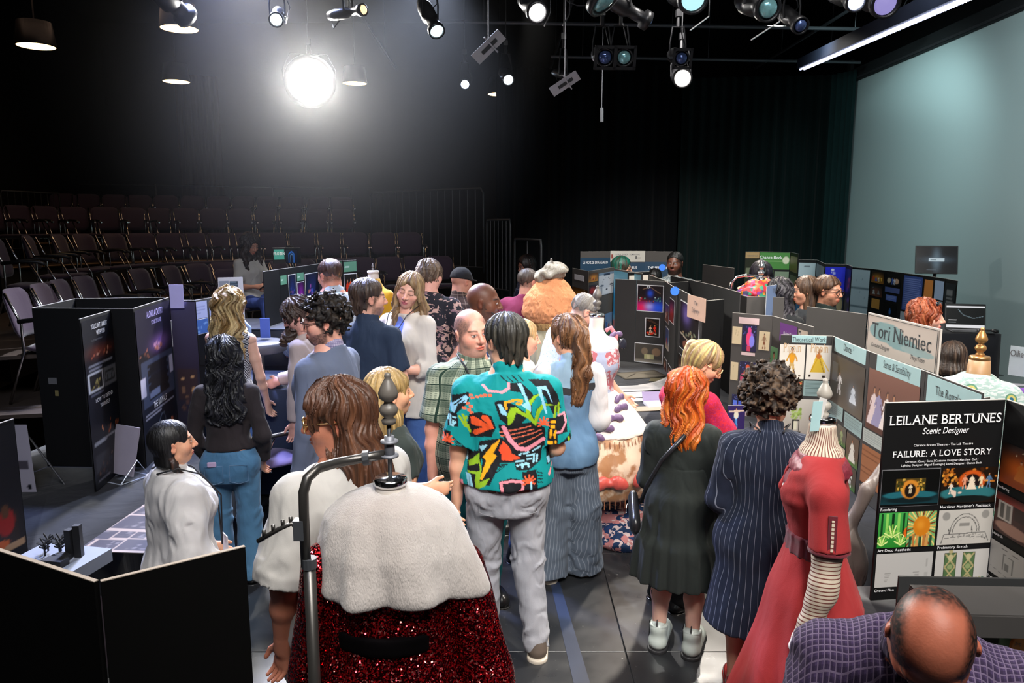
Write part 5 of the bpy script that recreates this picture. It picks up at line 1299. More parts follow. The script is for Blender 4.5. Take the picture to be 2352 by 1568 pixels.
f0, f1, f2, f3, f4 = G(1793,769,zt), G(1913,772,zt), G(1998,808,zt), G(2126,853,zt), G(2258,903,zt)
din = lambda s_, a=1.2: Pic('4a4038', a, 44)
dn = Pic('3e3630', 1.1, 60); dn.grad('52483e','36302c',0,1).rect(.06,.45,.22,.85,'5a6068').fig(.3,.25,.45,'c8c8c8').fig(.72,.22,.36,'d8e0e8',skirt=True).glow(.70,.35,.12,.2,'8090a0',.5)
g1 = lambda c, f, s_=0: Pic(c, .8, 30).grad('3e6a30', c, 0, .3).fig(.5,.12,.75,f,skirt=s_ % 2 == 1)
sn = Pic('5a3c34', 1.2, 70); sn.grad('4a2c24','7a5448',0,1)
for k, (x, c) in enumerate(((.15,'d0c0c0'),(.25,'8a86a8'),(.42,'ddd4d0'),(.55,'c04038'),(.72,'b89868'),(.82,'c0a880'),(.93,'4a5a90'))): sn.fig(x,.10,.62-.04*(k > 3),c,skirt=True,w=.42)
brk = Pic('8a5a3c', .5, 30); 
for k in range(7): brk.rect(0,k/7,1,k/7+.02,'6a4028')
board('trifold of costume photos: Theoretical Work, Dance and Sense & Sensibility panels', [f0, f1, f2, f3, f4], .70, zt, [
    [('card',.22,.945,.88,1.0,aqua),('txt','Theoretical Work',.55,.955,.042,inkd,dict(serif=True,xs=.62)),('pic',.0,.665,.49,.93,pip1),('pic',.52,.665,.99,.93,pip2),('txt','Pippin',.24,.875,.085,gold,dict(serif=True,xs=.52)),('txt','Pippin',.76,.875,.085,gold,dict(serif=True,xs=.52)),
     ('pic',.02,.575,.47,.65,col8(1)),('pic',.2,.535,.47,.57,col8(2,24,3)),('pic',.50,.535,.99,.655,Pic('88a0a0',1.6,40).rows(.05,.05,.95,.95,11,'38484a',.7,1)),('pic',.0,.23,.97,.51,plm),('pic',.0,.12,.47,.215,col8(3,40,2)),('pic',.50,.11,.75,.21,col8(4,24,1)),('pic',.1,-.0,.55,.09,org),('pic',.58,.0,.98,.09,org)],
    [('card',.08,.90,.92,1.0,aqua),('txt','Dance',.46,.935,.065,inkd,dict(serif=True,xs=.75)),('txt','2',.62,.965,.03,inkd,{}),('pic',.02,.52,.94,.88,dn),('pic',.0,.42,.45,.52,Pic('88a0a0',1.6,36).rows(.05,.1,.95,.9,6,'5a6c6e',.6,1)),('pic',.50,.40,.96,.51,Pic('88a0a0',1.6,36).rows(.05,.1,.95,.9,7,'5a6c6e',.6,2)),
     ('pic',.0,.22,.30,.40,g1('565046','90a080')),('pic',.33,.25,.58,.39,g1('5a564c','8a9868')),('pic',.60,.17,.92,.38,g1('5a4c40','c8c4b8',1)),('pic',.33,.0,.58,.24,Pic('aca08c',.6,30).fig(.5,.1,.75,'e0dcd0',skirt=True)),('pic',.60,.0,.90,.16,g1('4a4034','d8d4cc')),('pic',.0,.0,.3,.20,g1('4a4034','a8a090'))],
    [('card',.16,.90,.93,1.0,aqua),('txt','Sense & Sensibility',.54,.935,.060,inkd,dict(serif=True,xs=.58)),('pic',.03,.50,.95,.90,sn),('pic',.0,.40,.5,.49,Pic('a0a8a4',1.8,36).rows(.05,.1,.95,.9,6,'606c6c',.6,3)),('pic',.0,.12,.5,.38,brk),('pic',.0,-.0,.2,.10,g1('6a5844','b0a070')),('pic',.53,.1,.95,.45,g1('5a4438','c0a090',1))],
    [('card',.06,.84,.98,.99,aqua),('txt','The Royale',.46,.90,.060,inkd,dict(serif=True,xs=.75)),('pic',.0,.3,.9,.83,Pic('7a4c3c',1.2,40).grad('4a2c24','8a5c48',0,1).fig(.3,.4,.5,'c8b090').fig(.55,.42,.5,'b8a080'))]], boardk)
board('plain dark panel bent back at the end of the royale board', [G(2185,925,1.44), G(2275,912,1.44)], 1.2, 1.44, [[]], boardg, name='plain_board')
# name sign
sg = [A(1991,760,4.45), A(2158,800,3.70)]
creamc = plain('cream_sign_card', (.60,.55,.50), .6, var=.04)
pz = Pic('c3b8ae', 2.6, 90); pz.ell(.30,.62,.26,.26,'7fa0a2',1,.05).ell(.52,.45,.22,.18,'7fa0a2',1,.05).ell(.75,.36,.22,.10,'93aaaa',1,.05)
sr_, so_ = board('cream name sign reading Tori Niemiec, Costume Designer, They/Them', sg, 1.545, 1.785, [[('pic',.015,.03,.985,.97,pz),
    ('txt','Tori Niemiec',.5,.45,.122,inkd,dict(serif=True,xs=.92,gap=.07)),('txt','Costume Designer',.24,.20,.036,inkd,dict(slant=.25,xs=.75)),('txt','They/Them',.76,.18,.038,inkd,dict(slant=.25,xs=.75))]], creamc, .008, 'sign', 'name_sign', False)
pn, a0, u, n, w_, h_ = so_[0]; fm = MB(); a0 = a0-np.array(sr_.location)*[1,1,0]
R = np.stack([u, -n, Z_], 1)
for (cu, cv, su, sv) in ((.5,.045,.95,.012),(.5,.955,.95,.012),(.025,.5,.006,.91),(.975,.5,.006,.91)): fm.box(a0+u*cu*w_+Z_*cv*h_+n*.004, (su*w_, .001, sv*h_), R)
fm.build('border_line', inkd, pn)
MB().box(a0+u*.5*w_+Z_*-.06-n*.01, (.02,.006,.16), R).build('support_strip', blackp, sr_)
# ---- LEILANE board
zl = 1.60
l0, l1, l2 = G(2035,926,zl), G(2311,918,zl), G(2420,955,zl)
pr1 = Pic('050606', 1.5, 72); pr1.grad('12343c','050606',.05,.42).ell(.5,.30,.46,.11,'1f5f6a').ell(.5,.16,.4,.08,'0a1c20').rect(.24,.40,.76,.75,'4a3a14').ell(.5,.46,.16,.26,'c8802a').ell(.5,.42,.10,.20,'1a100c').speck(.26,.42,.38,.74,14,['c8a040','203010'],.03,2).speck(.62,.42,.76,.74,14,['c8a040','203010'],.03,3).fig(.5,.36,.26,'d8c8a8')
pr2 = Pic('1a1008', 1.5, 80); pr2.speck(0,.5,1,1,60,['c87828','a05818','3a1c08','e09838'],.04,5).ell(.55,.62,.24,.30,'c05018').ell(.55,.58,.17,.24,'181010').ell(.5,.28,.5,.20,'2a6a70').ell(.5,.12,.42,.10,'0c1414').fig(.18,.28,.34,'d8c8b8').fig(.42,.42,.4,'d89070').fig(.55,.38,.44,'e0d0b8',skirt=True).fig(.72,.42,.4,'e0c8a0').fig(.86,.42,.42,'507090').speck(.2,.25,.35,.35,5,['d8c0b0'],.05,2)
pd1 = Pic('3a9a3a', .85, 64); pd1.grad('28802a','3f9e48',0,1)
for k, x in enumerate((.12,.30,.5,.7,.88)): pd1.rect(x-.045,.30,x+.045,.97,('0e3c18','88c85c','0c2c14','88c85c','0e3c18')[k])
for (cx, cy, r_) in ((.5,.35,.30),(.15,.12,.22),(.82,.12,.24)):
    for k in range(7):
        a = math.pi*(k+.5)/7; pd1.line([(cx,cy-.05),(cx+r_*.9*math.cos(a),cy+r_*math.sin(a))],.022,'d8e890' if k % 2 == 0 else '78b848')
pd1.line([(.02,.28),(.2,.36),(.4,.28)],.012,'c8e080').line([(.6,.28),(.82,.38),(.98,.3)],.012,'c8e080').ell(1.0,.42,.10,.14,'d86018')
pd2 = Pic('70a868', .85, 64)
for k in range(30):
    a = 2*math.pi*k/30; pd2.line([(.5+.2*math.cos(a),.58+.2*math.sin(a)),(.5+1.0*math.cos(a),.58+1.0*math.sin(a))],.020,('d8a850','7a3010','e8c878')[k % 3])
for k in range(7): pd2.rect(.08+k*.12,0,.17+k*.12,.30+.05*(3-abs(3-k)),('2a4a34','b07038','c89050')[k % 3])
pd2.ell(.5,.58,.30,.29,'c87818').ell(.46,.62,.2,.18,'e09830',.6,.8)
pd3 = Pic('b9b5af', 1.5, 80)
for r_ in (.36,.30): pd3.line([(.5+r_*.75*math.cos(t), .35+r_*1.45*math.sin(t)) for t in np.linspace(0,math.pi,15)],.008,'3c3c3c')
pd3.line([(.08,.05),(.12,.3),(.88,.32),(.95,.08)],.008,'484848').line([(.12,.18),(.5,.24),(.9,.16)],.006,'585858').ell(.14,.82,.07,.12,'8a8884').ell(.86,.84,.07,.12,'8a8884').rect(.4,.52,.58,.62,'84827e').line([(.2,.45),(.22,.3)],.01,'404040').line([(.62,.5),(.64,.34)],.01,'404040').speck(.2,.1,.9,.3,24,['6a6864','8c8a86'],.02,3)
pd4 = Pic('b4b2b0', 1.5, 64); pd4.line([(.15,.1),(.15,.85),(.8,.85),(.8,.1),(.15,.1)],.003,'90908e').line([(.2,.75),(.75,.75)],.005,'949290').line([(.45,.3),(.45,.8)],.003,'989694')
for k in range(8): pd4.rect(.17,.12+k*.04,.20+.01*k,.135+k*.04,'8a8886').rect(.74-.01*k,.12+k*.04,.77,.135+k*.04,'8a8886')
pd4.rect(.88,.55,.92,.8,'a09e9c').rect(.87,.2,.93,.4,'a4a2a0')
pd5 = Pic('bcb9b6', 1.5, 90)
for cx in (.28,.62):
    pd5.rect(cx-.11,.08,cx+.11,.92,'4e6a44').line([(cx-.1,.1),(cx+.1,.5),(cx-.1,.9)],.02,'a89c70').line([(cx+.1,.1),(cx-.1,.5),(cx+.1,.9)],.02,'a89c70').ell(cx,.78,.05,.10,'b8ae84').ell(cx,.5,.05,.08,'8a9868').ell(cx,.16,.03,.05,'c0b48c').line([(cx-.11,.08),(cx-.11,.92),(cx+.11,.92),(cx+.11,.08),(cx-.11,.08)],.006,'2c3a24')
pd5.ell(.28,.96,.04,.06,'a89c70').rect(.78,.10,.82,.16,'a09880').rect(.84,.10,.88,.16,'98986c').rect(.90,.10,.94,.16,'4a6a58')
pr4 = stage(44, .9, '8a3a14','080706','c86020',('b86828',), 4, .9)
pr5 = Pic('3a1814', .9, 44); pr5.rect(.1,.35,.45,.8,'b8b0a8').rect(.14,.4,.24,.75,'585450').rect(.3,.4,.4,.75,'686460').rect(.5,.5,.9,.8,'2a100c').ell(.5,.2,.45,.14,'a07868').grad('8a3a30','3a1814',.8,1)
pr6 = Pic('aaa8a6', .85, 44); pr6.line([(.2,.2),(.2,.9),(.8,.85),(.8,.2)],.008,'505050').line([(.35,.3),(.35,.75),(.6,.72),(.6,.3)],.008,'606060').rect(.4,.3,.5,.5,'707070').line([(.05,.2),(.95,.05)],.006,'707070')
cap = lambda s_, u_, v_: ('txt', s_, u_, v_, .017, whitei, dict(align='l', off=.006))
board('black trifold headed LEILANE BERTUNES, Scenic Designer, FAILURE: A LOVE STORY, at the right', [l0, l1, l2], .755, zl, [
    [('txt','LEILANE BERTUNES',.5,.893,.056,whitei,dict(serif=True,xs=.98,gap=.07,off=.006)),('txt','Scenic Designer',.51,.845,.038,whitei,dict(slant=.22,xs=.80,off=.006)),
     ('txt','Clarence Brown Theatre - The Lab Theatre',.5,.785,.0135,whitei,dict(off=.01)),('txt','FAILURE: A LOVE STORY',.5,.733,.038,whitei,dict(serif=True,xs=.97,gap=.07,off=.008)),
     ('txt','Director: Casey Sams | Costume Designer: Matthew Carl |',.5,.705,.0125,whitei,dict(off=.01)),('txt','Lighting Designer: Miguel Santiago | Sound Designer: Chance Beck',.5,.687,.0125,whitei,dict(off=.01)),
     ('card',.012,.483,.502,.672,greyi),('pic',.015,.487,.498,.668,pr1),('pic',.515,.487,.985,.668,pr2),cap('Rendering',.02,.466),cap('Mortimer Mortimer\'s Flashback',.52,.466),
     ('pic',.015,.275,.255,.455,pd1),('pic',.26,.275,.50,.455,pd2),('pic',.52,.275,.985,.455,pd3),cap('Art Deco Aesthetic',.02,.256),cap('Preliminary Sketch',.53,.256),
     ('pic',.02,.07,.50,.245,pd4),('pic',.525,.07,.985,.245,pd5),cap('Ground Plan',.02,.048),cap('Paint Elevation - Shelves',.53,.052),cap('Scan to explore',.24,-.0+.018),cap('and connect',.25,.004)],
    [('txt','F',.62,.90,.055,whitei,dict(serif=True)),('pic',.05,.60,.9,.80,pr4),cap('Rendering',.03,.57),('pic',.02,.35,.9,.55,pr5),cap('Research',.02,.33),('pic',.02,.13,.9,.30,pr6),cap('Preliminary Sketch',.02,.10),('pic',.02,.0,.9,.08,Pic('b0aeac',1.4,20))]], boardb, th=.010)
# ---- 5 far right boards -------------------------------------------------------------------
zz = 1.88
grn = Pic('3f7a35', 2.0, 50); grn.rect(0,.45,.8,.5,'86ac70').ell(.88,.55,.11,.22,'c8c8b0').rows(.1,.1,.6,.3,1,'86ac70',.5)
oldp = lambda s_: Pic('26281c', .6, 40).rect(.05,.6,.9,.8,'6a705a').rect(.05,.35,.55,.5,'7a7c58').speck(0,0,1,.4,14,['8a7a40','303828','a08840'],.05,s_)
g_ = [G(1712,578,zz), G(1745,578,zz), G(1816,579,zz), G(1834,583,zz)]
board('green-headed trifold reading Chance Beck in front of the far curtain', g_, 1.0, zz, [
    [('pic',.02,.0,.98,.86,oldp(1)),('pic',.02,.88,.98,.99,Pic('a88a60',2,16)),('txt','THEMASKERVILLE',.5,.91,.04,greyi,dict(xs=.55))],
    [('pic',.02,.68,.98,.99,grn),('txt','Chance Beck',.38,.87,.075,whitei,dict(xs=.85,off=.008)),('pic',.02,.2,.48,.66,Pic('55763c',.9,30).rows(.05,.2,.95,.95,7,'9ab070',.7,2)),('pic',.52,.42,.98,.64,Pic('6a7a66',1.6,12)),('pic',.52,.1,.98,.42,Pic('0a0c0c',1.2,30).ell(.5,.5,.25,.3,'702818',1,.4).ell(.5,.5,.18,.22,'0a0c0c').speck(.2,.1,.8,.4,12,['a0b0a0','304a50'],.04,5))],
    [('pic',.05,.1,.95,.6,oldp(4)),('pic',.05,.66,.95,.94,Pic('6a5a38',.8,12))]], boardb)
zb = 1.82
h_ = [G(1834,596,zb), G(1876,597,zb), G(1896,606,zb), G(1944,607,zb), G(1957,612,zb)]
rain = Pic('1a2ad0', .9, 44); rain.speck(.25,.3,.55,.9,9,['0a0a50','8090f0','b0b8f0'],.05,2).ell(.4,.35,.16,.14,'7060d0').ell(.6,.3,.18,.2,'a04a90').ell(.36,.88,.08,.05,'d8e0f8').line([(.5,.6),(.8,.3)],.02,'602858')
board('dark blue trifold with a vivid blue stage photo, before the screen', h_, .95, zb, [
    [('pic',.04,.72,.96,.95,Pic('9fb0b8',1.6,20).rect(.35,.7,.65,.75,'505860')),('pic',.0,.0,1,.70,Pic('163a56',.8,24).rect(0,.3,1,.32,'b0c0c8').rect(0,.05,1,.07,'90a0b0').ell(.5,.5,.2,.02,'8a6050'))],
    [('pic',.05,.75,.95,.95,Pic('7a8a98',.8,16)),('pic',.05,.0,.95,.70,Pic('102a40',.5,20).rect(0,.6,1,.62,'a0b0b8').rect(0,.2,1,.23,'8090a0'))],
    [('pic',.02,.60,.98,.96,rain),('pic',.02,.0,.98,.58,Pic('12263a',.9,30).fig(.35,.5,.4,'b0a8b0').ell(.8,.7,.15,.2,'8a8060').rect(.1,.2,.4,.5,'90a0a8').fig(.6,.05,.4,'8098b0'))],
    [('pic',.02,.0,.98,.95,Pic('101c38',.3,20).speck(0,.4,1,1,10,['5030a0','a04060'],.06,3))]], boardb)
z5 = 1.72
k_ = [G(1953,613,z5), G(2001,617,z5), G(2076,627,z5), G(2124,633,z5), G(2172,640,z5), G(2199,645,z5)]
drw = lambda s_: Pic('98a6b0', 1.2, 36).rect(0,.33,1,.34,'50606a').rect(0,.66,1,.67,'50606a').speck(.1,.05,.9,.95,26,['6a7882','56646e'],.012,s_)
ph1 = stage(30,1.1,'8a5a20','14100c','c08030',('c02820','3050a0','d0c0a0','e0b040'),3,.8); ph2 = Pic('0c0c0e',1.1,36).ell(.2,.4,.13,.22,'b8a890').ell(.75,.4,.15,.22,'b89880').fig(.45,.1,.6,'4060b0').fig(.58,.1,.55,'c0c8d8')
board('long row of display panels with white plans, stage photos and blue text before the screen', k_, .9, z5, [
    [('pic',.04,.02,.97,.97,drw(1))],
    [('pic',.04,.78,.44,.97,ph1),('pic',.52,.78,.93,.97,ph2),('pic',.02,.56,.42,.75,stage(24,1.2,'5a3020','101010','805040',('a0a0a0','808080'),6)),('pic',.10,.36,.36,.52,Pic('b8823c',.8,10)),('pic',.50,.67,.93,.75,Pic('4a5a90',2,16)),('pic',.54,.54,.86,.63,Pic('5068b0',2,16).rows(.1,.1,.9,.9,3,'90a0d0',.6)),('pic',.50,.28,.88,.50,Pic('060608',1,20).ell(.5,.4,.06,.25,'3060a0'))],
    [('pic',.04,.45,.95,.97,Pic('344a86',.8,36).rows(.06,.05,.94,.95,16,'7084c0',.8,1)),('pic',.0,.0,.95,.42,drw(4))],
    [('pic',.04,.68,.46,.95,Pic('b8783c',.8,10)),('pic',.04,.40,.46,.66,Pic('7a4a38',.8,24).rows(0,0,1,1,12,'503024',.6)),('pic',.55,.70,.97,.96,Pic('8fa4c0',.8,16)),('pic',.55,.35,.97,.68,Pic('80909c',.8,24).rows(0,0,1,1,14,'5a6872',.6)),('pic',.04,.0,.97,.33,drw(6))],
    [('pic',.05,.05,.95,.95,Pic('1c2024',.4,36).rows(.2,.6,.8,.9,6,'8a9094',.5).rows(.2,.1,.8,.55,9,'6a7074',.5))]], boardb)
# ---- 6 left rear displays
z6 = 1.88
m0, m1, m2, m3 = A(604,616,6.9), A(641,617,7.3), A(697,600,7.9), A(735,604,8.4)
blu = lambda s_, c='1a2a60': Pic('0a0a12', .6, 26).glow(.5,.5,.4,.4,c,.9).speck(.2,.1,.8,.7,9,['a050a0','4060c0','c08040'],.05,s_)
hdr = lambda: Pic('5a8a70',2.4,20).rows(.05,.3,.8,.7,1,'c8e0d0',.8)
board('tall black photo board with glowing blue and magenta stage pictures, left rear', [m1, m2, m3], .96, z6, [
    [('pic',.02,.83,.26,.93,hdr()),('pic',.34,.55,.62,.92,blu(1),.006),('pic',.68,.50,.97,.82,blu(2,'802090'),.006),('pic',.68,.84,.97,.93,hdr()),('pic',.05,.30,.30,.52,blu(3,'c05020'),.005),('pic',.36,.24,.66,.48,blu(4),.005),('pic',.70,.2,.97,.44,blu(5),.005)],
    [('pic',.05,.4,.9,.9,blu(6),.006)]], boardb)
board('plain black side of the tall photo board', [m0, m1], .96, z6, [[]], boardb, name='plain_board')
n0, n1_ = A(787,599,8.0), A(819,599,8.2)
board('poster with green header and red figures behind the man in light blue shirt', [A(728,598,8.4), n0, n1_], 1.0, 1.93, [[('pic',.6,.86,.98,.99,hdr()),('pic',.1,.4,.9,.85,blu(8),.006)],[('pic',.04,.87,.96,.985,hdr()),('pic',.06,.55,.94,.84,Pic('100808',1,30).fig(.25,.1,.7,'c83010',skirt=True).fig(.5,.1,.75,'d84818',skirt=True).fig(.75,.1,.7,'b02818',skirt=True),.008),('pic',.06,.2,.94,.5,blu(9),.006)]], boardb)
o1 = A(626,575,8.6); o2 = A(655,576,8.7); o3 = A(690,574,8.6)
board('small black display with FROZEN title card and blue arch picture on the tall board top', [o1, o2, o3], 1.87, 2.05, [[('card',.1,.25,.9,.9,plain('green_title',(.05,.30,.24),.5)),('txt','FROZEN',.5,.55,.045,whitei,dict(xs=.8,off=.006))],[('pic',.05,.05,.8,.85,Pic('061030',1.2,30).line([(.25,.05),(.25,.7),(.5,.9),(.7,.7),(.7,.05)],.05,'2a78e0').line([(.4,.05),(.4,.6),(.5,.7),(.6,.6),(.6,.05)],.02,'80c0ff'))]], boardb)
wl0, wl1 = A(500,645,6.8), A(558,637,6.9)
board('white poster board with two grey photos behind the wavy blonde woman', [wl0, wl1], 1.34, 1.83, [[('pic',.04,.72,.42,.94,Pic('8a929c',1,20).speck(.2,.1,.8,.8,8,['404850','c0c8d0'],.1,2)),('pic',.46,.66,.78,.93,Pic('30404c',.8,20).rows(0,0,1,1,6,'8098a8',.5)),('txt','Abby',.7,.35,.04,greyi,dict(xs=.7))]], whitep, name='poster_board')
board('small black trifold with pale blue sheets on the black blocks', [A(443,676,6.4), A(474,667,6.6), A(505,665,6.8)], 1.36, 1.66, [[('pic',.05,.45,.95,.95,Pic('8a90b0',.9,16).rows(.1,.2,.9,.8,3,'5a6088',.6)),('pic',.05,.0,.95,.42,Pic('30508a',.9,16).speck(.1,.1,.9,.8,8,['6080b0'],.1,3),.004)],[('pic',.1,.1,.95,.75,Pic('8a94b8',.8,20).ell(.4,.7,.2,.14,'5a6890').ell(.4,.7,.12,.08,'8a94b8').rows(.2,.1,.8,.4,3,'5a6088',.6))]], boardk)
# ------------------------------------------------------------------ tables under cloths
clothk = cloth('black_table_cloth', (.007,.008,.012), fold=.25, fs=4, sheen=.15)
clothb = cloth('blue_black_cloth', (.018,.027,.055), fold=.3, fs=3, sheen=.2)
legm = plain('table_leg_steel', (.10,.10,.11), .4, .6)
def table(c, w, d, z, rz, lab, cl=clothk, drop=None, wave=.018, name='table'):
    rt = empty(name, (c[0], c[1], .006), rz, lab, 'table'); drop = (z-.05) if drop is None else drop
    MB().box((0,0,z-.022),(w,d,.03), bev=.004).build('tabletop', legm, rt)
    for sx in (-1,1):
        for sy in (-1,1): MB().tube([(sx*(w/2-.1),sy*(d/2-.08),0),(sx*(w/2-.1),sy*(d/2-.08),z-.04)], .014, 6).build('leg', legm, rt)
    per = [(-w/2,-d/2),(w/2,-d/2),(w/2,d/2),(-w/2,d/2)]; pts = []
    for (a, b), n in zip(zip(per, per[1:]+per[:1]), (int(w*16)+4, int(d*16)+4, int(w*16)+4, int(d*16)+4)):
        for k in range(n): t = k/n; pts.append((a[0]+(b[0]-a[0])*t, a[1]+(b[1]-a[1])*t))
    m = len(pts); V = []; L = 6; F = []
    for j in range(L+1):
        for i, (x, y) in enumerate(pts):
            f = j/L; r = math.hypot(x, y)+1e-6; o = .008+wave*f*(math.sin(i*.9)+.6*math.sin(i*.37+2)+1.0)
            nx = (abs(x) > w/2-.01)*np.sign(x); ny = (abs(y) > d/2-.01)*np.sign(y)
            V.append((x+nx*o, y+ny*o, z-drop*f))
    for j in range(L):
        for i in range(m): F.append(((j+1)*m+i, (j+1)*m+(i+1)%m, j*m+(i+1)%m, j*m+i))
    V.append((0,0,z)); k = len(V)-1
    F += [(i, (i+1)%m, k) for i in range(m)]
    mesh_obj('tablecloth', V, F, cl, rt, True)
    return rt
table((-2.72,4.15), 1.30, 2.3, .75, -.05, 'black-draped table at the left under the tall poster boards', drop=.55)
table((-1.55,2.0), 1.0, .55, .745, .35, 'black-draped table behind the big plain foreground board', drop=.5)
table((-2.18,6.45), .80, .85, .95, -.12, 'blue-black draped table with open portfolio, left of the beige blazer', clothb)
table((1.55,7.05), 1.3, 2.9, .75, .06, 'black-draped table of loose papers under the centre trifold', drop=.7)
table((2.0,11.3), 2.4, .9, .92, 0, 'black-draped table under the farthest blue trifold')
table((1.45,9.6), 1.3, 1.1, .75, 0, 'black-draped table under the yellow photo trifold')
table((2.35,8.7), 1.1, 1.6, .75, .1, 'black-draped table behind the tall standing grey board', drop=.6)
table((2.35,5.75), 1.1, 1.0, .755, -.25, 'black-draped table under the costume sketch trifold', drop=.7)
table((2.25,4.25), .75, 1.6, .69, .05, 'black-draped table under the theatre costume photo trifold', drop=.6)
table((1.98,2.55), 1.25, .95, .75, .05, 'black-topped table with the scale stage model at the lower right', drop=.7)
table((4.35,11.0), 2.2, .8, .94, -.1, 'black-draped table under the green-headed trifold')
table((5.1,9.65), .8, 2.1, .89, -.05, 'long black-draped table under the row of panels by the screen')
table((4.36,7.45), .66, .9, 1.28, -.1, 'tall black-draped stand with the laptop and headphones', drop=1.1)
table((3.95,5.9), 1.3, 1.5, .86, .1, 'black-draped table behind the peacock feather costume', clothb)
# ------------------------------------------------------------------ papers and small things on tables
paperw = plain('white_paper', (.60,.58,.56), .7, var=.04)
def sheet_(px, py, z, w, h, rz, lab, p=None, cat='paper', name='paper_sheet', curl=.0, mat=None, grp=None):
    c = G(px, py, z); R = rotz(rad(rz)); rt = None
    pc = p or Pic('b0aca8', w/h, 24).rows(.1,.1,.9,.9,9,'707070',.35,int(px)%7)
    n = pc.U.size; V = np.stack([(pc.U.ravel()-.5)*w, (pc.V.ravel()-.5)*h, curl*(pc.U.ravel()**3)*w], 1)@R.T
    idx = np.arange(n).reshape(pc.h+1, pc.w+1); F = np.stack([idx[:-1,:-1], idx[:-1,1:], idx[1:,1:], idx[1:,:-1]], -1).reshape(-1,4)
    V2 = np.concatenate([V, V-[0,0,.003]]); F = np.concatenate([F, F[:, ::-1]+n])
    o = mesh_obj(name, V2, F, PRINT, None, False, np.tile(pc.a.reshape(-1,3), (2,1))); o.location = (c[0], c[1], z+.004+RNG.uniform(0,.002))
    return tag(o, lab, cat, grp)
zt_ = .755
for k, (px, py, w, h, rz, lab, pc) in enumerate([
    (1470,862,.46,.34,12,'grey printed poster sheet nearest the centre trifold foot',Pic('4a453c',1.4,30).rect(.05,.1,.95,.9,'6a6458').line([(.1,.2),(.5,.8),(.9,.3)],.02,'3a342c')),
    (1540,872,.40,.30,-18,'mottled map-like sheet right of the grey poster sheet',Pic('5c5640',1.3,30).speck(0,0,1,1,20,['403c30','78705c'],.08,3)),
    (1450,893,.50,.24,6,'wide pale grey sheet in the middle of the centre table',None),
    (1520,886,.36,.28,30,'white folded sheet propped on the centre table',None),
    (1430,908,.42,.22,-4,'white sheet partly under the others, left of the centre table',None),
    (1500,916,.45,.20,4,'long white sheet lying at the middle of the centre table',None),
    (1545,925,.30,.22,-10,'white sheet beside the red-haired visitor',None),
    (1478,940,.30,.16,3,'tan sheet near the front edge of the centre table',Pic('8a7a66',1.6,16))]):
    sheet_(px, py, zt_, w, h, rz, lab, pc, curl=.12 if k in (3,) else .03)
# lilac booklet box
c = G(1515,932,.755); rt = empty('booklet', (c[0],c[1],.757), .1, 'open booklet with lilac lid and white pages at the table front', 'book')
MB().box((0,0,.012),(.24,.18,.024)).build('pages', paperw, rt); MB().box((0,.12,.05),(.24,.008,.10), rotx(-.5)).build('lid', plain('lilac_paper',(.26,.20,.34),.6), rt)
# left tables
pb = Pic('9a8a80', 1.5, 60); 
for (u0,v0,u1,v1) in ((.05,.55,.22,.95),(.25,.55,.42,.95),(.45,.62,.60,.9),(.63,.62,.78,.9),(.81,.62,.96,.9),(.05,.08,.3,.5),(.34,.08,.6,.5),(.63,.08,.95,.55)): pb.rect(u0,v0,u1,v1,'34303a').speck(u0,v0,u1,v1,5,['6a6468','4a4448'],.03,int(u0*90))
sheet_(262,1187,.75,.62,.36,-6,'open plastic-sleeved portfolio pages shining on the left table', pb, 'portfolio', 'portfolio_page')
sheet_(262,1242,.75,.50,.26,-4,'second row of sleeved portfolio pages on the left table', pb, 'portfolio', 'portfolio_page')
sheet_(118,1190,.75,.44,.24,-10,'portfolio page with a rusty red photo at the left', Pic('8a8078',1.8,40).rect(.3,.5,.95,.92,'6a2010').rect(.02,.1,.28,.9,'4a5a54').rect(.35,.08,.6,.42,'3a3430'), 'portfolio', 'portfolio_page')
sheet_(196,1140,.75,.50,.17,-6,'cream handwritten strip above the portfolio pages', Pic('a08c7c',2.8,40).rows(.05,.1,.9,.9,5,'60504a',.5), 'paper')
sheet_(110,1150,.75,.12,.08,8,'small glossy card at the back of the left table', Pic('3a4258',1.5,12), 'card', 'glossy_card')
sheet_(88,1158,.75,.08,.05,-8,'tiny copper-toned card at the back of the left table', Pic('5a3a20',1.5,8), 'card', 'glossy_card')
p_ = A(245,1180,3.3)
# scale-model pieces on the white base
c = G(128,1262,.85); rt = empty('model_box', (c[0],c[1],.754), -.2, 'small white model platform with tiny black trees on the left table', 'scale model')
MB().box((0,0,.03),(.36,.26,.06)).build('platform', plain('pale_blue_card',(.20,.22,.27),.7), rt)
tr = MB()
for (x, y) in ((-.09,.05),(-.03,.06),(-.06,.0),(.0,.02)):
    tr.tube([(x,y,.06),(x,y,.12)], .004, 5)
    for k in range(10):
        a = k*2.4; tr.tube([(x,y,.09+.003*k),(x+.028*math.cos(a),y+.028*math.sin(a),.11+.003*k)], .004, 4)
tr.build('tree', blackp, rt); MB().box((.06,.02,.12),(.03,.03,.14)).box((.095,.03,.13),(.03,.03,.16), rotz(.3)).build('tower', blackp, rt)
MB().box((.06,-.07,.075),(.10,.05,.03)).lathe([(.045,0),(.045,.02),(.02,.03)],(.04,-.02,.06),12).build('rocks', blackp, rt)
# curled sheet standing in the foreground booth
def cs(u, v): return (-.15+.34*u, .06*math.sin(u*3), .0+.30*v-.10*u*v)
rt = MB().sheet(cs, 10, 3).sheet(lambda u, v: (cs(u,v)[0], cs(u,v)[1]+.004, cs(u,v)[2]), 10, 3).build('curled_card', plain('mauve_card',(.075,.055,.065),.6), None, True)
c = A(190,1262,2.35); rt.location = (c[0],c[1],.757); rt.rotation_euler = (0,0,-.75); tag(rt, 'curled mauve-grey card standing up behind the foreground board', 'card')
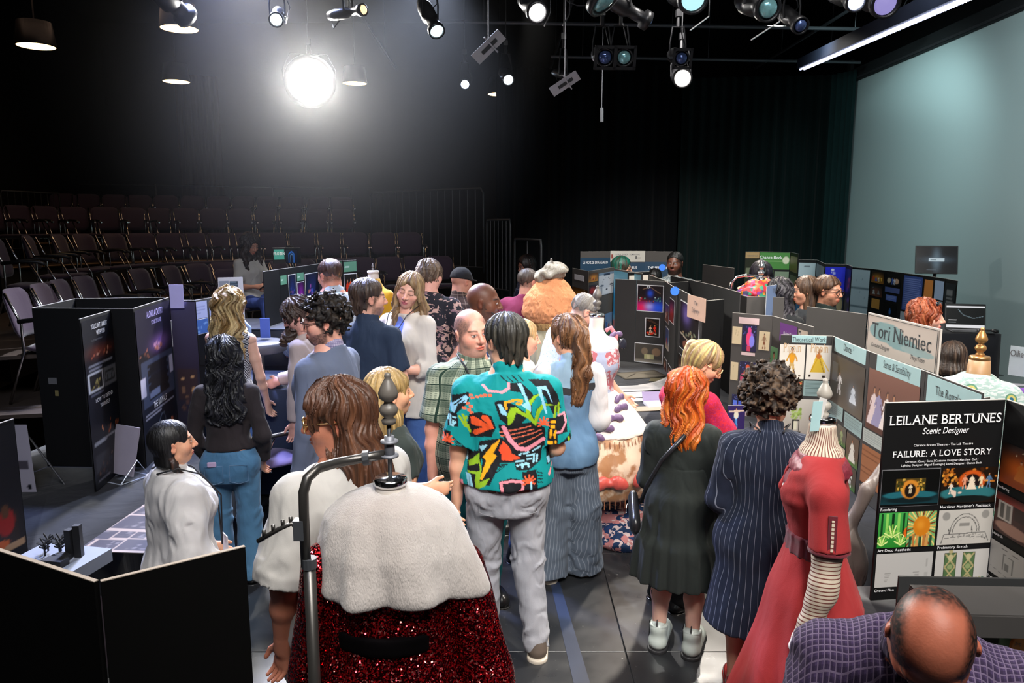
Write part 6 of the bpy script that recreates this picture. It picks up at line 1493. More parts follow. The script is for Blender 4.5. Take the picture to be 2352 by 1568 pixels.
# easel sheet
c = G(80,1128,.755); rt = empty('leaning_card', (c[0]-.02,c[1],.757), .1, 'white sheet with two tiny grey photos leaning at the left edge', 'card')
pc = Pic('908c98', .6, 40).rect(.12,.3,.5,.42,'484450').rect(.54,.33,.9,.45,'403c44').ell(.85,.08,.06,.04,'101018')
pic_mesh(pc, (-.20,0,0), np.array([.24,-.02,0])/.2408, np.array([-.16,.22,1.0])/1.037, np.array([0,-1,.2]), .24, .40, rt, 'sheet')
MB().tube([(-.05,.12,.30),(.14,.10,.0)], .006, 6).build('prop_leg', legm, rt)
# acrylic brochure stand
acr, nt, b = newmat('clear_acrylic'); b.inputs['Transmission Weight'].default_value = 1; b.inputs['Roughness'].default_value = .05; b.inputs['Base Color'].default_value = (.85,.88,.95,1)
c = G(290,1098,.755); rt = empty('brochure_stand', (c[0],c[1],.757), -.45, 'clear acrylic stand holding grey sheets, left of the woman in white', 'brochure stand')
MB().box((-.02,.02,.17),(.21,.012,.30), rotx(-.25)).build('sheets', plain('mauve_paper',(.30,.27,.33),.5), rt)
wr = MB()
for s_ in (-.10,.085): wr.tube([(s_,-.10,.0),(s_,.02,.12),(s_,.10,.0),(s_,-.10,.0)], .004, 5)
wr.tube([(-.10,-.10,.0),(.085,-.10,.0)], .004, 5).tube([(-.10,.10,.0),(.085,.10,.0)], .004, 5).build('wire_frame', plain('clear_edge',(.45,.5,.6),.2,.3), rt)
# portfolio on the blue cloth
pf2 = Pic('a8a4b4', 1.5, 50).rect(.06,.38,.95,.84,'3a3a50').rect(.12,.45,.3,.75,'5a5a70').rect(.35,.45,.6,.6,'6a6a80').rect(.06,.04,.45,.32,'50505c').rect(.5,.06,.9,.3,'484858')
sheet_(612,828,.955,.66,.44,-14,'open white portfolio with dark blue pages on the blue cloth', pf2, 'portfolio', 'portfolio_page')
c = G(617,805,.96); tag(MB().box((c[0],c[1],.965),(.16,.05,.012)).build('white_tray', paperw), 'narrow white card at the back of the open portfolio', 'card')
# black display blocks on the left
blockm = plain('slate_black_block', (.022,.024,.032), .6)
rt = empty('display_block', (-2.72,7.25,0), -.05, 'large slate-black display block behind the blonde woman', 'display block')
MB().box((.05,0,.67),(1.45,.7,1.33), bev=.006).build('block', blockm, rt); MB().box((.05,-.352,.99),(1.42,.006,.012)).box((.0,-.352,.60),(1.3,.006,.010)).build('joint_line', blackp, rt)
MB().box((0.05,0,1.345),(1.5,.74,.02), bev=.004).build('top', plain('slate_top',(.035,.038,.05),.5), rt)
bk = empty('brochure_rack', A(421,765,6.3), 0, 'white tray of brochures hung on the slate-black block', 'brochure rack')
MB().box((0,0,0),(.20,.02,.22)).build('backing', paperw, bk)
for x, c_ in ((-.055,(.25,.3,.45)),(.0,(.30,.34,.25)),(.055,(.30,.24,.18))): MB().box((x,-.02,.02),(.05,.012,.19)).build('brochure', plain('brochure_%d'%int(c_[0]*1000), c_, .5), bk)
MB().box((0,-.03,-.09),(.20,.03,.04)).build('lip', paperw, bk)
for k, (px, py, rz) in enumerate(((425,722,8),(452,722,-12),(470,718,20))): sheet_(px, py, 1.36, .16, .09, rz, ('white leaflet nearest the poster boards on the slate block','middle white leaflet on the slate block','right white leaflet under the pale blue sheets')[k], Pic('a8a8b0',1.6,10), 'paper', 'leaflet')
# round stand with small blue arch model
c = A(585,778,6.25); rt = empty('arch_model', (c[0]+.02,c[1],0), 0, 'round grey pedestal with a small glowing blue arch model', 'scale model')
MB().lathe([(.22,c[2]-.11),(.24,c[2]-.10),(.24,c[2]-.03),(.22,c[2]-.02),(0,c[2]-.02)],(0,0,0),24).build('round_base', plain('slate_base',(.05,.055,.075),.5), rt, True)
MB().lathe([(.2,.0),(.06,.05),(.05,c[2]-.13)],(0,0,0),12).build('pedestal', legm, rt)
MB().box((.04,.1,c[2]+.08),(.08,.02,.17)).build('blue_panel', plain('cobalt_panel',(.05,.10,.42),.5), rt)
MB().tube([(-.14,0,c[2]-.02),(-.14,0,c[2]+.10),(-.10,0,c[2]+.15),(-.06,0,c[2]+.10),(-.06,0,c[2]-.02)], .016, 8).build('arch', plain('ice_blue',(.30,.42,.65),.4), rt, True)
MB().lathe([(.06,0),(.03,.02),(.012,.07),(0,.075)],(-.08,-.12,c[2]-.02),10).build('snow_figure', paperw, rt, True)
# laptop, headphones, monitor near the screen
def laptop(p, rz, w, h, lab, pic, name='laptop', base=True):
    rt = empty(name, p, rz, lab, name); k = plain('dark_laptop_shell',(.015,.016,.018),.35)
    R = rotx(-.22)
    MB().box((0,.02,h/2+.01),(w,.012,h), R, .004).build('screen_lid', k, rt)
    pic_mesh(pic, R@np.array([-w*.47,-.008,-h*.46])+np.array([0,.02,h/2+.01]), np.array([1.,0,0]), R[:,2], -R[:,1], w*.94, h*.92, rt, 'display', SCREENP)
    if base: MB().box((0,-.14,.008),(w,.24,.016), bev=.004).box((0,-.12,.017),(w*.88,.10,.002)).build('keyboard_base', k, rt)
    return rt
lp = Pic('0c0f10', 1.5, 64); lp.rect(0,.86,1,.93,'b8b8bc').rect(0,.0,1,.14,'b8b8bc').line([(.3,.8),(.45,.55),(.7,.42),(.95,.5)],.008,'607078').rows(.06,.3,.5,.36,1,'d0d0d4',.9).rows(.06,.2,.45,.26,1,'808488',.8)
c = A(2216,752,7.25); laptop((c[0],c[1],1.283), -.25, .36, .25, 'open laptop with black page on screen, on the tall draped stand', lp)
hpn = empty('headphones', (c[0]+.10,c[1]-.20,1.283), 0, 'black headphones lying in front of the open laptop', 'headphones')
MB().tube([(-.07+.14*t, .06*math.sin(math.pi*t)+.0, .02) for t in np.linspace(0,1,9)], .009, 6).build('headband', lamp_black, hpn, True)
for sx in (-1,1): MB().lathe([(.03,0),(.036,.012),(.03,.03),(0,.034)],(sx*.07,0,.003),12).build('ear_cup', lamp_black, hpn, True)
mp = Pic('0a0c10', 1.4, 64); mp.glow(.5,.5,.10,.4,'50606c',.8).glow(.5,.5,.35,.12,'3a4854',.7).rect(.30,.44,.70,.56,'98a4ac').rows(.35,.47,.65,.53,1,'506068',.8).rows(.25,.08,.75,.14,1,'485058',.8)
c = A(2151,605,8.9); mo = laptop((c[0],c[1],1.72), -.28, .46, .34, 'black monitor showing a small grey title, above the display row', mp, 'monitor', False)
MB().tube([(0,.03,.05),(0,.05,-.8)], .02, 8).box((0,.05,-.80),(.2,.2,.02)).build('stand', lamp_black, mo)
# sheets at the right edge
c = A(2338,828,5.2); rt, _o = board('pale blue hand-lettered sheet reading Ollie held at the right edge', [A(2318,820,5.2), A(2400,838,5.0)], c[2]-.10, c[2]+.11, [[('txt','Ollie G',.33,.66,.065,greyi,dict(xs=.75))]], plain('pale_blue_sheet',(.50,.58,.64),.6), .002, 'sign', 'paper_sign', False)
sheet_(2330,884,.87,.22,.12,-20,'white card on the blue cloth under the hand-lettered sheet', Pic('a8a8b4',1.6,10), 'card', 'white_card')
sheet_(2292,862,.87,.10,.06,20,'small black phone on the blue cloth at the right', Pic('101014',1.6,8), 'phone', 'phone')
sheet_(2178,850,.87,.26,.18,10,'white paper in front of the brown-haired seated visitor', None, 'paper')
# ------------------------------------------------------------------ scenic model, lower right
c = A(2230,1345,2.35); bm_ = plain('model_box_grey', (.040,.037,.036), .65); zc = c[2]
rt = empty('stage_model', (1.68,2.33,.755), -.04, 'scale stage model with orange clock arch and green lattice under a black portal', 'scale model'); rt.scale = (1,1,.74)
Lc = lambda px, py, z: G(px, py, z)-np.array([1.62,2.35,0])
MB().box((.20,.02,.385),(.95,.20,.012)).box((.20,-.08,.335),(.95,.01,.10)).build('portal_header', bm_, rt)
MB().box((-.27,.02,.19),(.012,.20,.38)).build('portal_side', bm_, rt)
MB().box((.2,.20,.19),(.95,.01,.38)).build('backdrop', plain('model_backdrop',(.02,.021,.022),.7), rt)
MB().lathe([(.44,0),(.44,.03),(.42,.04),(0,.04)],(.25,-.12,.0),36).build('stage_disc', plain('disc_grey',(.035,.037,.038),.5), rt, True)
MB().box((.30,-.12,.012),(.95,.62,.012)).build('water_base', plain('teal_base',(.03,.10,.10),.5), rt)
orn = plain('clock_orange',(.62,.24,.06),.6); V = []; F = []; N = 24
for i in range(N+1):
    a = math.pi*1.35*i/N-.55
    for y in (0,-.015):
        for r_ in (.085,.135): V.append((.16+r_*math.cos(a), .02+y, .165+r_*math.sin(a)))
for i in range(N):
    for (p_, q_) in ((0,1),(1,3),(3,2),(2,0)): F.append((4*i+p_, 4*i+q_, 4*i+4+q_, 4*i+4+p_))
mesh_obj('clock_arch', V, F, orn, rt)
nm = ['I','II','III','IV','V','VI','VII','VIII','IX','X','XI','XII']
for k, s_ in enumerate(['II','I','XII','XI','X','IX']):
    a = .15+k*.56; text(s_, (.16+.11*math.cos(a), .004, .165+.11*math.sin(a)), np.array([math.sin(a),0,-math.cos(a)]), np.array([math.cos(a),0,math.sin(a)]), np.array([0,-1.,0]), .030, greyi, rt, name='numeral', xs=.7)
MB().box((.16,.05,.14),(.30,.006,.27)).build('green_flat', plain('sage_flat',(.20,.32,.19),.7), rt)
gl_ = MB(); grm = plain('emerald_lattice',(.005,.085,.045),.5)
for x0 in (.34,.50):
    for (a, b_) in (((0,0),(0,.30)),((.14,0),(.14,.30)),((0,0),(.14,.15)),((.14,0),(0,.15)),((0,.15),(.14,.30)),((.14,.15),(0,.30)),((0,.15),(.14,.15)),((.07,0),(.14,.08)),((.07,.3),(0,.22)),((.07,0),(0,.08)),((.07,.3),(.14,.22))):
        gl_.tube([(x0+a[0],.0,.02+a[1]),(x0+b_[0],-.005,.02+b_[1])], .009, 5)
gl_.build('lattice', grm, rt)
dm = MB()
for x0 in (.34,.50):
    for (x, z) in ((.07,.22),(.07,.07),(.03,.15),(.11,.15)): dm.lathe([(0,0),(.014,.014),(0,.028)],(x0+x,.01,z),4)
dm.build('glass_diamond', plain('peach_glass',(.55,.40,.28),.3), rt)
yl = plain('tiny_yellow_print',(.55,.52,.25),.6, var=.4, vs=60)
for k, (px, py, s_) in enumerate(((2283,1462,.9),(2310,1458,1.1),(2345,1490,1.4),(2258,1502,.7))):
    p_ = Lc(px, py, .80); ch_ = MB().box((p_[0],p_[1],.06),(.038*s_,.034*s_,.045*s_)).box((p_[0],p_[1]+.016*s_,.095*s_+.0),(.038*s_,.006,.05*s_)).build('tiny_chair', yl, rt)
# ------------------------------------------------------------------ dress forms and costumes
linen = plain('linen_form', (.62,.55,.46), .85, var=.05, bump=.15, bs=300); linenw = plain('ivory_form', (.70,.64,.58), .85, var=.04, bump=.1, bs=300)
wood = plain('turned_wood', (.13,.115,.10), .4, var=.3); woodt = plain('tan_wood', (.38,.22,.11), .45, var=.3)
FIN = [(.0,.0),(.018,.0),(.020,.012),(.012,.02),(.022,.032),(.026,.045),(.020,.058),(.012,.064),(.012,.07),(.024,.080),(.027,.095),(.022,.112),(.012,.135),(.008,.142),(.010,.148),(.008,.156),(0,.160)]
B_F = [(-.18,.155,.115),(-.08,.175,.125),(.0,.165,.12),(.10,.125,.095),(.16,.115,.09),(.24,.135,.11,0,.01),(.31,.155,.125,0,.02),(.38,.150,.10,0,.01),(.44,.13,.08,0,0),(.475,.075,.06,0,-.01),(.50,.050,.05,0,-.01),(.56,.047,.047,0,0),(.60,.048,.048,0,0)]
def form(px, py, Y_, rz, lab, body=linen, fin=wood, scale=1.0, cap=chromem, torso=True, rod=0, h=.009, pole=True, base=True, fs=1.0, cat='dress form'):
    """py = top of the neck cap; returns root and local waist height offset"""
    t = A(px, py, Y_); rt = empty('dress_form', (t[0], t[1], 0), rad(rz), lab, cat); zt0 = t[2]-.60*scale
    O = np.array([0,0,zt0]); I = np.eye(3)
    if torso:
        V, F = sdf_mesh([stack(O, I, [(z*scale, *(np.array(r)*scale)) for z, *r in B_F], .02, rnd=.006)]+[ell(O+np.array([s*.135,0,.40])*scale, np.array([.04,.055,.055])*scale, None, .05) for s in (-1,1)], h)
        mesh_obj('torso', V, F, body, rt, True)
    MB().lathe([(.0,0),(.050*scale,0),(.052*scale,.004),(.052*scale,.018),(.048*scale,.024),(0,.026)],(0,0,t[2]),24).build('neck_cap', cap, rt, True)
    z0 = t[2]+.024
    f = MB()
    if rod: f.tube([(0,0,z0),(0,0,z0+rod)], .007, 8)
    f.lathe([(r*fs*scale*1.15, z*fs*scale+z0+rod) for r, z in FIN], (0,0,0), 18).build('finial', fin, rt, True)
    if pole:
        MB().tube([(0,0,.10),(0,0,zt0-.1)], .016, 8).build('pole', pipeg, rt, True)
        if base:
            for k in range(4):
                a = k*math.pi/2+.6; MB().tube([(0,0,.16),(.12*math.cos(a),.12*math.sin(a),.13),(.26*math.cos(a),.26*math.sin(a),.025)], [.020,.018,.014], 8).build('leg', pipem, rt, True)
    return rt, O, t
# fur cape and sequin gown, foreground
fur, nt, b = newmat('white_fur'); setp(b, .95, 0, .15, .6)
n = noise_node(nt, 5, 3, (1,1,.35)); n2 = noise_node(nt, 260, 2, (1,1,.3)); c_ = mixcol(nt, n.outputs[0], (.38,.33,.30), (.62,.58,.56)); nt.links.new(c_, b.inputs['Base Color'])
add_bump(nt, b, n.outputs[0], .5, .02); add_bump(nt, b, n2.outputs[0], .9, .004)
seq, nt, b = newmat('red_sequins'); setp(b, .16, .85, .6)
tc = nt.nodes.new('ShaderNodeTexCoord'); mp_ = nt.nodes.new('ShaderNodeMapping'); mp_.inputs['Scale'].default_value = (1,1,1.0); nt.links.new(tc.outputs['Object'], mp_.inputs[0])
vo = nt.nodes.new('ShaderNodeTexVoronoi'); vo.inputs['Scale'].default_value = 230; nt.links.new(mp_.outputs[0], vo.inputs['Vector'])
sv = nt.nodes.new('ShaderNodeSeparateColor'); nt.links.new(vo.outputs['Color'], sv.inputs[0])
c_ = mixcol(nt, (NX(sv.outputs[0]) > .62).s, (.05,.0,.003), (.62,.012,.02)); c_ = mixcol(nt, (NX(sv.outputs[1]) > .93).s, c_, (.95,.28,.26)); nt.links.new(c_, b.inputs['Base Color'])
gm = nt.nodes.new('ShaderNodeNewGeometry'); vm = nt.nodes.new('ShaderNodeVectorMath'); vm.operation = 'MULTIPLY_ADD'; vs_ = nt.nodes.new('ShaderNodeVectorMath'); vs_.operation = 'SUBTRACT'; vs_.inputs[1].default_value = (.5,.5,.5)
nt.links.new(vo.outputs['Color'], vs_.inputs[0]); nt.links.new(vs_.outputs[0], vm.inputs[0]); vm.inputs[1].default_value = (1.0,1.0,1.0); nt.links.new(gm.outputs['Normal'], vm.inputs[2])
vn = nt.nodes.new('ShaderNodeVectorMath'); vn.operation = 'NORMALIZE'; nt.links.new(vm.outputs[0], vn.inputs[0]); nt.links.new(vn.outputs[0], b.inputs['Normal'])
rt, O, t = form(897,1112,2.2, 0, 'dress form in white fur capelet and red sequin gown, foreground centre', linenw, wood, 1.0, chromem, rod=.17, h=.009)
I3 = np.eye(3)
cz = t[2]
capep = [(-.318,.272,.20,.02,-.01),(-.28,.268,.20,.02,-.01),(-.18,.248,.18,.01,-.01),(-.09,.212,.15),(-.045,.165,.12),(-.012,.095,.08)]
V, F = sdf_mesh([stack((0,0,cz), I3, capep, .02, rnd=.02, fold=(6, lambda z: .09*np.clip(1.0-z,0,1), 2.2)), stack((0,0,cz), I3, [(-.06,.045,.045),(.02,.045,.045)], .01, op='s')], .0065, disp=lambda Q: vnoise(Q*np.array([60,60,18]), 3)*.0028+vnoise(Q*7, 2)*.006)
mesh_obj('fur_capelet', V, F, fur, rt, True)
gown = [(-1.50,.46,.40),(-1.1,.40,.36),(-.80,.325,.29),(-.58,.255,.20),(-.50,.235,.17),(-.40,.235,.17),(-.30,.225,.15),(-.18,.17,.11)]
V, F = sdf_mesh([stack((0,0,cz), I3, gown, .03, rnd=.01, z0=-1.50, fold=(15, lambda z: .035*np.clip(1.2-z,0,1), .5))], .010, disp=lambda Q: vnoise(Q*np.array([22,22,6]), 5)*.006)
mesh_obj('sequin_gown', V, F, seq, rt, True)
velv = cloth('black_velvet', (.002,.0015,.002), fold=.1, sheen=0, spec=.05)
for s in (-1,1):
    pass
V, F = sdf_mesh([stack((0,0,cz), I3, [(-.475,.205,.185),(-.415,.205,.185)], .01, rnd=.008, z0=-.475, z1=-.415)], .009)
mesh_obj('velvet_sash', V, F, velv, rt, True)
def sl(u, v, s): return 0
V, F = sdf_mesh([cone((.21,-.03,cz-.26),(.30,-.05,cz-.62),.085,.075,.05), cone((.30,-.05,cz-.62),(.33,-.05,cz-.95),.075,.11,.05), cone((-.20,-.03,cz-.26),(-.25,-.03,cz-.62),.085,.075,.05), cone((-.25,-.03,cz-.62),(-.27,-.02,cz-.95),.075,.11,.05)], .011, disp=lambda Q: vnoise(Q*np.array([22,22,8]), 6)*.008)
mesh_obj('gown_sleeves', V, F, seq, rt, True)
rod = MB().tube([(0,0,cz+.02),(0,0,cz+.2)], .007, 8)
for z in (.135,.09): rod.lathe([(.008,0),(.028,.0),(.028,.006),(.008,.008)],(0,0,cz+z),14)
rod.lathe([(.016,0),(.016,.07)],(0,0,cz+.085),12).build('clamp_collar', pipeg, rt, True)
gp = plain('gunmetal_tube',(.10,.095,.09),.32,.75)
rk = empty('garment_rack', (t[0],t[1],0), 0, 'curved gunmetal rack pole clamped to the sequin gown dress form', 'garment rack')
loc = lambda px, py, Y_=None: A(px, py, Y_ or (2.2 if px > 800 else 2.04+.16*max(0,(px-700))/100))-np.array([t[0],t[1],0])
a1 = loc(703,1300); a2 = loc(698,1180); bend = [loc(698,1180), loc(697,1130), loc(706,1098), loc(730,1075), loc(775,1062), loc(830,1052), loc(884,1043)]
MB().tube([(a1[0]+.01,a1[1],.02),(a1[0]+.01,a1[1],1.33)], .0185, 12).build('lower_pole', gp, rk, True)
MB().tube([a1]+bend, .0150, 12).build('gooseneck', gp, rk, True)
hk = loc(690,1225); MB().tube([hk, hk+[-.02,-.01,.035], loc(640,1215), loc(592,1243)], .007, 8).build('hook_arm', gp, rk, True)
nb_ = MB()
for px, py in ((607,1225),(628,1213),(650,1202),(668,1195)): nb_.tube([loc(px,py+6), loc(px-1,py-8)], .006, 6)
nb_.build('hook_studs', gp, rk, True); MB().box(loc(688,1215),(.03,.03,.06)).build('bracket', pipem, rk); MB().lathe([(.022,0),(.022,.03)], (a1[0]+.01,a1[1],1.31), 12).build('joint_ring', pipem, rk)
MB().lathe([(.024,0),(.024,.02)], loc(842,1052)-np.array([.01,0,0]), 12, roty(1.45)).build('clamp_ring', pipem, rk)
MB().box((a1[0],a1[1],.02),(.4,.4,.03)).build('base_plate', pipem, rk)
# red Edwardian costume, right
redw = cloth('brick_red_wool', (.33,.028,.030), fold=.35, fs=6, weave=.3, sheen=.03); redt = cloth('dark_red_trim', (.11,.010,.018), fold=.15, sheen=.2)
def vstripe(nt, x, y, z): s_ = ((z*62.0+x*6).frac() < .30); return mixcol(nt, s_.s, (.62,.53,.42), (.17,.05,.04))
def vstripe2(nt, x, y, z): s_ = ((NX.op('ARCTAN2', x, y+.001)*6.4).frac() < .35); return mixcol(nt, s_.s, (.62,.53,.42), (.17,.05,.04))
strp = cloth('cream_striped_blouse', (1,1,1), fold=.25, pattern=vstripe); strp2 = cloth('cream_striped_collar', (1,1,1), fold=.25, pattern=vstripe2)
rt, O, t = form(1890,968,2.9, 74, 'dress form in long brick-red dress with striped blouse sleeves and collar', linenw, plain('pewter_wood',(.34,.31,.27),.45), 1.02, chromem, fs=.95)
z_ = t[2]
V, F = sdf_mesh([stack((0,0,z_), I3, [(-.15,.118,.092),(-.11,.098,.080),(-.085,.070,.064),(-.04,.058,.054),(-.012,.057,.053)], .02, rnd=.004, fold=(30, lambda z: .012+0*z, 0))], .006)
mesh_obj('striped_collar', V, F, strp2, rt, True)
V, F = sdf_mesh([stack((0,0,z_), I3, [(-.50,.128,.10),(-.40,.142,.112,0,.01),(-.30,.168,.135,0,.022),(-.22,.172,.12,0,.012),(-.165,.165,.10,0,0),(-.125,.120,.085)], .03, rnd=.012)]
    +[cone((s*.13,0,z_-.185),(s*.205,-.01,z_-.24),.062,.066,.05) for s in (-1,1)]+[cone((s*.205,-.01,z_-.24),(s*.235,-.02,z_-.44),.066,.076,.03, cut=1) for s in (-1,1)]
    +[cone((0,.06,z_-.05),(0,.16,z_-.34),.085,.02,.02,'s')], .0075, disp=lambda Q: np.sin(Q[:,2]*95+Q[:,0]*20)*.0018*(np.abs(Q[:,0]) < .16)*(Q[:,2] > z_-.33)+vnoise(Q*9,4)*.005)
mesh_obj('bodice', V, F, redw, rt, True)
V, F = sdf_mesh([stack((0,0,z_), I3, [(-.36,.12,.10,0,.015),(-.26,.155,.118,0,.02),(-.18,.15,.10),(-.12,.11,.085)], .02, rnd=.01), ell((0,-.3,z_-.2),(.3,.24,.3),None,.01,'s')], .008, disp=lambda Q: vnoise(Q*70,2)*.002)
bead = plain('wine_beading',(.16,.015,.03),.5, var=1.0, vs=160); mesh_obj('beaded_yoke', V, F, bead, rt, True)
V, F = sdf_mesh([stack((0,0,z_), I3, [(-.20,.178,.122),(-.165,.172,.110),(-.14,.135,.092)], .02, rnd=.006)], .0065, disp=lambda Q: vnoise(Q*80,2)*.003); mesh_obj('beaded_band', V, F, bead, rt, True)
V, F = sdf_mesh([stack((0,0,z_), I3, [(-.545,.148,.118),(-.49,.140,.112),(-.455,.142,.116)], .02, rnd=.012, fold=(18, lambda z: .02+0*z, 0))], .008); mesh_obj('waist_sash', V, F, redt, rt, True)
V, F = sdf_mesh([stack((0,0,z_), I3, [(-1.50,.46,.44,0,-.06),(-1.2,.36,.34,0,-.04),(-.9,.26,.235,0,-.02),(-.70,.205,.175),(-.56,.150,.125),(-.50,.13,.105)], .03, rnd=.01, fold=(9, lambda z: .05*np.clip(1.05-z,0,1), 1.2))], .012, disp=lambda Q: vnoise(Q*6,7)*.006)
mesh_obj('skirt', V, F, redw, rt, True)
for s in (-1,1):
    e = (s*.245,-.01,z_-.60); w_ = (s*.235,.05,z_-.82)
    V, F = sdf_mesh([cone((s*.23,-.02,z_-.40), e, .058, .052, .03), cone(e, w_, .052, .040, .03)], .0075, disp=lambda Q: np.sin(Q[:,2]*70)*.002+vnoise(Q*10,3)*.004)
    o = mesh_obj('striped_sleeve', V, F, strp, rt, True)
    V, F = sdf_mesh([cone((w_[0],w_[1]+.002,w_[2]+.0),(w_[0],w_[1]+.005,w_[2]-.035),.041,.046,.01)], .007, disp=lambda Q: vnoise(Q*90,3)*.004); mesh_obj('cuff_frill', V, F, linenw, o, True)
    V, F = sdf_mesh([cone((s*.234,-.02,z_-.40),(s*.2365,-.022,z_-.450),.0755,.0785,.01, cut=1),plane((0,0,z_-.432),(0,0,1),.004)], .008); mesh_obj('sleeve_trim', V, F, redt, rt, True)
    MB().box((s*.298,-.02,z_-.36),(.010,.030,.15), roty(s*-.08)).build('slash_trim', redt, rt); MB().box((s*.303,-.02,z_-.36),(.008,.010,.12), roty(s*-.08)).build('slash_lining', strp, rt)
R_ = rotz(0)
tagp = empty('paper_tag', A(1886,965,2.86), .5, 'pale aqua paper tag tucked behind the neck of the red costume', 'tag'); MB().box((-.03,0,.02),(.055,.002,.12), roty(.08)).build('tag_sheet', aqua, tagp); MB().box((.0,.004,.05),(.045,.002,.08), roty(.3)).build('white_slip', paperw, tagp)
# rococo gown, centre
def goldpat(nt, x, y, z):
    n = noise_node(nt, 9, 5); r_ = nt.nodes.new('ShaderNodeValToRGB'); r_.color_ramp.elements[0].position = .44; r_.color_ramp.elements[0].color = (.42,.20,.09,1); r_.color_ramp.elements[1].position = .54; r_.color_ramp.elements[1].color = (.78,.60,.44,1)
    nt.links.new(n.outputs[0], r_.inputs[0]); return r_.outputs[0]
brocade = cloth('gold_cream_brocade', (1,1,1), fold=.5, fs=4, pattern=goldpat, rough=.45, spec=.5, sheen=.1)
creamsk = cloth('cream_overskirt', (.78,.68,.60), fold=.25, fs=4, rough=.5, spec=.5)
def lacepat(nt, x, y, z):
    n = noise_node(nt, 38, 3); n2_ = noise_node(nt, 9, 1); c = mixcol(nt, (NX(n.outputs[0]) > .52).s, (.42,.12,.14), (.55,.46,.50)); return mixcol(nt, (NX(n2_.outputs[0]) > .55).s, c, (.35,.38,.50))
lace = cloth('rose_blue_lace', (1,1,1), fold=.1, pattern=lacepat, rough=.6)
coral = cloth('coral_satin', (.62,.09,.07), fold=.5, rough=.4, spec=.5); plumr = cloth('plum_blue_ribbon', (.16,.10,.20), fold=.5, rough=.4, spec=.5)
rt, O, t = form(1371,727,5.5, 215, 'ivory dress form in gold and cream rococo gown with bows, centre', linenw, wood, 1.12, chromem, h=.012, rod=.03)
z_ = t[2]
V, F = sdf_mesh([stack((0,0,z_), I3, [(-.62,.20,.16),(-.56,.145,.12),(-.48,.145,.12),(-.38,.178,.148,0,.02),(-.30,.185,.14,0,.02),(-.235,.172,.125,0,.015)], .03, rnd=.01)], .011, disp=lambda Q: vnoise(Q*80,2)*.002); mesh_obj('lace_bodice', V, F, lace, rt, True)
pan = [(-1.30,.44,.44,-.02,0),(-1.20,.47,.46,-.02,0),(-1.05,.48,.44,-.02,0),(-.90,.42,.38,-.02,0),(-.72,.30,.27),(-.60,.19,.165),(-.56,.14,.12)]
V, F = sdf_mesh([stack((0,0,z_), I3, pan, .03, rnd=.03, fold=(8, lambda z: .035*np.clip(1.1-z,0,1), .8))], .013, disp=lambda Q: vnoise(Q*8,5)*.014); mesh_obj('brocade_skirt', V, F, brocade, rt, True)
V, F = sdf_mesh([stack((0,0,z_), I3, [(z, rx*1.03+.006, ry*1.03+.006, cx, cy) for z, rx, ry, cx, cy in [list(p)+[0]*(5-len(p)) for p in pan] if z > -1.0], .03, rnd=.008, z0=-.86, fold=(3, lambda z: .02+0*z, .8))], .013, disp=lambda Q: vnoise(Q*5,5)*.006); mesh_obj('cream_overskirt', V, F, creamsk, rt, True)
fr_ = MB()
for k in range(70):
    a = 2*math.pi*k/70; r_ = .41*1.03+.01; rx_ = .42; x, y = rx_*math.cos(a), .38*math.sin(a); fr_.tube([(x,y,z_-.86),(x*1.03,y*1.03,z_-.905)], .004, 4)
    x, y = .44*math.cos(a), .44*math.sin(a); fr_.tube([(x-.02,y,z_-1.28),(x-.02,y,z_-1.345)], .004, 4)
fr_ = fr_.build('bead_fringe', plain('copper_bead',(.30,.13,.07),.4), rt); fr_['kind'] = 'stuff'
def bow(c, s, mat_, par, nm='bow', rz=0):
    P = []
    R = rotz(rz)
    for k in (-1,1): P.append(ell(np.array(c)+R@np.array([k*.045*s,0,0]), (.05*s,.022*s,.032*s), R@roty(k*.4), .012*s))
    P.append(ell(c, (.018*s,.02*s,.02*s), None, .01)); V, F = sdf_mesh(P, .008*max(.8,s*.7), disp=lambda Q: vnoise(Q*40,3)*.004); return mesh_obj(nm, V, F, mat_, par, True)
for (a, z, s_) in ((1.75,-1.13,1.7),(2.05,-1.19,1.6),(1.05,-1.14,1.5)):
    bow((.47*math.cos(a)-.02,.47*math.sin(a),z_+z), s_, coral, rt, 'coral_bow', a-math.pi/2)
for k, a in enumerate((2.0,1.75,1.35,1.05,.85)): 
    rr_ = .19+.048*k; bow((rr_*math.cos(a)*1.05,rr_*math.sin(a)*1.02,z_-.60-.055*k), .85, plumr, rt, 'plum_bow', a-math.pi/2)
for s_ in (-1,1):
    MB().tube([(s_*.165,.02,z_-.24),(s_*.20,.0,z_-.16),(s_*.17,-.03,z_-.10),(s_*.13,-.04,z_-.12)], .018, 8).build('shoulder_ruffle', cloth('rose_ruffle',(.5,.16,.18),fold=.6), rt, True)
    bow((s_*.20,.0,z_-.15), .7, plumr, rt, 'shoulder_bow')
o = MB().lathe([(.0,0),(.035,.004),(.040,.010),(.03,.016),(0,.018)],(0,0,0),18,rotx(-1.4)).build('cameo', plain('black_cameo',(.02,.02,.03),.2), rt, True); o.location = (-.13,.14,z_-.20)
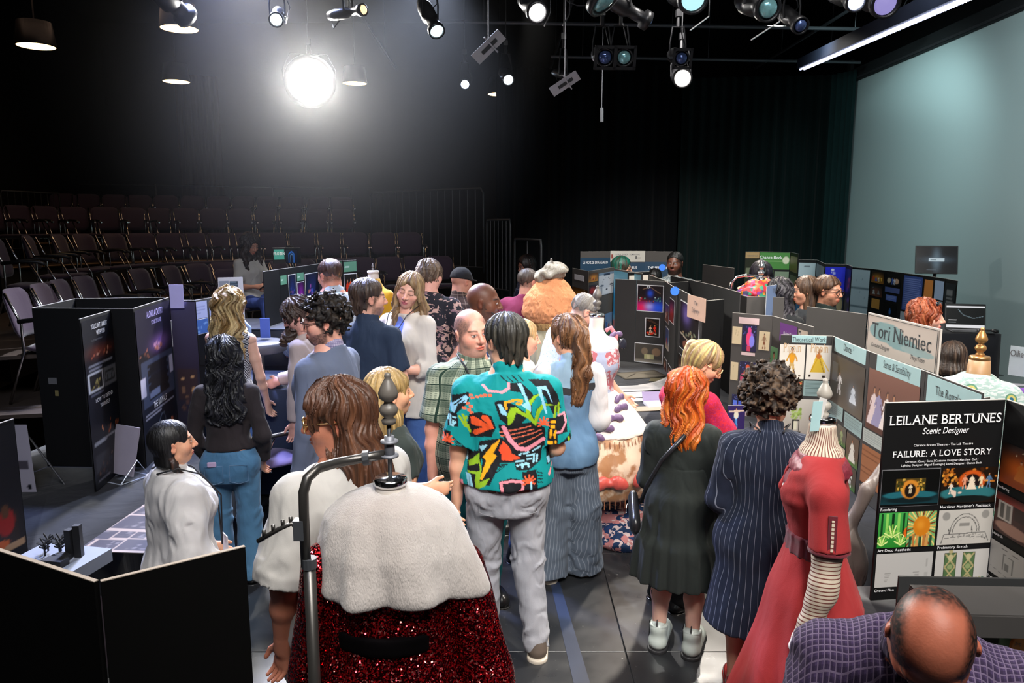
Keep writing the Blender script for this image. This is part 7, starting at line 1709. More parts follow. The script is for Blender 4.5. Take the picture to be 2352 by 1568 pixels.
# floral skirt pooled on the floor
def floral(nt, x, y, z):
    n = noise_node(nt, 9, 4); n2_ = noise_node(nt, 24, 2); a = mixcol(nt, (NX(n.outputs[0]) > .50).s, (.012,.035,.10), (.50,.20,.20)); b_ = mixcol(nt, ((NX(n2_.outputs[0]) > .56)).s, a, (.62,.50,.50)); n3_ = noise_node(nt, 13, 2); return mixcol(nt, (NX(n3_.outputs[0]) < .42).s, b_, (.015,.04,.13))
flo = cloth('navy_floral_print', (1,1,1), fold=.45, fs=5, pattern=floral, rough=.6)
c = G(1440,1205,.0); 
V, F = sdf_mesh([ell((0,0,.06),(.36,.42,.13),rotz(-.3),.08), ell((.12,.32,.10),(.30,.30,.16),None,.08), ell((-.12,-.20,.03),(.26,.30,.07),None,.06), ell((.20,-.25,.03),(.26,.24,.07),None,.06), plane((0,0,.002),(0,0,-1),.004)], .013, disp=lambda Q: vnoise(Q*8,3)*.03+vnoise(Q*18,4)*.010)
o = mesh_obj('floral_skirt', V, F, flo, None, True); o.location = (c[0]+.02,c[1],.006); tag(o, 'navy and pink floral skirt spread on the floor beneath the rococo gown', 'skirt')
c = G(1487,1268,.0); V, F = sdf_mesh([ell((0,0,.03),(.10,.12,.05),None,.03), ell((.10,.05,.03),(.08,.07,.04),None,.03), plane((0,0,.002),(0,0,-1),.004)], .009, disp=lambda Q: vnoise(Q*40,3)*.014)
o = mesh_obj('ruffle_hem', V, F, cloth('aqua_chiffon',(.30,.46,.48),fold=.7,rough=.4), None, True); o.location = (c[0],c[1],.006); tag(o, 'crumpled aqua chiffon ruffle at the edge of the floral skirt', 'fabric')
# orange shaggy cape figure
shag = cloth('orange_shag', (.62,.26,.12), fold=.7, fs=16, weave=.8, rough=.95); ochre = cloth('ochre_fringe', (.48,.29,.12), fold=.8, fs=20, weave=.9, rough=.95); sage = cloth('sage_pleated', (.33,.30,.20), fold=.3, rough=.7)
rt, O, t = form(1266,640,7.2, 20, 'dress form in orange shaggy cape, sage pleated skirt and crumpled taupe hat', linen, wood, 1.1, chromem, h=.016)
z_ = t[2]-.02
V, F = sdf_mesh([stack((0,0,z_), I3, [(-.40,.26,.20,.02,0),(-.30,.29,.22),(-.15,.26,.19),(-.03,.17,.12),(.03,.10,.09)], .03, rnd=.03)], .013, disp=lambda Q: vnoise(Q*50,3)*.012+vnoise(Q*8,2)*.01); mesh_obj('shaggy_cape', V, F, shag, rt, True)
V, F = sdf_mesh([stack((0,0,z_), roty(-.15), [(-.47,.22,.17),(-.42,.26,.20),(-.36,.275,.21)], .03, rnd=.02)], .013, disp=lambda Q: vnoise(Q*45,3)*.016); mesh_obj('fringe_band', V, F, ochre, rt, True)
V, F = sdf_mesh([stack((0,0,z_), I3, [(-1.55,.36,.30),(-1.1,.30,.25),(-.70,.24,.20),(-.42,.17,.14)], .03, rnd=.01, z0=-1.5, fold=(24, lambda z: .04*np.clip(1.2-z,0,1), 0))], .013); mesh_obj('pleated_skirt', V, F, sage, rt, True)
V, F = sdf_mesh([ell((.0,0,z_+.08),(.17,.14,.06),roty(-.3),.04), ell((.04,0,z_+.12),(.11,.10,.06),roty(.3),.04)], .012, disp=lambda Q: vnoise(Q*16,3)*.03); mesh_obj('crumpled_hat', V, F, cloth('taupe_hat',(.30,.27,.22),fold=.8,fs=12), rt, True)
# mustard jacket
must = cloth('mustard_wool', (.55,.29,.015), fold=.3, sheen=.2)
rt, O, t = form(857,627,6.9, 160, 'dress form in fitted mustard yellow jacket behind the navy polo man', linenw, wood, 1.05, linenw, h=.016, fs=.4)
z_ = t[2]
V, F = sdf_mesh([stack((0,0,z_), I3, [(-.74,.20,.16),(-.62,.175,.14),(-.48,.125,.10),(-.38,.15,.12,0,.01),(-.28,.175,.135,0,.02),(-.20,.165,.10),(-.15,.12,.08),(-.10,.07,.065),(-.05,.065,.06)], .03, rnd=.01)]+[cone((s*.15,0,z_-.20),(s*.20,-.02,z_-.45),.055,.045,.04) for s in (-1,1)]+[cone((s*.20,-.02,z_-.45),(s*.19,.04,z_-.68),.045,.032,.03) for s in (-1,1)], .012, disp=lambda Q: vnoise(Q*12,3)*.006); mesh_obj('jacket', V, F, must, rt, True)
MB().tube([(.05+.03*math.cos(k*.7),.135+.01*math.sin(k),z_-.28-.012*k) for k in range(9)], .006, 5).build('dark_embroidery', velv, rt, True)
# ruffled costume at the right rear
colmix, nt, b = newmat('rainbow_ruffle'); setp(b, .6)
vo = noise_node(nt, 17, 1); n_ = nt.nodes.new('ShaderNodeTexVoronoi'); n_.inputs['Scale'].default_value = 26; tc = nt.nodes.new('ShaderNodeTexCoord'); nt.links.new(tc.outputs['Object'], n_.inputs['Vector'])
sv = nt.nodes.new('ShaderNodeSeparateColor'); nt.links.new(n_.outputs['Color'], sv.inputs[0]); r_ = nt.nodes.new('ShaderNodeValToRGB'); cr = r_.color_ramp; cr.interpolation = 'CONSTANT'
cols_ = [(.55,.03,.04),(.70,.25,.02),(.04,.30,.16),(.60,.08,.20),(.65,.50,.30),(.05,.06,.12),(.65,.12,.03),(.20,.05,.30)]
cr.elements[0].color = (*cols_[0],1); cr.elements[1].position = .125; cr.elements[1].color = (*cols_[1],1)
for i_, c in enumerate(cols_[2:]): e = cr.elements.new(.25+.125*i_); e.color = (*c,1)
nt.links.new(sv.outputs[0], r_.inputs[0]); nt.links.new(r_.outputs[0], b.inputs['Base Color'])
rt, O, t = form(1747,644,7.3, 185, 'dress form in black dress with rainbow ruffled collar before the dark-haired woman', linen, plain('silver_finial',(.6,.6,.62),.2,.9), 1.1, chromem, h=.016, fs=1.1)
z_ = t[2]
V, F = sdf_mesh([stack((0,0,z_), I3, [(-.17,.22,.17),(-.10,.23,.17),(-.03,.15,.12),(.02,.07,.06)], .03, rnd=.03)], .010, disp=lambda Q: vnoise(Q*26,3)*.035); mesh_obj('ruffle_collar', V, F, colmix, rt, True)
V, F = sdf_mesh([stack((0,0,z_), I3, [(-1.4,.35,.3),(-.7,.2,.17),(-.5,.15,.12),(-.3,.19,.15),(-.13,.18,.12)], .03, rnd=.01)], .016, disp=lambda Q: vnoise(Q*10,3)*.008); mesh_obj('black_dress', V, F, cloth('midnight_cloth',(.010,.012,.03),fold=.4), rt, True)
MB().tube([(.30,-.02,.0),(.30,-.02,z_-.12),(.29,-.02,z_-.02),(.24,-.02,z_+.035),(.15,-.02,z_+.05),(0,0,z_+.045)], .014, 10).build('rack_pole', chromem, rt, True)
# peacock costume
def peacock(nt, x, y, z):
    n = noise_node(nt, 5.2, 1); d = NX(n.outputs[0]); vo = nt.nodes.new('ShaderNodeTexVoronoi'); vo.inputs['Scale'].default_value = 8.5; tc = nt.nodes.new('ShaderNodeTexCoord'); nt.links.new(tc.outputs['Object'], vo.inputs['Vector']); D_ = NX(vo.outputs['Distance'])
    n2_ = noise_node(nt, 30, 3, (1,1,3)); base = mixcol(nt, (NX(n2_.outputs[0]) > .50).s, (.50,.56,.56), (.30,.42,.40))
    a = mixcol(nt, (D_ < .30).s, base, (.10,.24,.16)); a = mixcol(nt, (D_ < .22).s, a, (.50,.45,.14)); a = mixcol(nt, (D_ < .12).s, a, (.02,.12,.20)); return a
pea = cloth('peacock_print', (1,1,1), fold=.25, pattern=peacock, rough=.5)
brass = plain('brass_cap',(.55,.30,.12),.3,.8)
rt, O, t = form(2250,826,4.45, 150, 'dress form in white peacock-feather print costume with cork neck', woodt, plain('brass_finial',(.50,.26,.09),.35,.6), 1.1, brass, h=.010)
z_ = t[2]
MB().lathe([(.058,0),(.066,-.10),(.07,-.13)],(0,0,z_+.0),20).build('cork_neck', woodt, rt, True)
V, F = sdf_mesh([stack((0,0,z_), I3, [(-1.2,.38,.34),(-.8,.27,.24),(-.56,.17,.14),(-.40,.19,.15),(-.26,.215,.16),(-.18,.19,.13),(-.12,.12,.10),(-.085,.08,.075)], .03, rnd=.01)]+[cone((s*.15,0,z_-.20),(s*.225,0,z_-.38),.085,.105,.04) for s in (-1,1)], .010, disp=lambda Q: vnoise(Q*11,3)*.010); mesh_obj('feather_print_dress', V, F, pea, rt, True)
# draped mannequin hidden behind the red costume
V, F = sdf_mesh([cone((0,0,.75),(.10,.0,1.0),.035,.03,.03), cone((.10,0,1.0),(.20,.05,1.12),.03,.018,.02), ell((-.02,0,.60),(.14,.14,.22),None,.06)], .009, disp=lambda Q: vnoise(Q*14,3)*.01)
o = mesh_obj('draped_arm', V, F, cloth('taupe_silk',(.20,.16,.14),fold=.7,rough=.4,spec=.5), None, True); p_ = G(1962,1230,.78); o.location = (p_[0],p_[1]+.1,-.02); tag(o, 'draped taupe fabric over a mannequin arm behind the red costume', 'draped fabric')
# stand leg on the floor by the floral skirt
c = G(1385,1160,.03); tag(MB().tube([(c[0]-.15,c[1]+.05,.10),(c[0]-.03,c[1]+.02,.11),(c[0]+.10,c[1]-.06,.035)], [.035,.03,.022], 10).build('stand_foot', plain('taupe_metal',(.20,.18,.16),.45), None, True), 'curved taupe stand foot lying beside the floral skirt', 'stand')
# ------------------------------------------------------------------ garments' fabrics
def denim_pat(nt, x, y, z):
    n = noise_node(nt, 3.5, 3, (1,1,.5)); return mixcol(nt, n.outputs[0], _dc[0], _dc[1])
def denim(name, a, b_):
    global _dc; _dc = (a, b_); return cloth(name, (1,1,1), fold=.45, fs=8, weave=.35, pattern=denim_pat, sheen=.1)
def arc(x, y): return NX.op('ARCTAN2', x, y+.001)*.17
def plaid(name, base, c1, c2, sx=.055, w1=.25, w2=.1, fine=False, lean=0, hz=.9):
    def f(nt, x, y, z):
        gx = (x if lean else arc(x, y))*(1/sx); gz = (y-z*.25 if lean else z)*(1/sx)
        a = mixcol(nt, ((gx.frac() < w1)*.55).s, base, c1); a = mixcol(nt, ((gz.frac() < w1)*.55).s, a, c1)
        a = mixcol(nt, nmax((gx+.55).frac() < w2, (gz+.55).frac() < w2).s, a, c2)
        if fine: a = mixcol(nt, (((gz*7).frac() < .5)*((gx*7).frac() < .5)*.5).s, a, c1)
        return a
    return cloth(name, (1,1,1), fold=.35, weave=.2, pattern=f)
def stripes(name, base, c, s, w, ax='x'):
    def f(nt, x, y, z):
        g = (arc(x, y) if ax == 'x' else z)*(1/s); return mixcol(nt, (g.frac() < w).s, base, c)
    return cloth(name, (1,1,1), fold=.3, weave=.15, pattern=f)
def splotch(name, base, c1, c2, sc=14, t1=.55, t2=.58):
    def f(nt, x, y, z):
        n = noise_node(nt, sc, 3, (1,1,1.6)); n.inputs['Distortion'].default_value = 1.5; n2 = noise_node(nt, sc*1.9, 2)
        a = mixcol(nt, (NX(n.outputs[0]) > t1).s, base, c1); return mixcol(nt, (NX(n2.outputs[0]) > t2).s, a, c2)
    return cloth(name, (1,1,1), fold=.35, pattern=f)
def houndstooth(nt, x, y, z):
    a = (arc(x, y)*48).frac() < .5; b_ = (z*48).frac() < .5; m = (a-b_).abs(); return mixcol(nt, m.s, (.02,.02,.03), (.62,.62,.66))
hound = cloth('houndstooth_knit', (1,1,1), fold=.2, pattern=houndstooth)
jeans_b = denim('mid_blue_jeans', (.035,.085,.26), (.10,.20,.48)); jeans_l = denim('light_blue_jeans', (.14,.25,.55), (.30,.42,.68)); jeans_t = denim('teal_blue_jeans', (.03,.10,.20), (.10,.23,.36)); jeans_g = denim('grey_jeans', (.30,.31,.34), (.50,.50,.54))
white_l = cloth('white_linen_shirt', (.52,.50,.47), fold=.5, fs=6, sheen=.1); white_c = cloth('white_cotton', (.54,.52,.51), fold=.6, fs=5)
shoe_k = plain('black_leather_shoe', (.012,.012,.013), .3, coat=.2); shoe_b = plain('brown_trainer', (.12,.09,.07), .6); sole_w = plain('cream_sole', (.62,.55,.45), .6); shoe_w = plain('white_trainer', (.58,.58,.55), .6)
gold_m = plain('gold_wire', (.75,.50,.22), .25, .9); dark_m = plain('tortoise_rim', (.05,.02,.015), .3); lany = plain('black_lanyard', (.01,.01,.012), .6)
lens_, nt, b = newmat('clear_lens'); b.inputs['Transmission Weight'].default_value = 1; b.inputs['Roughness'].default_value = 0; b.inputs['IOR'].default_value = 1.02
# ---- tropical print (painted in torso coordinates, seen on the back)
def poly(p, pts, col):
    ins = np.zeros(p.U.shape, bool); n = len(pts)
    for i in range(n):
        (x0,y0),(x1,y1) = pts[i], pts[(i+1) % n]
        if y0 == y1: continue
        c = ((p.V > min(y0,y1)) & (p.V <= max(y0,y1))); ins ^= c & (p.U < (p.V-y0)*(x1-x0)/(y1-y0)+x0)
    return p.put(ins.astype(float), col)
TS = Pic('06898a', .957, 420)
def cv(pts): return [((x-50)/995., 1-(y-490)/1040.) for x, y in pts]
K_ = '16181c'
def bl(pts, g=0, col=K_): poly(TS, cv(pts), col)
for pts in ([(560,560),(640,555),(720,640),(760,700),(700,760),(640,640),(560,620)],[(440,720),(470,700),(520,700),(600,740),(690,840),(640,900),(560,930),(480,850)],[(700,540),(860,560),(930,680),(960,800),(900,860),(830,700),(760,600)],
    [(250,830),(330,800),(420,830),(450,930),(420,1010),(260,1030),(240,920)],[(470,900),(730,890),(830,960),(830,1130),(640,1150),(560,1080),(480,980)],[(330,1060),(500,1010),(540,1120),(470,1250),(400,1420),(320,1400),(350,1230),(320,1130)],
    [(460,1040),(550,1030),(660,1190),(640,1230),(480,1230)],[(590,1130),(820,1090),(800,1240),(700,1300),(600,1290)],[(60,985),(110,985),(125,1240),(60,1250)],[(860,880),(930,880),(930,1130),(850,1140)],[(120,680),(250,640),(250,720),(130,860)],
    [(650,1310),(760,1300),(770,1480),(660,1500)],[(240,1170),(340,1140),(340,1290),(410,1350),(300,1480),(230,1480)],[(470,1380),(560,1350),(680,1380),(670,1480),(560,1530),(480,1510)],[(850,1130),(910,1130),(900,1290),(850,1300)],[(80,820),(165,830),(170,940),(90,940)],[(920,860),(1010,850),(1010,1010),(920,1030)],[(960,1100),(1045,1020),(1045,1150),(980,1170)]): bl(pts)
def ln(pts, w, col): TS.line(cv(pts), w*.8, col)
for (a, b_) in (((480,968),(715,925)),((490,1000),(735,958)),((540,1030),(800,978)),((620,1078),(812,1012))): ln([a, b_], .0065, 'd86a50')
ln([(510,925),(560,1040),(620,1110),(690,1125),(820,1065)], .026, K_); ln([(510,925),(560,1040),(620,1110),(690,1125),(820,1065)], .021, 'e890a0')
ln([(360,585),(400,625),(500,630),(550,600),(550,560)], .012, 'f09aa6')
ln([(500,1500),(485,1390),(560,1375),(650,1390),(650,1450),(590,1505),(500,1500)], .014, 'e88c98')
ln([(935,860),(985,850),(1000,930),(960,1000),(925,1005)], .011, 'e890a0')
bl([(540,920),(530,830),(560,750),(600,745),(680,810),(690,720),(740,670),(825,655),(760,690),(725,740),(720,820),(745,870),(760,790),(820,740),(905,765),(830,770),(790,810),(755,940),(690,850),(600,800),(570,880)], col=K_)
bl([(545,915),(535,830),(562,755),(600,752),(675,815),(685,730),(740,675),(820,655),(760,690),(718,745),(712,820),(742,880),(765,790),(820,745),(900,768),(830,775),(795,815),(758,930),(690,855),(605,800),(580,870)], col='8fb820')
bl([(262,850),(290,838),(390,900),(340,850),(350,825),(390,825),(415,870),(440,935),(400,950),(300,1010),(275,990),(290,960),(360,930),(270,915)], col='ee5a2c')
bl([(505,1040),(550,1090),(570,1150),(640,1195),(575,1210),(490,1205),(490,1150),(470,1120)], col='e8502c')
bl([(490,1020),(430,1150),(458,1170),(390,1290),(345,1378),(330,1370),(378,1215),(350,1195),(420,1085)], col='f5a81c')
ln([(530,765),(520,715),(600,695),(645,705),(640,735),(610,725)], .012, 'f0a020')
bl([(463,728),(490,730),(535,800),(530,825),(495,815)], col='8ec8e0'); bl([(615,565),(645,565),(720,770),(715,800),(640,740),(680,720)], col='8ec8e8')
bl([(765,605),(840,600),(870,680),(890,760),(840,640),(800,625),(850,840),(835,840)], col='8ec8e8'); bl([(325,1100),(395,1080),(345,1145)], col='90c8d8')
bl([(105,760),(230,665),(250,690),(230,730),(170,740),(140,830),(115,810)], col='8ec8e8'); ln([(140,760),(200,700)], .006, K_); ln([(160,770),(220,715)], .005, K_)
for (x, y) in ((265,665),(280,690),(245,735),(265,760),(315,680),(345,670),(375,662),(410,660),(255,790),(215,775),(270,812)): bl([(x-15,y-9),(x+14,y-11),(x+16,y+9),(x-13,y+11)], col='e86a48')
for pts in ([(610,1255),(700,1250)],[(630,1170),(640,1160)],[(605,1222),(660,1220)],[(690,1180),(745,1180),(740,1240)],[(770,1190),(765,1240)],[(690,1210),(720,1210)],[(650,1240),(650,1275)],[(680,1240),(700,1270)],[(665,1160),(700,1155)],[(735,1150),(795,1125)]): ln(pts, .010, '98d0e0')
for pts in ([(110,850),(110,930)],[(130,860),(150,860)],[(130,890),(130,930)],[(90,860),(90,890)],[(150,900),(120,930)]): ln(pts, .009, '98d0e0')
for (cx, cy) in ((820,910),(700,1380),(85,1050)):
    for a in np.linspace(-.5, 3.6, 7): ln([(cx,cy+20),(cx+48*math.cos(a),cy+10-50*math.sin(a))], .009, 'f06038')
ln([(715,1400),(720,1485)], .007, '98d0e0'); ln([(70,1100),(66,1210)], .008, '98d0e0')
for (x, y, w_) in ((895,912,22),(893,955,18),(880,1020,10),(908,1025,10),(875,1095,22),(915,1090,8)): bl([(x-w_,y-14),(x+w_,y-14),(x+w_,y+16),(x-w_,y+16)], col='f0a818')
bl([(870,980),(890,975),(880,1060),(865,1060)], col='f0a818'); bl([(900,990),(920,985),(915,1060),(900,1060)], col='f0a818')
for k in range(4): ln([(125+8*k,1030+22*k),(235,1155+8*k-20)], .004, K_); ln([(420,1330-25*k),(540-10*k,1235)], .004, K_); ln([(770,1325+28*k),(812,1345+25*k)], .005, K_); ln([(490+45*k,502),(540+40*k,548)], .005, K_)
bl([(245,1255),(330,1160),(322,1250),(250,1290)], col='8cb828'); bl([(232,1330),(330,1310),(325,1210),(345,1280),(325,1400),(405,1350),(370,1420),(300,1470),(290,1400),(300,1340),(240,1345)], col='8cb828')
bl([(222,1350),(260,1350),(290,1500),(250,1520),(235,1420)], col='90cce0'); bl([(165,1215),(245,1185),(240,1255),(170,1240)], col='98cce0'); bl([(850,1235),(905,1230),(890,1290),(860,1285)], col='98cce0'); bl([(855,1370),(905,1300),(900,1340),(870,1390)], col='f09aa6')
for (a,b_) in (((180,850),(230,940)),((205,830),(230,900)),((230,850),(220,930)),((240,920),(260,980)),((915,780),(905,870)),((940,760),(935,850)),((1020,1060),(1035,1130))): ln([a, b_], .011, '8cb020')
bl([(150,1450),(200,1420),(215,1500),(190,1535)], col='e890a0')
def tropical(L, N, S, D, V):
    u = np.clip((L[:,0]/.335+1)/2, 0, 1); v = np.clip((L[:,2]+.03)/(.60+.03), 0, 1)
    front = N[:,1]@np.array([1.0]) if False else (N[:,1] > .15)
    u = np.where(front, 1-u, u); i = np.clip((v*TS.h).round().astype(int), 0, TS.h); j = np.clip((u*TS.w).round().astype(int), 0, TS.w)
    return TS.a[i, j]
PLAIN_ATTR = attr_mat('tropical_print', .75, .25, bump=.15, bs=300)
AR = lambda *a: a
hang = ((.14,.02,-1),(.05,.20,-1)); hangL = ((-.14,.02,-1),(-.05,.20,-1))
# 1 teal shirt man ---------------------------------------------------------------------------
def w1(D):
    S, O = D['S'], D['O']; V, F = sdf_mesh([stack(O, D['RT'], [(-.008*S,.098*S*D['w']+.020,.070*S+.026,0,-.006*S),(.012*S,.098*S*D['w']+.018,.070*S+.024,0,-.005*S)], .01, rnd=.004)], .007)
    mesh_obj('belt', V, F, plain('brown_belt',(.10,.035,.02),.4), D['root'], True)
    pk_ = MB()
    for s in (-1,1):
        c = O+np.array([s*.085,-.118,-.055]); pk_.tube([c+[-.07,-.0,.05],c+[-.065,-.012,-.07],c+[0,-.018,-.09],c+[.065,-.012,-.07],c+[.07,0,.05]], .0022, 4)
    pk_.build('pocket_seam', plain('grey_thread',(.25,.25,.27),.8), D['root'])
person('person in teal tropical-print shirt and grey jeans, back to the viewer, centre', 1160, 716, 3.78, 4, w=1.14, belly=.012, head=(28,4,0), hs=1.06, hair=dict(style='short', col='2e2c26', col2='4a463c', th=.05, tex=1.7, nape=.16), skin='d8a488',
    armL=((-.17,.03,-1),(-.04,.10,-1)), armR=((.20,.02,-1),(-.25,.85,-.35)), handL=.45, top=dict(mat=PLAIN_ATTR, ease=.022, se=.024, sleeve=.86, hem=.003, collar=True, colf=tropical, h=.0046, name='tropical_shirt', amp=.007, cuff=.5),
    bottom=dict(mat=jeans_g, ease=.018, amp=.009, h=.008), shoes=dict(mat=shoe_b, sole=sole_w), fc=dict(stubble='4a3c32', sk=.6), wear=w1, legs={-1:((-.065,.02,.275),(-.060,-.0,.045),(-.1,1,0)), 1:((.060,.0,.275),(.085,-.055,.045),(.15,1,0))})
# 2 plaid shirt man ---------------------------------------------------------------------------
plg = plaid('green_cream_plaid', (.42,.46,.34), (.02,.05,.035), (.012,.03,.02), .085, .42, .07, True)
person('person with grey receding hair and green-cream plaid shirt, facing the tropical shirt', 1078, 708, 4.32, 202, w=1.16, belly=.03, head=(8,4,6), hs=1.12, skin='d99a84', hair=None,
    fc=dict(stubble='3c3a38', recede=.80, sk=.80, beard='6a625c', beardlen=.5, fat=.7, browc='6a5040'), armR=((.18,.0,-1),(.05,.12,-1)), armL=((-.18,.0,-1),(-.1,.4,-.8)),
    top=dict(mat=plg, ease=.024, se=.026, sleeve=.82, hem=-.075, collar=True, vneck=.035, h=.008, name='plaid_shirt'), bottom=dict(mat=cloth('teal_trousers',(.005,.11,.13),fold=.3)), shoes=dict(mat=shoe_k), wear=lambda D: lanyard(D, lany))
# 3 bald man ------------------------------------------------------------------------------------
navyt = cloth('slate_navy_tee', (.055,.080,.165), fold=.3)
def hdset(D): MB().tube([D['hp'](.30,.10,-.12), D['hp'](.18,.42,-.30), D['hp'](.06,.50,-.28)], .004, 5).build('headset_boom', lany, D['root'], True)
person('bald person in slate-navy tee looking right, behind the grey-haired plaid shirt', 1112, 645, 5.35, -62, w=1.15, head=(-36,4,0), hs=1.08, skin='6a3f2c', fc=dict(beard='1c1210', beardlen=.75, fat=.6, browc='100a08', stubble='2a1a14', sk=.25), wear=hdset,
    armL=((-.2,.0,-1),(-.05,.5,-.7)), top=dict(mat=navyt, ease=.018, sleeve=.75, hem=-.06, name='t_shirt'), bottom=dict(mat=jeans_b), shoes=dict(mat=shoe_k))
# 4 blonde bob ----------------------------------------------------------------------------------
dkg = cloth('dark_green_tee', (.035,.045,.040), fold=.25)
person('blonde bobbed person in dark green tee looking right, behind the gooseneck rack', 884, 841, 3.42, -58, sex='f', head=(-8,-4,0), hs=1.08, skin='dfa784', hair=dict(style='bob', col='9a7c48', col2='cfae74', L=.20, wd=.40, dp=.36, fringe=True, ears=True, seed=5, tex=1.3),
    armR=((.12,.05,-1),(-.3,.75,-.45)), armL=((-.12,.0,-1),(.35,.85,-.1)), top=dict(mat=dkg, ease=.010, sleeve=.5, se=.010, hem=.03, name='t_shirt'), bottom=dict(mat=cloth('green_dotted_skirt',(.02,.10,.09),fold=.4), skirt=dict(prof=[(-.30,.13,.12,0),(-.05,.115,.09,0),(.06,.085,.065,0)]), name='skirt'), shoes=dict(mat=shoe_k))
# 5 foreground brown hair -----------------------------------------------------------------------
amber, nt, b = newmat('amber_lens'); b.inputs['Transmission Weight'].default_value = .8; b.inputs['Base Color'].default_value = (.9,.45,.12,1); b.inputs['Roughness'].default_value = .05
person('long brown-haired person in gold glasses and white linen shirt, left foreground, facing left', 768, 876, 2.62, 52, w=1.30, belly=.02, head=(44,6,0), hs=1.12, skin='cc8468', hair=dict(style='long', col='4a2c1c', col2='6a432c', th=.07, L=.27, wd=.47, dp=.38, back=.04, splay=.22, ears=True, seed=2, tex=1.4, wave=.8), fc=dict(fat=1.2, lips='a05848', browc='5a3a28'),
    armL=((-.28,-.05,-1),(.1,.25,-1)), armR=((.2,.05,-1),(.05,.3,-1)), top=dict(mat=white_l, ease=.030, se=.034, sleeve=.95, hem=-.14, collar=False, h=.008, amp=.009, name='linen_shirt', cuff=.5, flare=.06), bottom=dict(mat=cloth('black_trousers',(.012,.012,.014))), shoes=dict(mat=shoe_k),
    wear=lambda D: glasses(D, gold_m, .115, .10, .012, lens=amber))
# 6 woman in white with dark plait ---------------------------------------------------------------
def plait(D):
    hp, hh = D['hp'], D['hh']; a = hp(.25,-.10,-.25); m = []
    for k in range(9): m.append(ell(a+np.array([.01*k*.4+.012*math.sin(k*2.1), .012*k, -.028*k]), (.020,.020,.026), None, .008))
    V, F = sdf_mesh(m, .004, disp=lambda Q: vnoise(Q*90,1)*.002); c, _ = strands(V*8, '0e0a0a', '4a2c20', seed=4); mesh_obj('plait', V, F, HAIR, D['root'], True, c)
    lanyard(D, lany); tp = D['tp']; p_ = tp(.0,.125,.05); MB().box(p_,(.07,.004,.10)).build('name_badge', plain('badge_card',(.5,.45,.45),.5), D['root'])
person('dark-haired person with plait in oversized white collared shirt, seated area left, looking right', 384, 938, 3.12, -52, sex='f', H=1.49, w=1.12, head=(-8,-2,0), hs=1.0, skin='d9a080', hair=dict(style='long', col='0c0a0b', th=.030, L=.10, wd=.34, dp=.24, ears=True, seed=3, tex=.5), fc=dict(lips='b05a54', browc='181010'),
    armR=((.30,-.05,-1),(.05,.5,-.9)), armL=((-.24,.1,-1),(.1,.7,-.6)), top=dict(mat=white_c, ease=.035, se=.045, sleeve=1.55, hem=-.12, collar=True, vneck=.05, amp=.011, h=.0075, name='white_shirt', cuff=.8, flare=.08), bottom=dict(mat=cloth('black_trousers',(.012,.012,.014))), shoes=dict(mat=shoe_k), wear=plait)
# 7 black curls, jeans ---------------------------------------------------------------------------
brt = cloth('dark_brown_top', (.022,.017,.018), fold=.25, fs=12)
def pocket(D):
    O = D['O']; MB().box(O+np.array([-.085,-.125,.0]),(.055,.012,.035), None, .006).build('phone_in_pocket', plain('lilac_phone',(.40,.30,.45),.4), D['root'])
    m = MB()
    for s in (-1,1):
        c = O+np.array([s*.075,-.128,-.06]); m.tube([c+[-.055,0,.05],c+[-.055,-.008,-.05],c+[0,-.010,-.065],c+[.055,-.008,-.05],c+[.055,0,.05],c+[-.055,0,.05]], .002, 4)
    m.build('pocket_seam', plain('denim_thread',(.10,.17,.28),.8), D['root'])
person('person with long black curls, dark top and blue jeans, back to the viewer, left', 512, 771, 4.55, 8, sex='f', w=1.03, head=(5,4,0), hs=1.05, skin='b98468', hair=dict(style='long', col='060607', col2='16161c', th=.06, L=.40, wd=.46, dp=.30, back=.03, splay=.10, seed=8, wave=1.6, tex=1.6), 
    armR=((.22,-.02,-1),(-.10,.45,-.7)), armL=((-.25,-.02,-1),(.15,.45,-.7)), top=dict(mat=brt, ease=.010, sleeve=1.9, se=.014, hem=.045, name='knit_top'), bottom=dict(mat=jeans_t, ease=.008, flare=.045, knee=.008, h=.008), shoes=dict(mat=shoe_k), wear=pocket)
# 8 wavy blonde ------------------------------------------------------------------------------------
person('person with long wavy blonde hair in sleeveless houndstooth top, back to the viewer', 527, 659, 5.75, -10, sex='f', w=1.0, head=(-10,6,0), hs=1.05, skin='d8aa94', hair=dict(style='long', col='8a6a3c', col2='d8bc84', th=.06, L=.47, wd=.50, dp=.30, splay=.12, wave=1.7, tex=1.6, seed=6),
    armR=((.16,.15,-1),(-.1,.45,-.8)), armL=((-.14,.1,-1),(.1,.5,-.8)), top=dict(mat=hound, ease=.008, sleeve=0, hem=.02, name='sleeveless_top', neckw=.012), bottom=dict(mat=jeans_b), shoes=dict(mat=shoe_k))
# 9 grey blazer curly man --------------------------------------------------------------------------
greyb = cloth('slate_blue_blazer', (.105,.125,.185), fold=.25, fs=5); purplec = plaid('lilac_check_shirt', (.42,.38,.50), (.14,.12,.24), (.10,.08,.2), .025, .3, .12)
def pins(D):
    tp = D['tp']
    for k, (x, z, c_) in enumerate(((-.042,.20,(.55,.06,.06)),(-.036,.175,(.6,.6,.6)))): MB().lathe([(.010,0),(.012,.003),(0,.005)], tp(x,.095,z), 10, rotx(-1.57)).build('lapel_pin', plain('pin_%d' % k, c_, .3), D['root'])
    glasses(D, dark_m, .105, .085, .014)
    m = MB()
    for sx in (-1,1): m.tube([tp(sx*.030,-.03,.318), tp(sx*.045,.045,.295), tp(sx*.030,.082,.22), tp(sx*.010,.092,.08)], .006, 5)
    m.build('lapel_edge', plain('dark_slate',(.04,.05,.08),.7), D['root'])
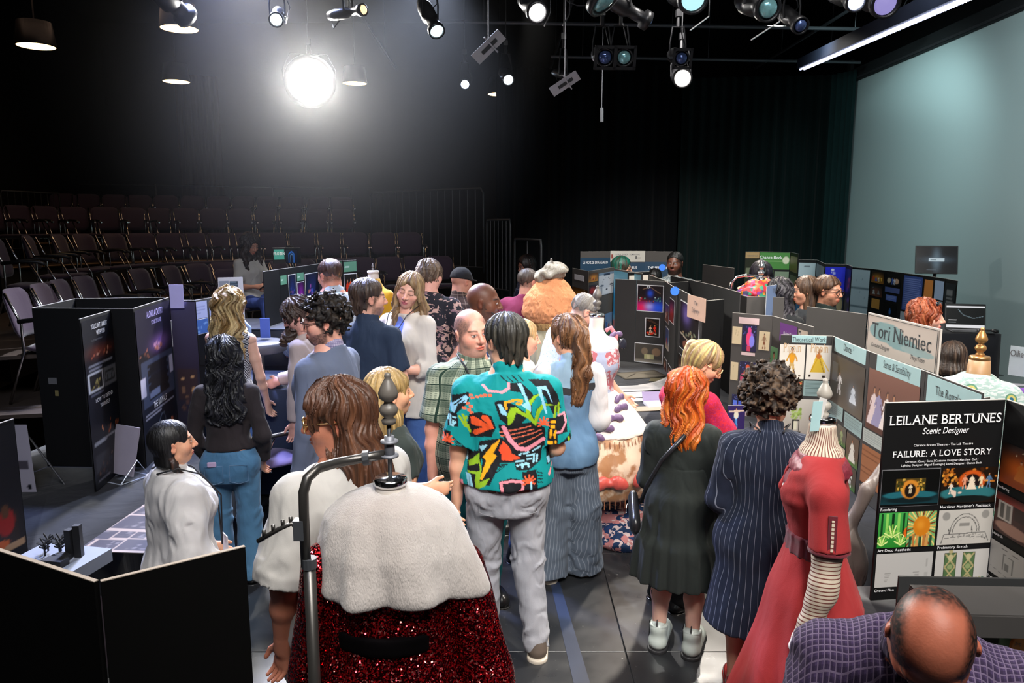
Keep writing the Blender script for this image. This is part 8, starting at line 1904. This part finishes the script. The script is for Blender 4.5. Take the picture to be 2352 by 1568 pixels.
person('curly-haired bearded person in glasses and slate-blue blazer, facing left', 741, 681, 4.35, 72, w=1.14, head=(34,5,0), hs=1.10, skin='d39a86', hair=dict(style='curly', col='17120f', col2='33291f', th=.06, tex=1.9, seed=3), fc=dict(beard='14100e', beardlen=.9, browc='18100c'),
    armL=((-.16,-.05,-1),(.0,.25,-1)), armR=((.16,.0,-1),(.0,.3,-1)), top=[dict(mat=purplec, ease=.008, sleeve=1.5, se=.004, hem=-.03, collar=True, name='check_shirt', vneck=.02), dict(mat=greyb, ease=.026, se=.020, sleeve=1.95, hem=-.10, open_=.045, neck=.318, neckw=.006, name='blazer', h=.0095)],
    bottom=dict(mat=cloth('charcoal_trousers',(.02,.022,.03))), shoes=dict(mat=shoe_k), wear=pins)
# 10 ponytail beige blazer -----------------------------------------------------------------------
beige = cloth('beige_linen_blazer', (.46,.37,.35), fold=.3, fs=4)
person('person with long frizzy ponytail, glasses and beige blazer bending left to the boards', 664, 625, 5.7, 78, w=1.02, H=1.80, lean=18, head=(20,26,0), hs=1.06, skin='d8a090', hair=dict(style='pony', col='3a2820', col2='5a4434', L=.36, wd=.46, tie=.10, splay=-.9, wave=1.5, tex=1.6, ears=True, seed=4), fc=dict(browc='3a281e'),
    armL=((-.12,.05,-1),(.0,.12,-1)), armR=((.15,.5,-.8),(.0,.8,-.3)), top=[dict(mat=white_l, ease=.006, sleeve=1, se=.003, hem=.0, collar=True, name='white_collar'), dict(mat=beige, ease=.026, se=.018, sleeve=1.92, hem=-.13, neckw=.004, name='blazer', open_=.03)], bottom=dict(mat=cloth('black_trousers',(.012,.012,.014))), shoes=dict(mat=shoe_k), wear=lambda D: glasses(D, dark_m, .10, .07, .012))
# 11 light blue shirt, green trousers -------------------------------------------------------------
ltb = stripes('pale_blue_stripe', (.42,.50,.60), (.58,.64,.70), .018, .4)
person('heavyset person in pale blue striped shirt and olive trousers studying the posters', 752, 587, 6.75, 32, w=1.42, belly=.03, head=(20,12,0), skin='c98a74', hair=dict(style='short', col='3a2218', th=.03, seed=2), armL=((-.2,.2,-1),(.0,.7,-.3)),
    top=dict(mat=ltb, ease=.024, se=.022, sleeve=1.8, hem=.03, collar=True, name='striped_shirt'), bottom=dict(mat=cloth('olive_trousers',(.15,.19,.07)), ease=.016), shoes=dict(mat=shoe_b))
# 12 navy polo -------------------------------------------------------------------------------------
nvp = cloth('navy_polo', (.022,.035,.065), fold=.3)
person('person in navy polo and light jeans, back to the viewer, hands held in front', 845, 637, 5.45, -22, w=1.02, head=(-42,2,0), hs=1.08, skin='cf9c86', hair=dict(style='short', col='33241c', col2='4c392c', th=.035, seed=9, tex=1.4, nape=.08), fc=dict(beard='33241c', beardlen=.7),
    armR=((.22,.08,-1),(-.45,.75,-.35)), armL=((-.2,.0,-1),(.3,.8,-.4)), top=dict(mat=nvp, ease=.016, se=.018, sleeve=.8, hem=-.03, collar=True, name='polo_shirt'), bottom=dict(mat=jeans_l), shoes=dict(mat=shoe_k))
# 13 long hair beige blazer woman -------------------------------------------------------------------
crmb = cloth('cream_blazer', (.55,.50,.45), fold=.4, fs=4); bluet = cloth('cornflower_top', (.14,.20,.62), fold=.25)
def cup(D):
    w = D['arms'][1][2]; MB().lathe([(.026,0),(.034,.085),(.031,.085),(.024,.004)], w+np.array([.0,.075,.0]), 14).build('paper_cup', plain('clear_cup',(.45,.45,.5),.2), D['root'], True); lanyard(D, lany)
person('long-haired blonde person in cream blazer, cornflower top and jeans, eyes lowered, holding a cup', 948, 617, 5.75, 150, sex='f', w=1.06, H=None, head=(22,10,-14), hs=1.02, skin='dba690', hair=dict(style='long', col='6e5438', col2='b09468', th=.04, L=.36, wd=.36, dp=.20, front=2, seed=12, tex=1.4, wave=.4), fc=dict(closed=True, lips='b8646a', browc='6a4c38'),
    armR=((.16,.15,-1),(-.35,1,.12)), armL=((-.16,.15,-1),(.35,1,.05)), top=[dict(mat=bluet, ease=.006, sleeve=0, hem=.0, neckw=.012, name='blue_top'), dict(mat=crmb, ease=.024, se=.024, sleeve=1.35, hem=-.10, open_=.085, neckw=.010, name='blazer')], bottom=dict(mat=jeans_b, ease=.008, amp=.006), shoes=dict(mat=shoe_w), wear=cup)
# 14 floral shirt ------------------------------------------------------------------------------------
flb = splotch('black_blush_floral', (.015,.015,.022), (.42,.27,.24), (.20,.12,.14), 11, .56, .62)
person('person in black and blush floral shirt with low ponytail, hand on hip, back turned', 988, 588, 6.7, -15, w=1.08, head=(-25,6,0), skin='c99384', hair=dict(style='pony', col='4c3a2c', col2='7a6450', L=.22, tie=.0, seed=3, ears=True, tex=1.5, wave=1), armR=((.45,-.1,-.85),(-.55,-.25,-.75)), armL=((-.15,.1,-1),(.1,.4,-.8)),
    top=dict(mat=flb, ease=.022, se=.026, sleeve=.85, hem=-.06, name='floral_shirt'), bottom=dict(mat=jeans_b), shoes=dict(mat=shoe_b))
# 15 black cap -----------------------------------------------------------------------------------------
brp = plaid('brown_plaid_flannel', (.050,.030,.024), (.02,.012,.010), (.20,.15,.12), .085, .3, .05)
def capf(D):
    hp, hh = D['hp'], D['hh']; V, F = sdf_mesh([ell(hp(0,-.05,.14), np.array([.37,.45,.42])*hh, D['RH'], .02), plane(hp(0,0,.10), -D['RH'][:,2]), ell(hp(0,.42,.12), np.array([.26,.26,.03])*hh, D['RH'], .03)], .008); mesh_obj('cap', V, F, cloth('black_cap',(.01,.01,.012)), D['root'], True)
person('person in black cap and brown plaid flannel, back turned, beside the step boxes', 1063, 607, 7.3, -28, w=1.2, head=(-20,10,0), skin='a97866', hair=None, wear=capf, armR=((.4,.5,-.6),(.4,.85,-.05)), top=dict(mat=brp, ease=.020, se=.018, sleeve=.9, hem=-.06, collar=True, name='flannel_shirt'), bottom=dict(mat=jeans_b), shoes=dict(mat=shoe_k))
# 16 seated woman ------------------------------------------------------------------------------------------
seatz = 1.745-.91+.47
sc_ = dup(chair0); p_ = A(577,700,9.3); sc_.location = (p_[0]-.06,p_[1],1.745-.91+.006); sc_.rotation_euler = (0,0,rad(-125)); sc_['label'] = 'plum chair under the seated person in white blouse'; sc_['group'] = 'loose chairs on the stage floor'
def tablet(D):
    w = D['arms'][1][2]; MB().box(w+np.array([-.07,.11,.0]),(.16,.12,.008), rotx(.5)).build('tablet', lamp_black, D['root'])
D16 = person('seated person with long dark wavy hair, white blouse, blue trousers and a tablet', 578, 535, 9.2, -125, sex='f', H=1.70, head=(0,22,0), hs=1.1, skin='c08a74', hair=dict(style='long', col='1c110e', col2='33201a', th=.08, L=.34, wd=.46, dp=.28, wave=1.5, tex=1.4, front=2), seat=.0, stance=1,
    legs={1:((.06,.25,.50),(.065,.27,.25),(0,1,0)), -1:((-.06,.25,.50),(-.065,.27,.25),(0,1,0))} if False else None, armR=((.2,.25,-1),(-.3,1,.05)), armL=((-.2,.25,-1),(.3,1,.05)), top=dict(mat=white_l, ease=.020, sleeve=.8, se=.02, hem=.01, name='blouse'), wear=tablet, vis=('head','armR','armL'))
O_ = D16['O']; r_ = D16['root']; r_.location[2] = 1.745-.91+.47; S_ = 1.70
P_ = [stack(O_, D16['RT'], D16['tprof'](.012), .04, z0=-.075*S_, z1=.045*S_)]
for s_ in (1,-1):
    h_ = O_+np.array([s_*.085,0,-.02]); k_ = h_+np.array([s_*.03,.42,.0]); a_ = k_+np.array([0,.04,-.40]); P_ += [cone(h_, k_, .092, .062, .05), cone(k_, a_, .060, .048, .04)]
V, F = sdf_mesh(P_, .014); mesh_obj('trousers', V, F, cloth('royal_blue_trousers',(.06,.10,.36),fold=.4), r_, True)
for s_ in (1,-1):
    f_ = O_+np.array([s_*.115,.50,-.46]); V, F = sdf_mesh([fcone(f_, I3, (1,1,.8), (0,0,0), (0,.13,-.0), .034, .032, .01)], .01); mesh_obj('shoe', V, F, shoe_k, r_, True)
# 17 magenta ---------------------------------------------------------------------------------------------
person('grey-haired person in magenta sweater, back turned, left of the orange cape', 1216, 611, 7.7, -20, w=1.25, head=(-30,8,0), skin='c89484', hair=dict(style='short', col='4a403c', th=.035, seed=4), top=dict(mat=cloth('magenta_sweater',(.21,.030,.085),fold=.35,fs=5), ease=.030, se=.026, sleeve=1.95, hem=-.08, name='sweater', amp=.009), bottom=dict(mat=cloth('black_trousers',(.012,.012,.014))), shoes=dict(mat=shoe_k), armL=((-.14,.1,-1),(.2,.8,-.4)))
# 18 dark hood ------------------------------------------------------------------------------------------------
person('person with dark auburn hair and navy plaid shirt in the shadows behind the magenta sweater', 1205, 580, 9.6, 120, sex='f', head=(0,15,0), skin='8a5a48', hair=dict(style='long', col='0c0808', col2='2a1008', th=.07, L=.25, wd=.44, dp=.26, splay=.1, tex=1), top=dict(mat=plaid('navy_plaid',(.02,.025,.08),(.005,.006,.02),(.10,.12,.18),.12,.3,.12), ease=.02, sleeve=1.9, name='plaid_shirt'), bottom=dict(mat=cloth('black_trousers',(.012,.012,.014))), shoes=dict(mat=shoe_k), q=1.4)
# 19 leaning pale blue shirt --------------------------------------------------------------------------------
pbs = splotch('pale_blue_crackle', (.38,.44,.52), (.46,.52,.60), (.18,.24,.34), 30, .5, .66)
def collarline(D): MB().tube([D['nb']+D['RH'][:,0]*.07*math.cos(a)+np.array([0,.05*math.sin(a)-.03,-.02+.01*math.sin(a)]) for a in np.linspace(3.6,5.8,8)], .003, 5).build('collar_line', lany, D['root'], True); glasses(D, dark_m, .10, .07, .010)
person('grey-haired person in pale blue crackle-print shirt bending over the centre table', 1362, 655, 6.1, -62, w=1.25, H=1.82, lean=24, belly=.02, head=(-12,38,0), hs=1.08, skin='d49a84', hair=dict(style='short', col='6a645e', col2='8a847c', th=.030, seed=6), armL=((-.15,.1,-1),(.0,.25,-1)), armR=((.2,.5,-1),(.1,.7,-.7)),
    top=dict(mat=pbs, ease=.024, se=.026, sleeve=.85, hem=-.07, collar=True, name='print_shirt'), bottom=dict(mat=cloth('charcoal_trousers',(.02,.022,.03))), shoes=dict(mat=shoe_k), wear=collarline)
# 20 blonde behind teal ------------------------------------------------------------------------------------
person('blonde person in profile looking right, mostly behind the tropical shirt', 1203, 724, 4.75, -72, sex='f', head=(-5,4,0), hs=1.0, skin='dfa488', hair=dict(style='pony', col='b08c5c', col2='d8bc8c', L=.20, tie=-.1, ears=True, tex=1.2, seed=5), fc=dict(browc='8a6a48'), top=dict(mat=white_l, ease=.012, sleeve=1.5, name='blouse'), bottom=dict(mat=jeans_b), shoes=dict(mat=shoe_k), armR=((.1,.3,-1),(0,1,.4)),
    wear=lambda D: MB().lathe([(.028,0),(.036,.09),(.033,.09),(.026,.004)], D['arms'][1][2]+np.array([0,.08,.0]), 14).build('clear_cup', plain('clear_cup',(.45,.45,.5),.2), D['root'], True))
# 21 denim shirt girl ------------------------------------------------------------------------------------------
def west(nt, x, y, z):
    n = noise_node(nt, 4, 3); base = mixcol(nt, n.outputs[0], (.05,.12,.24), (.17,.29,.43)); zz = z-(x.abs()*10.5).sin().abs()*.022; a = mixcol(nt, ((zz > _wz[0]-.0)).s, base, (.27,.39,.50)); m = (zz > _wz[0]-.045)*(zz < _wz[0]); return mixcol(nt, m.s, a, (.035,.033,.036))
_wz = (1.315,)
den = cloth('western_denim', (1,1,1), fold=.35, pattern=west)
pinn = stripes('slate_pinstripe', (.10,.125,.165), (.20,.23,.28), .016, .22)
def studs(D):
    m = MB()
    for x in (-.10,-.06,.02,.07,.11): m.lathe([(.004,0),(0,.003)], (x,-.118-.02*(1-abs(x)*6),1.295+.012*math.cos(x*40)), 6, rotx(1.57))
    m.build('snap_stud', chromem, D['root'])
white_sl = cloth('white_sheer_sleeve', (.60,.58,.58), fold=.4)
def slv(D):
    for sd in (-1,1):
        s_, e, wr, d2 = D['arms'][sd]; V, F = sdf_mesh([cone(s_+[sd*.012,0,.01], e, .068, .075, .03), cone(e, cutoff(e, wr, .85), .075, .055, .03)], .009, disp=lambda Q: vnoise(Q*14,4)*.012); mesh_obj('sheer_sleeve', V, F, white_sl, D['root'], True)
    studs(D)
person('person with long light-brown half ponytail in western denim shirt and wide pinstripe trousers', 1304, 720, 4.6, 6, sex='f', w=.95, head=(38,4,0), hs=1.06, skin='d9a082', hair=dict(style='pony', col='5a3a24', col2='8a5f3c', L=.52, wd=.62, th=.045, seed=1, ears=True, tex=1.6, tie=.12, splay=-.25, wave=.8), fc=dict(browc='5a3a24'),
    armL=((-.18,.05,-1),(.3,.8,-.4)), armR=((.18,.08,-1),(-.2,.9,-.3)), top=dict(mat=den, ease=.016, se=.01, sleeve=.25, hem=-.06, collar=True, name='denim_shirt'), bottom=dict(mat=pinn, ease=.024, knee=.035, flare=.072, ln=1.0, amp=.007, h=.009), shoes=dict(mat=shoe_w, sole=sole_w, big=1.1), wear=slv,
    legs={-1:((-.062,.01,.275),(-.075,-.01,.045),(-.35,1,0)), 1:((.060,.01,.275),(.072,.04,.045),(.1,1,0))})
# 22 redhead black dress ---------------------------------------------------------------------------------------
boot = plain('mint_white_boot', (.50,.56,.52), .35, coat=.2); bsole = plain('boot_sole_black', (.02,.02,.022), .5)
dress = cloth('black_tiered_cotton', (.018,.022,.020), fold=.4)
def dr22(D):
    S, O, tp, R = D['S'], D['O'], D['tp'], D['root']
    V, F = sdf_mesh([stack((0,0,0), I3, [(.275*S,.165*S,.14*S,0,.01),(.42*S,.150*S,.125*S,0,.0),(.44*S,.128*S,.108*S),(.58*S,.118*S,.10*S),(.60*S,.100*S,.085*S),(.68*S,.088*S,.072*S)], .02, rnd=.008, fold=(16, lambda z: .05*np.clip(1.0-z,0,1), .4))], .008); mesh_obj('tiered_skirt', V, F, dress, R, True)
    lt = plain('black_leather', (.012,.012,.014), .3)
    b_ = MB().tube([tp(.02,-.09,.29), tp(-.05,-.10,.20), tp(-.10,-.09,.10), tp(-.125,-.05,.03)], .012, 6); o = b_.build('strap', lt, R, True)
    V, F = sdf_mesh([fcone(tp(-.150,-.04,-.015), rotz(.3)@rotx(.5), (.55,1,1), (0,-.08,0), (0,.09,0), .055, .05, .01)], .007); o = mesh_obj('belt_bag', V, F, lt, R, True)
    MB().tube([tp(-.168,-.085,-.005), tp(-.178,-.03,.005), tp(-.168,.03,.0)], .003, 5).build('zip', chromem, o, True)
    a = O+np.array([.17,-.06,-.14*S]); MB().tube([a+.028*np.array([math.cos(t), .2, math.sin(t)*1.3]) for t in np.linspace(0,6.28,13)], .005, 6).build('rose_carabiner', plain('rose_gold',(.7,.42,.34),.3,.7), R, True)
    tt = MB().tube([D['lg'][-1][1]*.6+D['lg'][-1][2]*.4+np.array([-.046,-.022+.01*math.sin(k),-.05+.02*k]) for k in range(6)], .0022, 5); tt.build('leg_tattoo', plain('tattoo_ink',(.12,.10,.11),.6), R)
    for sd in (1,-1):
        _, k_, a_, ft = D['lg'][sd]; V, F = sdf_mesh([cone(a_+[0,0,.0], a_+[0,-.004,.085], .046, .052, .01), plane(a_+[0,0,.085],(0,0,1),.003)], .006); mesh_obj('boot_shaft', V, F, boot, R, True)
        MB().box(a_+np.array([-sd*.0-.047,.0,.045]),(.004,.045,.10)).build('elastic_gore', shoe_k, R)
        MB().tube([a_+[0,-.05,.08],a_+[0,-.062,.10],a_+[0,-.055,.125],a_+[0,-.048,.10],a_+[0,-.05,.08]], .003, 5).build('pull_loop', lany, R)
person('red-haired person in black tiered dress with belt bag and mint-white boots', 1588, 848, 3.78, -22, sex='f', w=1.0, head=(-28,14,0), hs=1.10, skin='e2b4a0', hair=dict(style='long', col='a8400c', col2='e07a28', th=.07, L=.28, wd=.46, dp=.30, splay=.10, wave=1.4, tex=1.4, seed=7), fc=dict(browc='9a5a30'),
    armR=((.16,.15,-1),(-.1,.9,-.3)), armL=((-.14,.15,-1),(.1,.9,-.3)), top=dict(mat=dress, ease=.020, se=.03, sleeve=1.6, hem=.03, name='dress_bodice', amp=.007), bottom=dict(mat=dress, bare=True, skirt=dict(prof=[(-.10,.10,.08,0),(.06,.085,.065,0)]), name='underskirt'), shoes=dict(mat=boot, sole=bsole, big=1.15, boot=.02), wear=dr22)
# 23 blonde ponytail glasses ------------------------------------------------------------------------------------
def w23(D): glasses(D, gold_m, .11, .09, .010); MB().tube([D['hp'](.37,.0,-.12)+.016*np.array([0,math.cos(t),math.sin(t)])*1.3+np.array([0,0,-.02]) for t in np.linspace(0,6.28,13)], .0018, 5).build('hoop_earring', gold_m, D['root'], True)
redk = splotch('red_knit', (.50,.015,.03), (.34,.01,.06), (.42,.02,.10), 60, .5, .6)
person('person with streaked blonde ponytail and gold glasses looking down, behind the red hair', 1642, 787, 4.3, -62, sex='f', w=1.08, H=1.66, lean=14, head=(-36,30,0), hs=1.10, skin='dba184', hair=dict(style='pony', col='8a6c4c', col2='d8c078', L=.22, wd=.55, tie=.22, th=.04, ears=True, seed=11, tex=1.4, splay=-.2), fc=dict(browc='6a5040', lips='b06058'),
    armR=((.2,.5,-1),(.05,.9,-.5)), armL=((-.15,.4,-1),(.3,.9,-.2)), top=[dict(mat=redk, ease=.010, sleeve=.75, se=.03, hem=-.01, name='red_knit_top'), dict(mat=cloth('black_cardigan',(.02,.022,.024)), ease=.020, sleeve=.35, se=.012, hem=-.03, open_=.08, neckw=.012, name='black_vest')], bottom=dict(mat=cloth('black_trousers',(.012,.012,.014))), shoes=dict(mat=shoe_k), wear=w23)
# 24 pinstripe coat ---------------------------------------------------------------------------------------------
navpin = stripes('navy_pinstripe', (.012,.017,.035), (.17,.19,.25), .027, .075)
def coat(D):
    S, O = D['S'], D['O']; R = D['root']
    lanyard(D, lany)
    for sd in (1,-1):
        _, k_, a_, ft = D['lg'][sd]; MB().tube([a_+[0,-.035,-.01], a_+[0,-.04,-.06]], [.012,.007], 8).build('stiletto_heel', plain('red_patent',(.50,.01,.012),.15,coat=.6), R)
person('person with short brown curls in navy pinstripe coat and red heels, back to the viewer', 1768, 850, 3.42, -12, sex='f', w=1.14, head=(-20,12,-6), hs=1.12, skin='d9a488', hair=dict(style='curly', col='241a14', col2='5a4634', th=.13, tex=1.8, seed=9), fc=dict(browc='2a1c14'),
    armR=((.18,.12,-1),(-.1,.9,-.3)), armL=((-.2,.08,-1),(.1,.8,-.4)), top=dict(mat=navpin, ease=.028, se=.024, sleeve=1.9, hem=-.275, flare=.26, collar=True, h=.0065, name='pinstripe_coat', amp=.006), bottom=dict(mat=dress, bare=True, skirt=dict(prof=[(-.22,.10,.085,0),(.06,.085,.065,0)]), name='slip'), shoes=dict(mat=plain('red_patent',(.50,.01,.012),.15,coat=.6), big=.95), wear=coat)
# 25 bald man bowed, lower right ----------------------------------------------------------------------------------
chk = plaid('purple_gingham', (.055,.035,.095), (.02,.012,.035), (.14,.105,.18), .013, .5, .2, lean=38, hz=.93)
person('balding person in purple gingham shirt bowed over the stage model, lower right corner', 2152, 1478, 1.32, 160, H=1.78, w=1.12, lean=38, head=(-6,62,0), hs=.97, skin='a8604a', hair=None, fc=dict(stubble='14100e', recede=1.0, sk=1.1, fat=.6, beard='8a8078', beardlen=.4, browc='4a3a30'), q=1.3,
    armR=((.25,.3,-1),(0,.7,-.6)), armL=((-.25,.3,-1),(0,.7,-.6)), top=dict(mat=chk, ease=.022, se=.024, sleeve=1.8, hem=.0, collar=True, h=.008, name='gingham_shirt'), bottom=dict(mat=cloth('charcoal_trousers',(.02,.022,.03))), shoes=dict(mat=shoe_k))
# 26 far bearded man ---------------------------------------------------------------------------------------------
person('bearded dark-skinned person in grey checked shirt behind the farthest boards, looking left', 1551, 577, 9.7, 158, w=1.15, head=(-6,2,0), hs=1.1, skin='5c3626', hair=dict(style='crop', col='0a0807', th=.012), fc=dict(beard='0a0808', beardlen=.98, fat=.5, browc='0a0808', lips='6a3a34'), q=.9, top=dict(mat=plaid('grey_check_shirt',(.40,.42,.42),(.08,.12,.13),(.05,.07,.08),.06,.35,.12), ease=.02, sleeve=.8, collar=True, name='checked_shirt'), bottom=dict(mat=jeans_b), shoes=dict(mat=shoe_k), armR=((.1,.5,-.9),(-.2,1,.3)))
# 27 green hair --------------------------------------------------------------------------------------------------
person('person with teal-green hair and glasses facing right by the orpheus poster', 1431, 590, 10.2, -105, sex='f', head=(0,8,0), hs=1.15, skin='b98a74', hair=dict(style='bob', col='0c5a4a', col2='3a2c22', L=.16, wd=.42, dp=.38, th=.06), top=dict(mat=cloth('black_cardigan',(.02,.022,.024)), sleeve=1.9, name='top'), bottom=dict(mat=jeans_b), shoes=dict(mat=shoe_k), wear=lambda D: glasses(D, dark_m), q=1.3)
person('person with dark hair, only the crown showing above the far boards', 1503, 591, 10.6, 150, sex='f', head=(0,15,0), hs=1.1, skin='8a6050', hair=dict(style='bob', col='0e0c0c', L=.16, th=.06), top=dict(mat=cloth('black_cardigan',(.02,.022,.024)), sleeve=1.9, name='top'), bottom=dict(mat=jeans_b), shoes=dict(mat=shoe_k), q=1.5, vis=('head',), H=1.70)
# 28 dark-haired woman behind ruffles --------------------------------------------------------------------------------
person('person with long dark hair and blunt fringe behind the rainbow ruffled costume', 1752, 600, 7.9, 172, sex='f', head=(10,14,0), hs=1.12, skin='c48a78', hair=dict(style='long', col='14111a', col2='3a3444', th=.06, L=.26, wd=.42, dp=.24, fringe=True, front=2, tex=1), fc=dict(lips='b03a44'), wear=lambda D: glasses(D, chromem, .11, .09, .010), top=dict(mat=cloth('black_cardigan',(.02,.022,.024)), sleeve=1.9, name='top'), bottom=dict(mat=jeans_b), shoes=dict(mat=shoe_k))
# 29, 30 two women -------------------------------------------------------------------------------------------------
def w29(D):
    V, F = sdf_mesh([stack(D['O'], D['RT'], D['tprof'](.018), .02, z0=.05, z1=.30*D['S']), ell(D['tp'](-.16,0,.15), (.16,.3,.4), None, .01, 's')], .012); mesh_obj('red_vest', V, F, cloth('scarlet_cloth',(.55,.02,.015)), D['root'], True)
person('person with long grey-black waves in black and scarlet, back turned, right rear', 1793, 640, 6.9, -35, sex='f', w=1.05, head=(20,8,0), hs=1.1, skin='c08a74', hair=dict(style='long', col='1a181c', col2='46424a', th=.07, L=.40, wd=.44, dp=.28, splay=.1, wave=1.2, tex=1.5, seed=4), top=dict(mat=cloth('black_cardigan',(.02,.022,.024)), ease=.016, sleeve=1.9, name='top'), bottom=dict(mat=jeans_b), shoes=dict(mat=shoe_k), wear=w29)
person('person with straight brown hair in profile facing left, before the blue boards', 1852, 633, 7.05, 86, sex='f', head=(0,4,0), hs=1.1, skin='d49c80', hair=dict(style='long', col='4a3426', col2='7a5c44', th=.04, L=.36, wd=.40, dp=.24, tex=1.3, seed=2), fc=dict(browc='3a2418'), top=dict(mat=cloth('grey_black_knit',(.035,.04,.045)), sleeve=1.9, name='knit_top'), bottom=dict(mat=jeans_b), shoes=dict(mat=shoe_k))
# 31 man with glasses ----------------------------------------------------------------------------------------------
person('person with short brown hair, beard and round glasses in dark green shirt, looking right', 1906, 632, 6.85, -128, w=1.0, head=(-12,4,0), hs=1.08, skin='cf9478', hair=dict(style='short', col='4a3020', col2='6a4a30', th=.04, seed=8, tex=1.8), fc=dict(beard='5a3a28', beardlen=.7, browc='4a3020'), top=dict(mat=cloth('forest_black_shirt',(.015,.024,.022)), ease=.018, sleeve=1.9, collar=True, name='dark_shirt'), bottom=dict(mat=jeans_b), shoes=dict(mat=shoe_k), wear=lambda D: glasses(D, dark_m, .115, .095, .014))
# 32 red hair smiling -----------------------------------------------------------------------------------------------
def sung(D):
    hp = D['hp']; V, F = sdf_mesh([ell(hp(s*.14,.26,.42), np.array([.11,.05,.08])*D['hh'], D['RH'], .01) for s in (-1,1)]+[cone(hp(-.1,.29,.42), hp(.1,.29,.42), .008, None, .01)], .005); mesh_obj('sunglasses', V, F, plain('dark_sunglass',(.01,.01,.015),.1), D['root'], True)
person('smiling person with copper waves and sunglasses on the head, behind the name sign', 2128, 681, 5.35, -95, sex='f', head=(-28,0,0), hs=1.02, skin='e0ac98', hair=dict(style='long', col='8a3a1c', col2='b8623a', th=.04, L=.22, wd=.42, dp=.28, wave=1.3, tex=1.5, seed=3), fc=dict(lips='c05858', browc='8a4a2c'), top=dict(mat=cloth('grey_black_knit',(.035,.04,.045)), sleeve=1.9, name='knit_top'), bottom=dict(mat=jeans_b), shoes=dict(mat=shoe_k), wear=sung)
# 33 brown hair ------------------------------------------------------------------------------------------------------
person('person with neck-length brown hair and navy collar, back turned, by the black stand', 2190, 772, 5.15, -25, H=1.50, w=1.05, head=(10,10,0), hs=1.10, skin='d09c84', hair=dict(style='bob', col='2c1f18', col2='5a4638', L=.12, wd=.42, dp=.40, th=.06, tex=1.4, seed=7), top=dict(mat=cloth('ink_navy_shirt',(.02,.022,.045)), ease=.018, sleeve=1.9, collar=True, name='navy_shirt'), bottom=dict(mat=jeans_b), shoes=dict(mat=shoe_k))
# 34 hand with sheet at the right edge -------------------------------------------------------------------------------
person('person in violet sleeve holding the hand-lettered sheet at the right edge', 2440, 690, 5.1, 60, sex='f', w=1.0, skin='c08070', hair=dict(style='bob', col='2c1f18', L=.12), armL=((-.3,.5,-.9),(-.1,1,.15)), top=dict(mat=cloth('violet_sleeve_cloth',(.16,.07,.34)), ease=.018, sleeve=1.8, name='violet_top'), bottom=dict(mat=jeans_b), shoes=dict(mat=shoe_k), q=1.4)
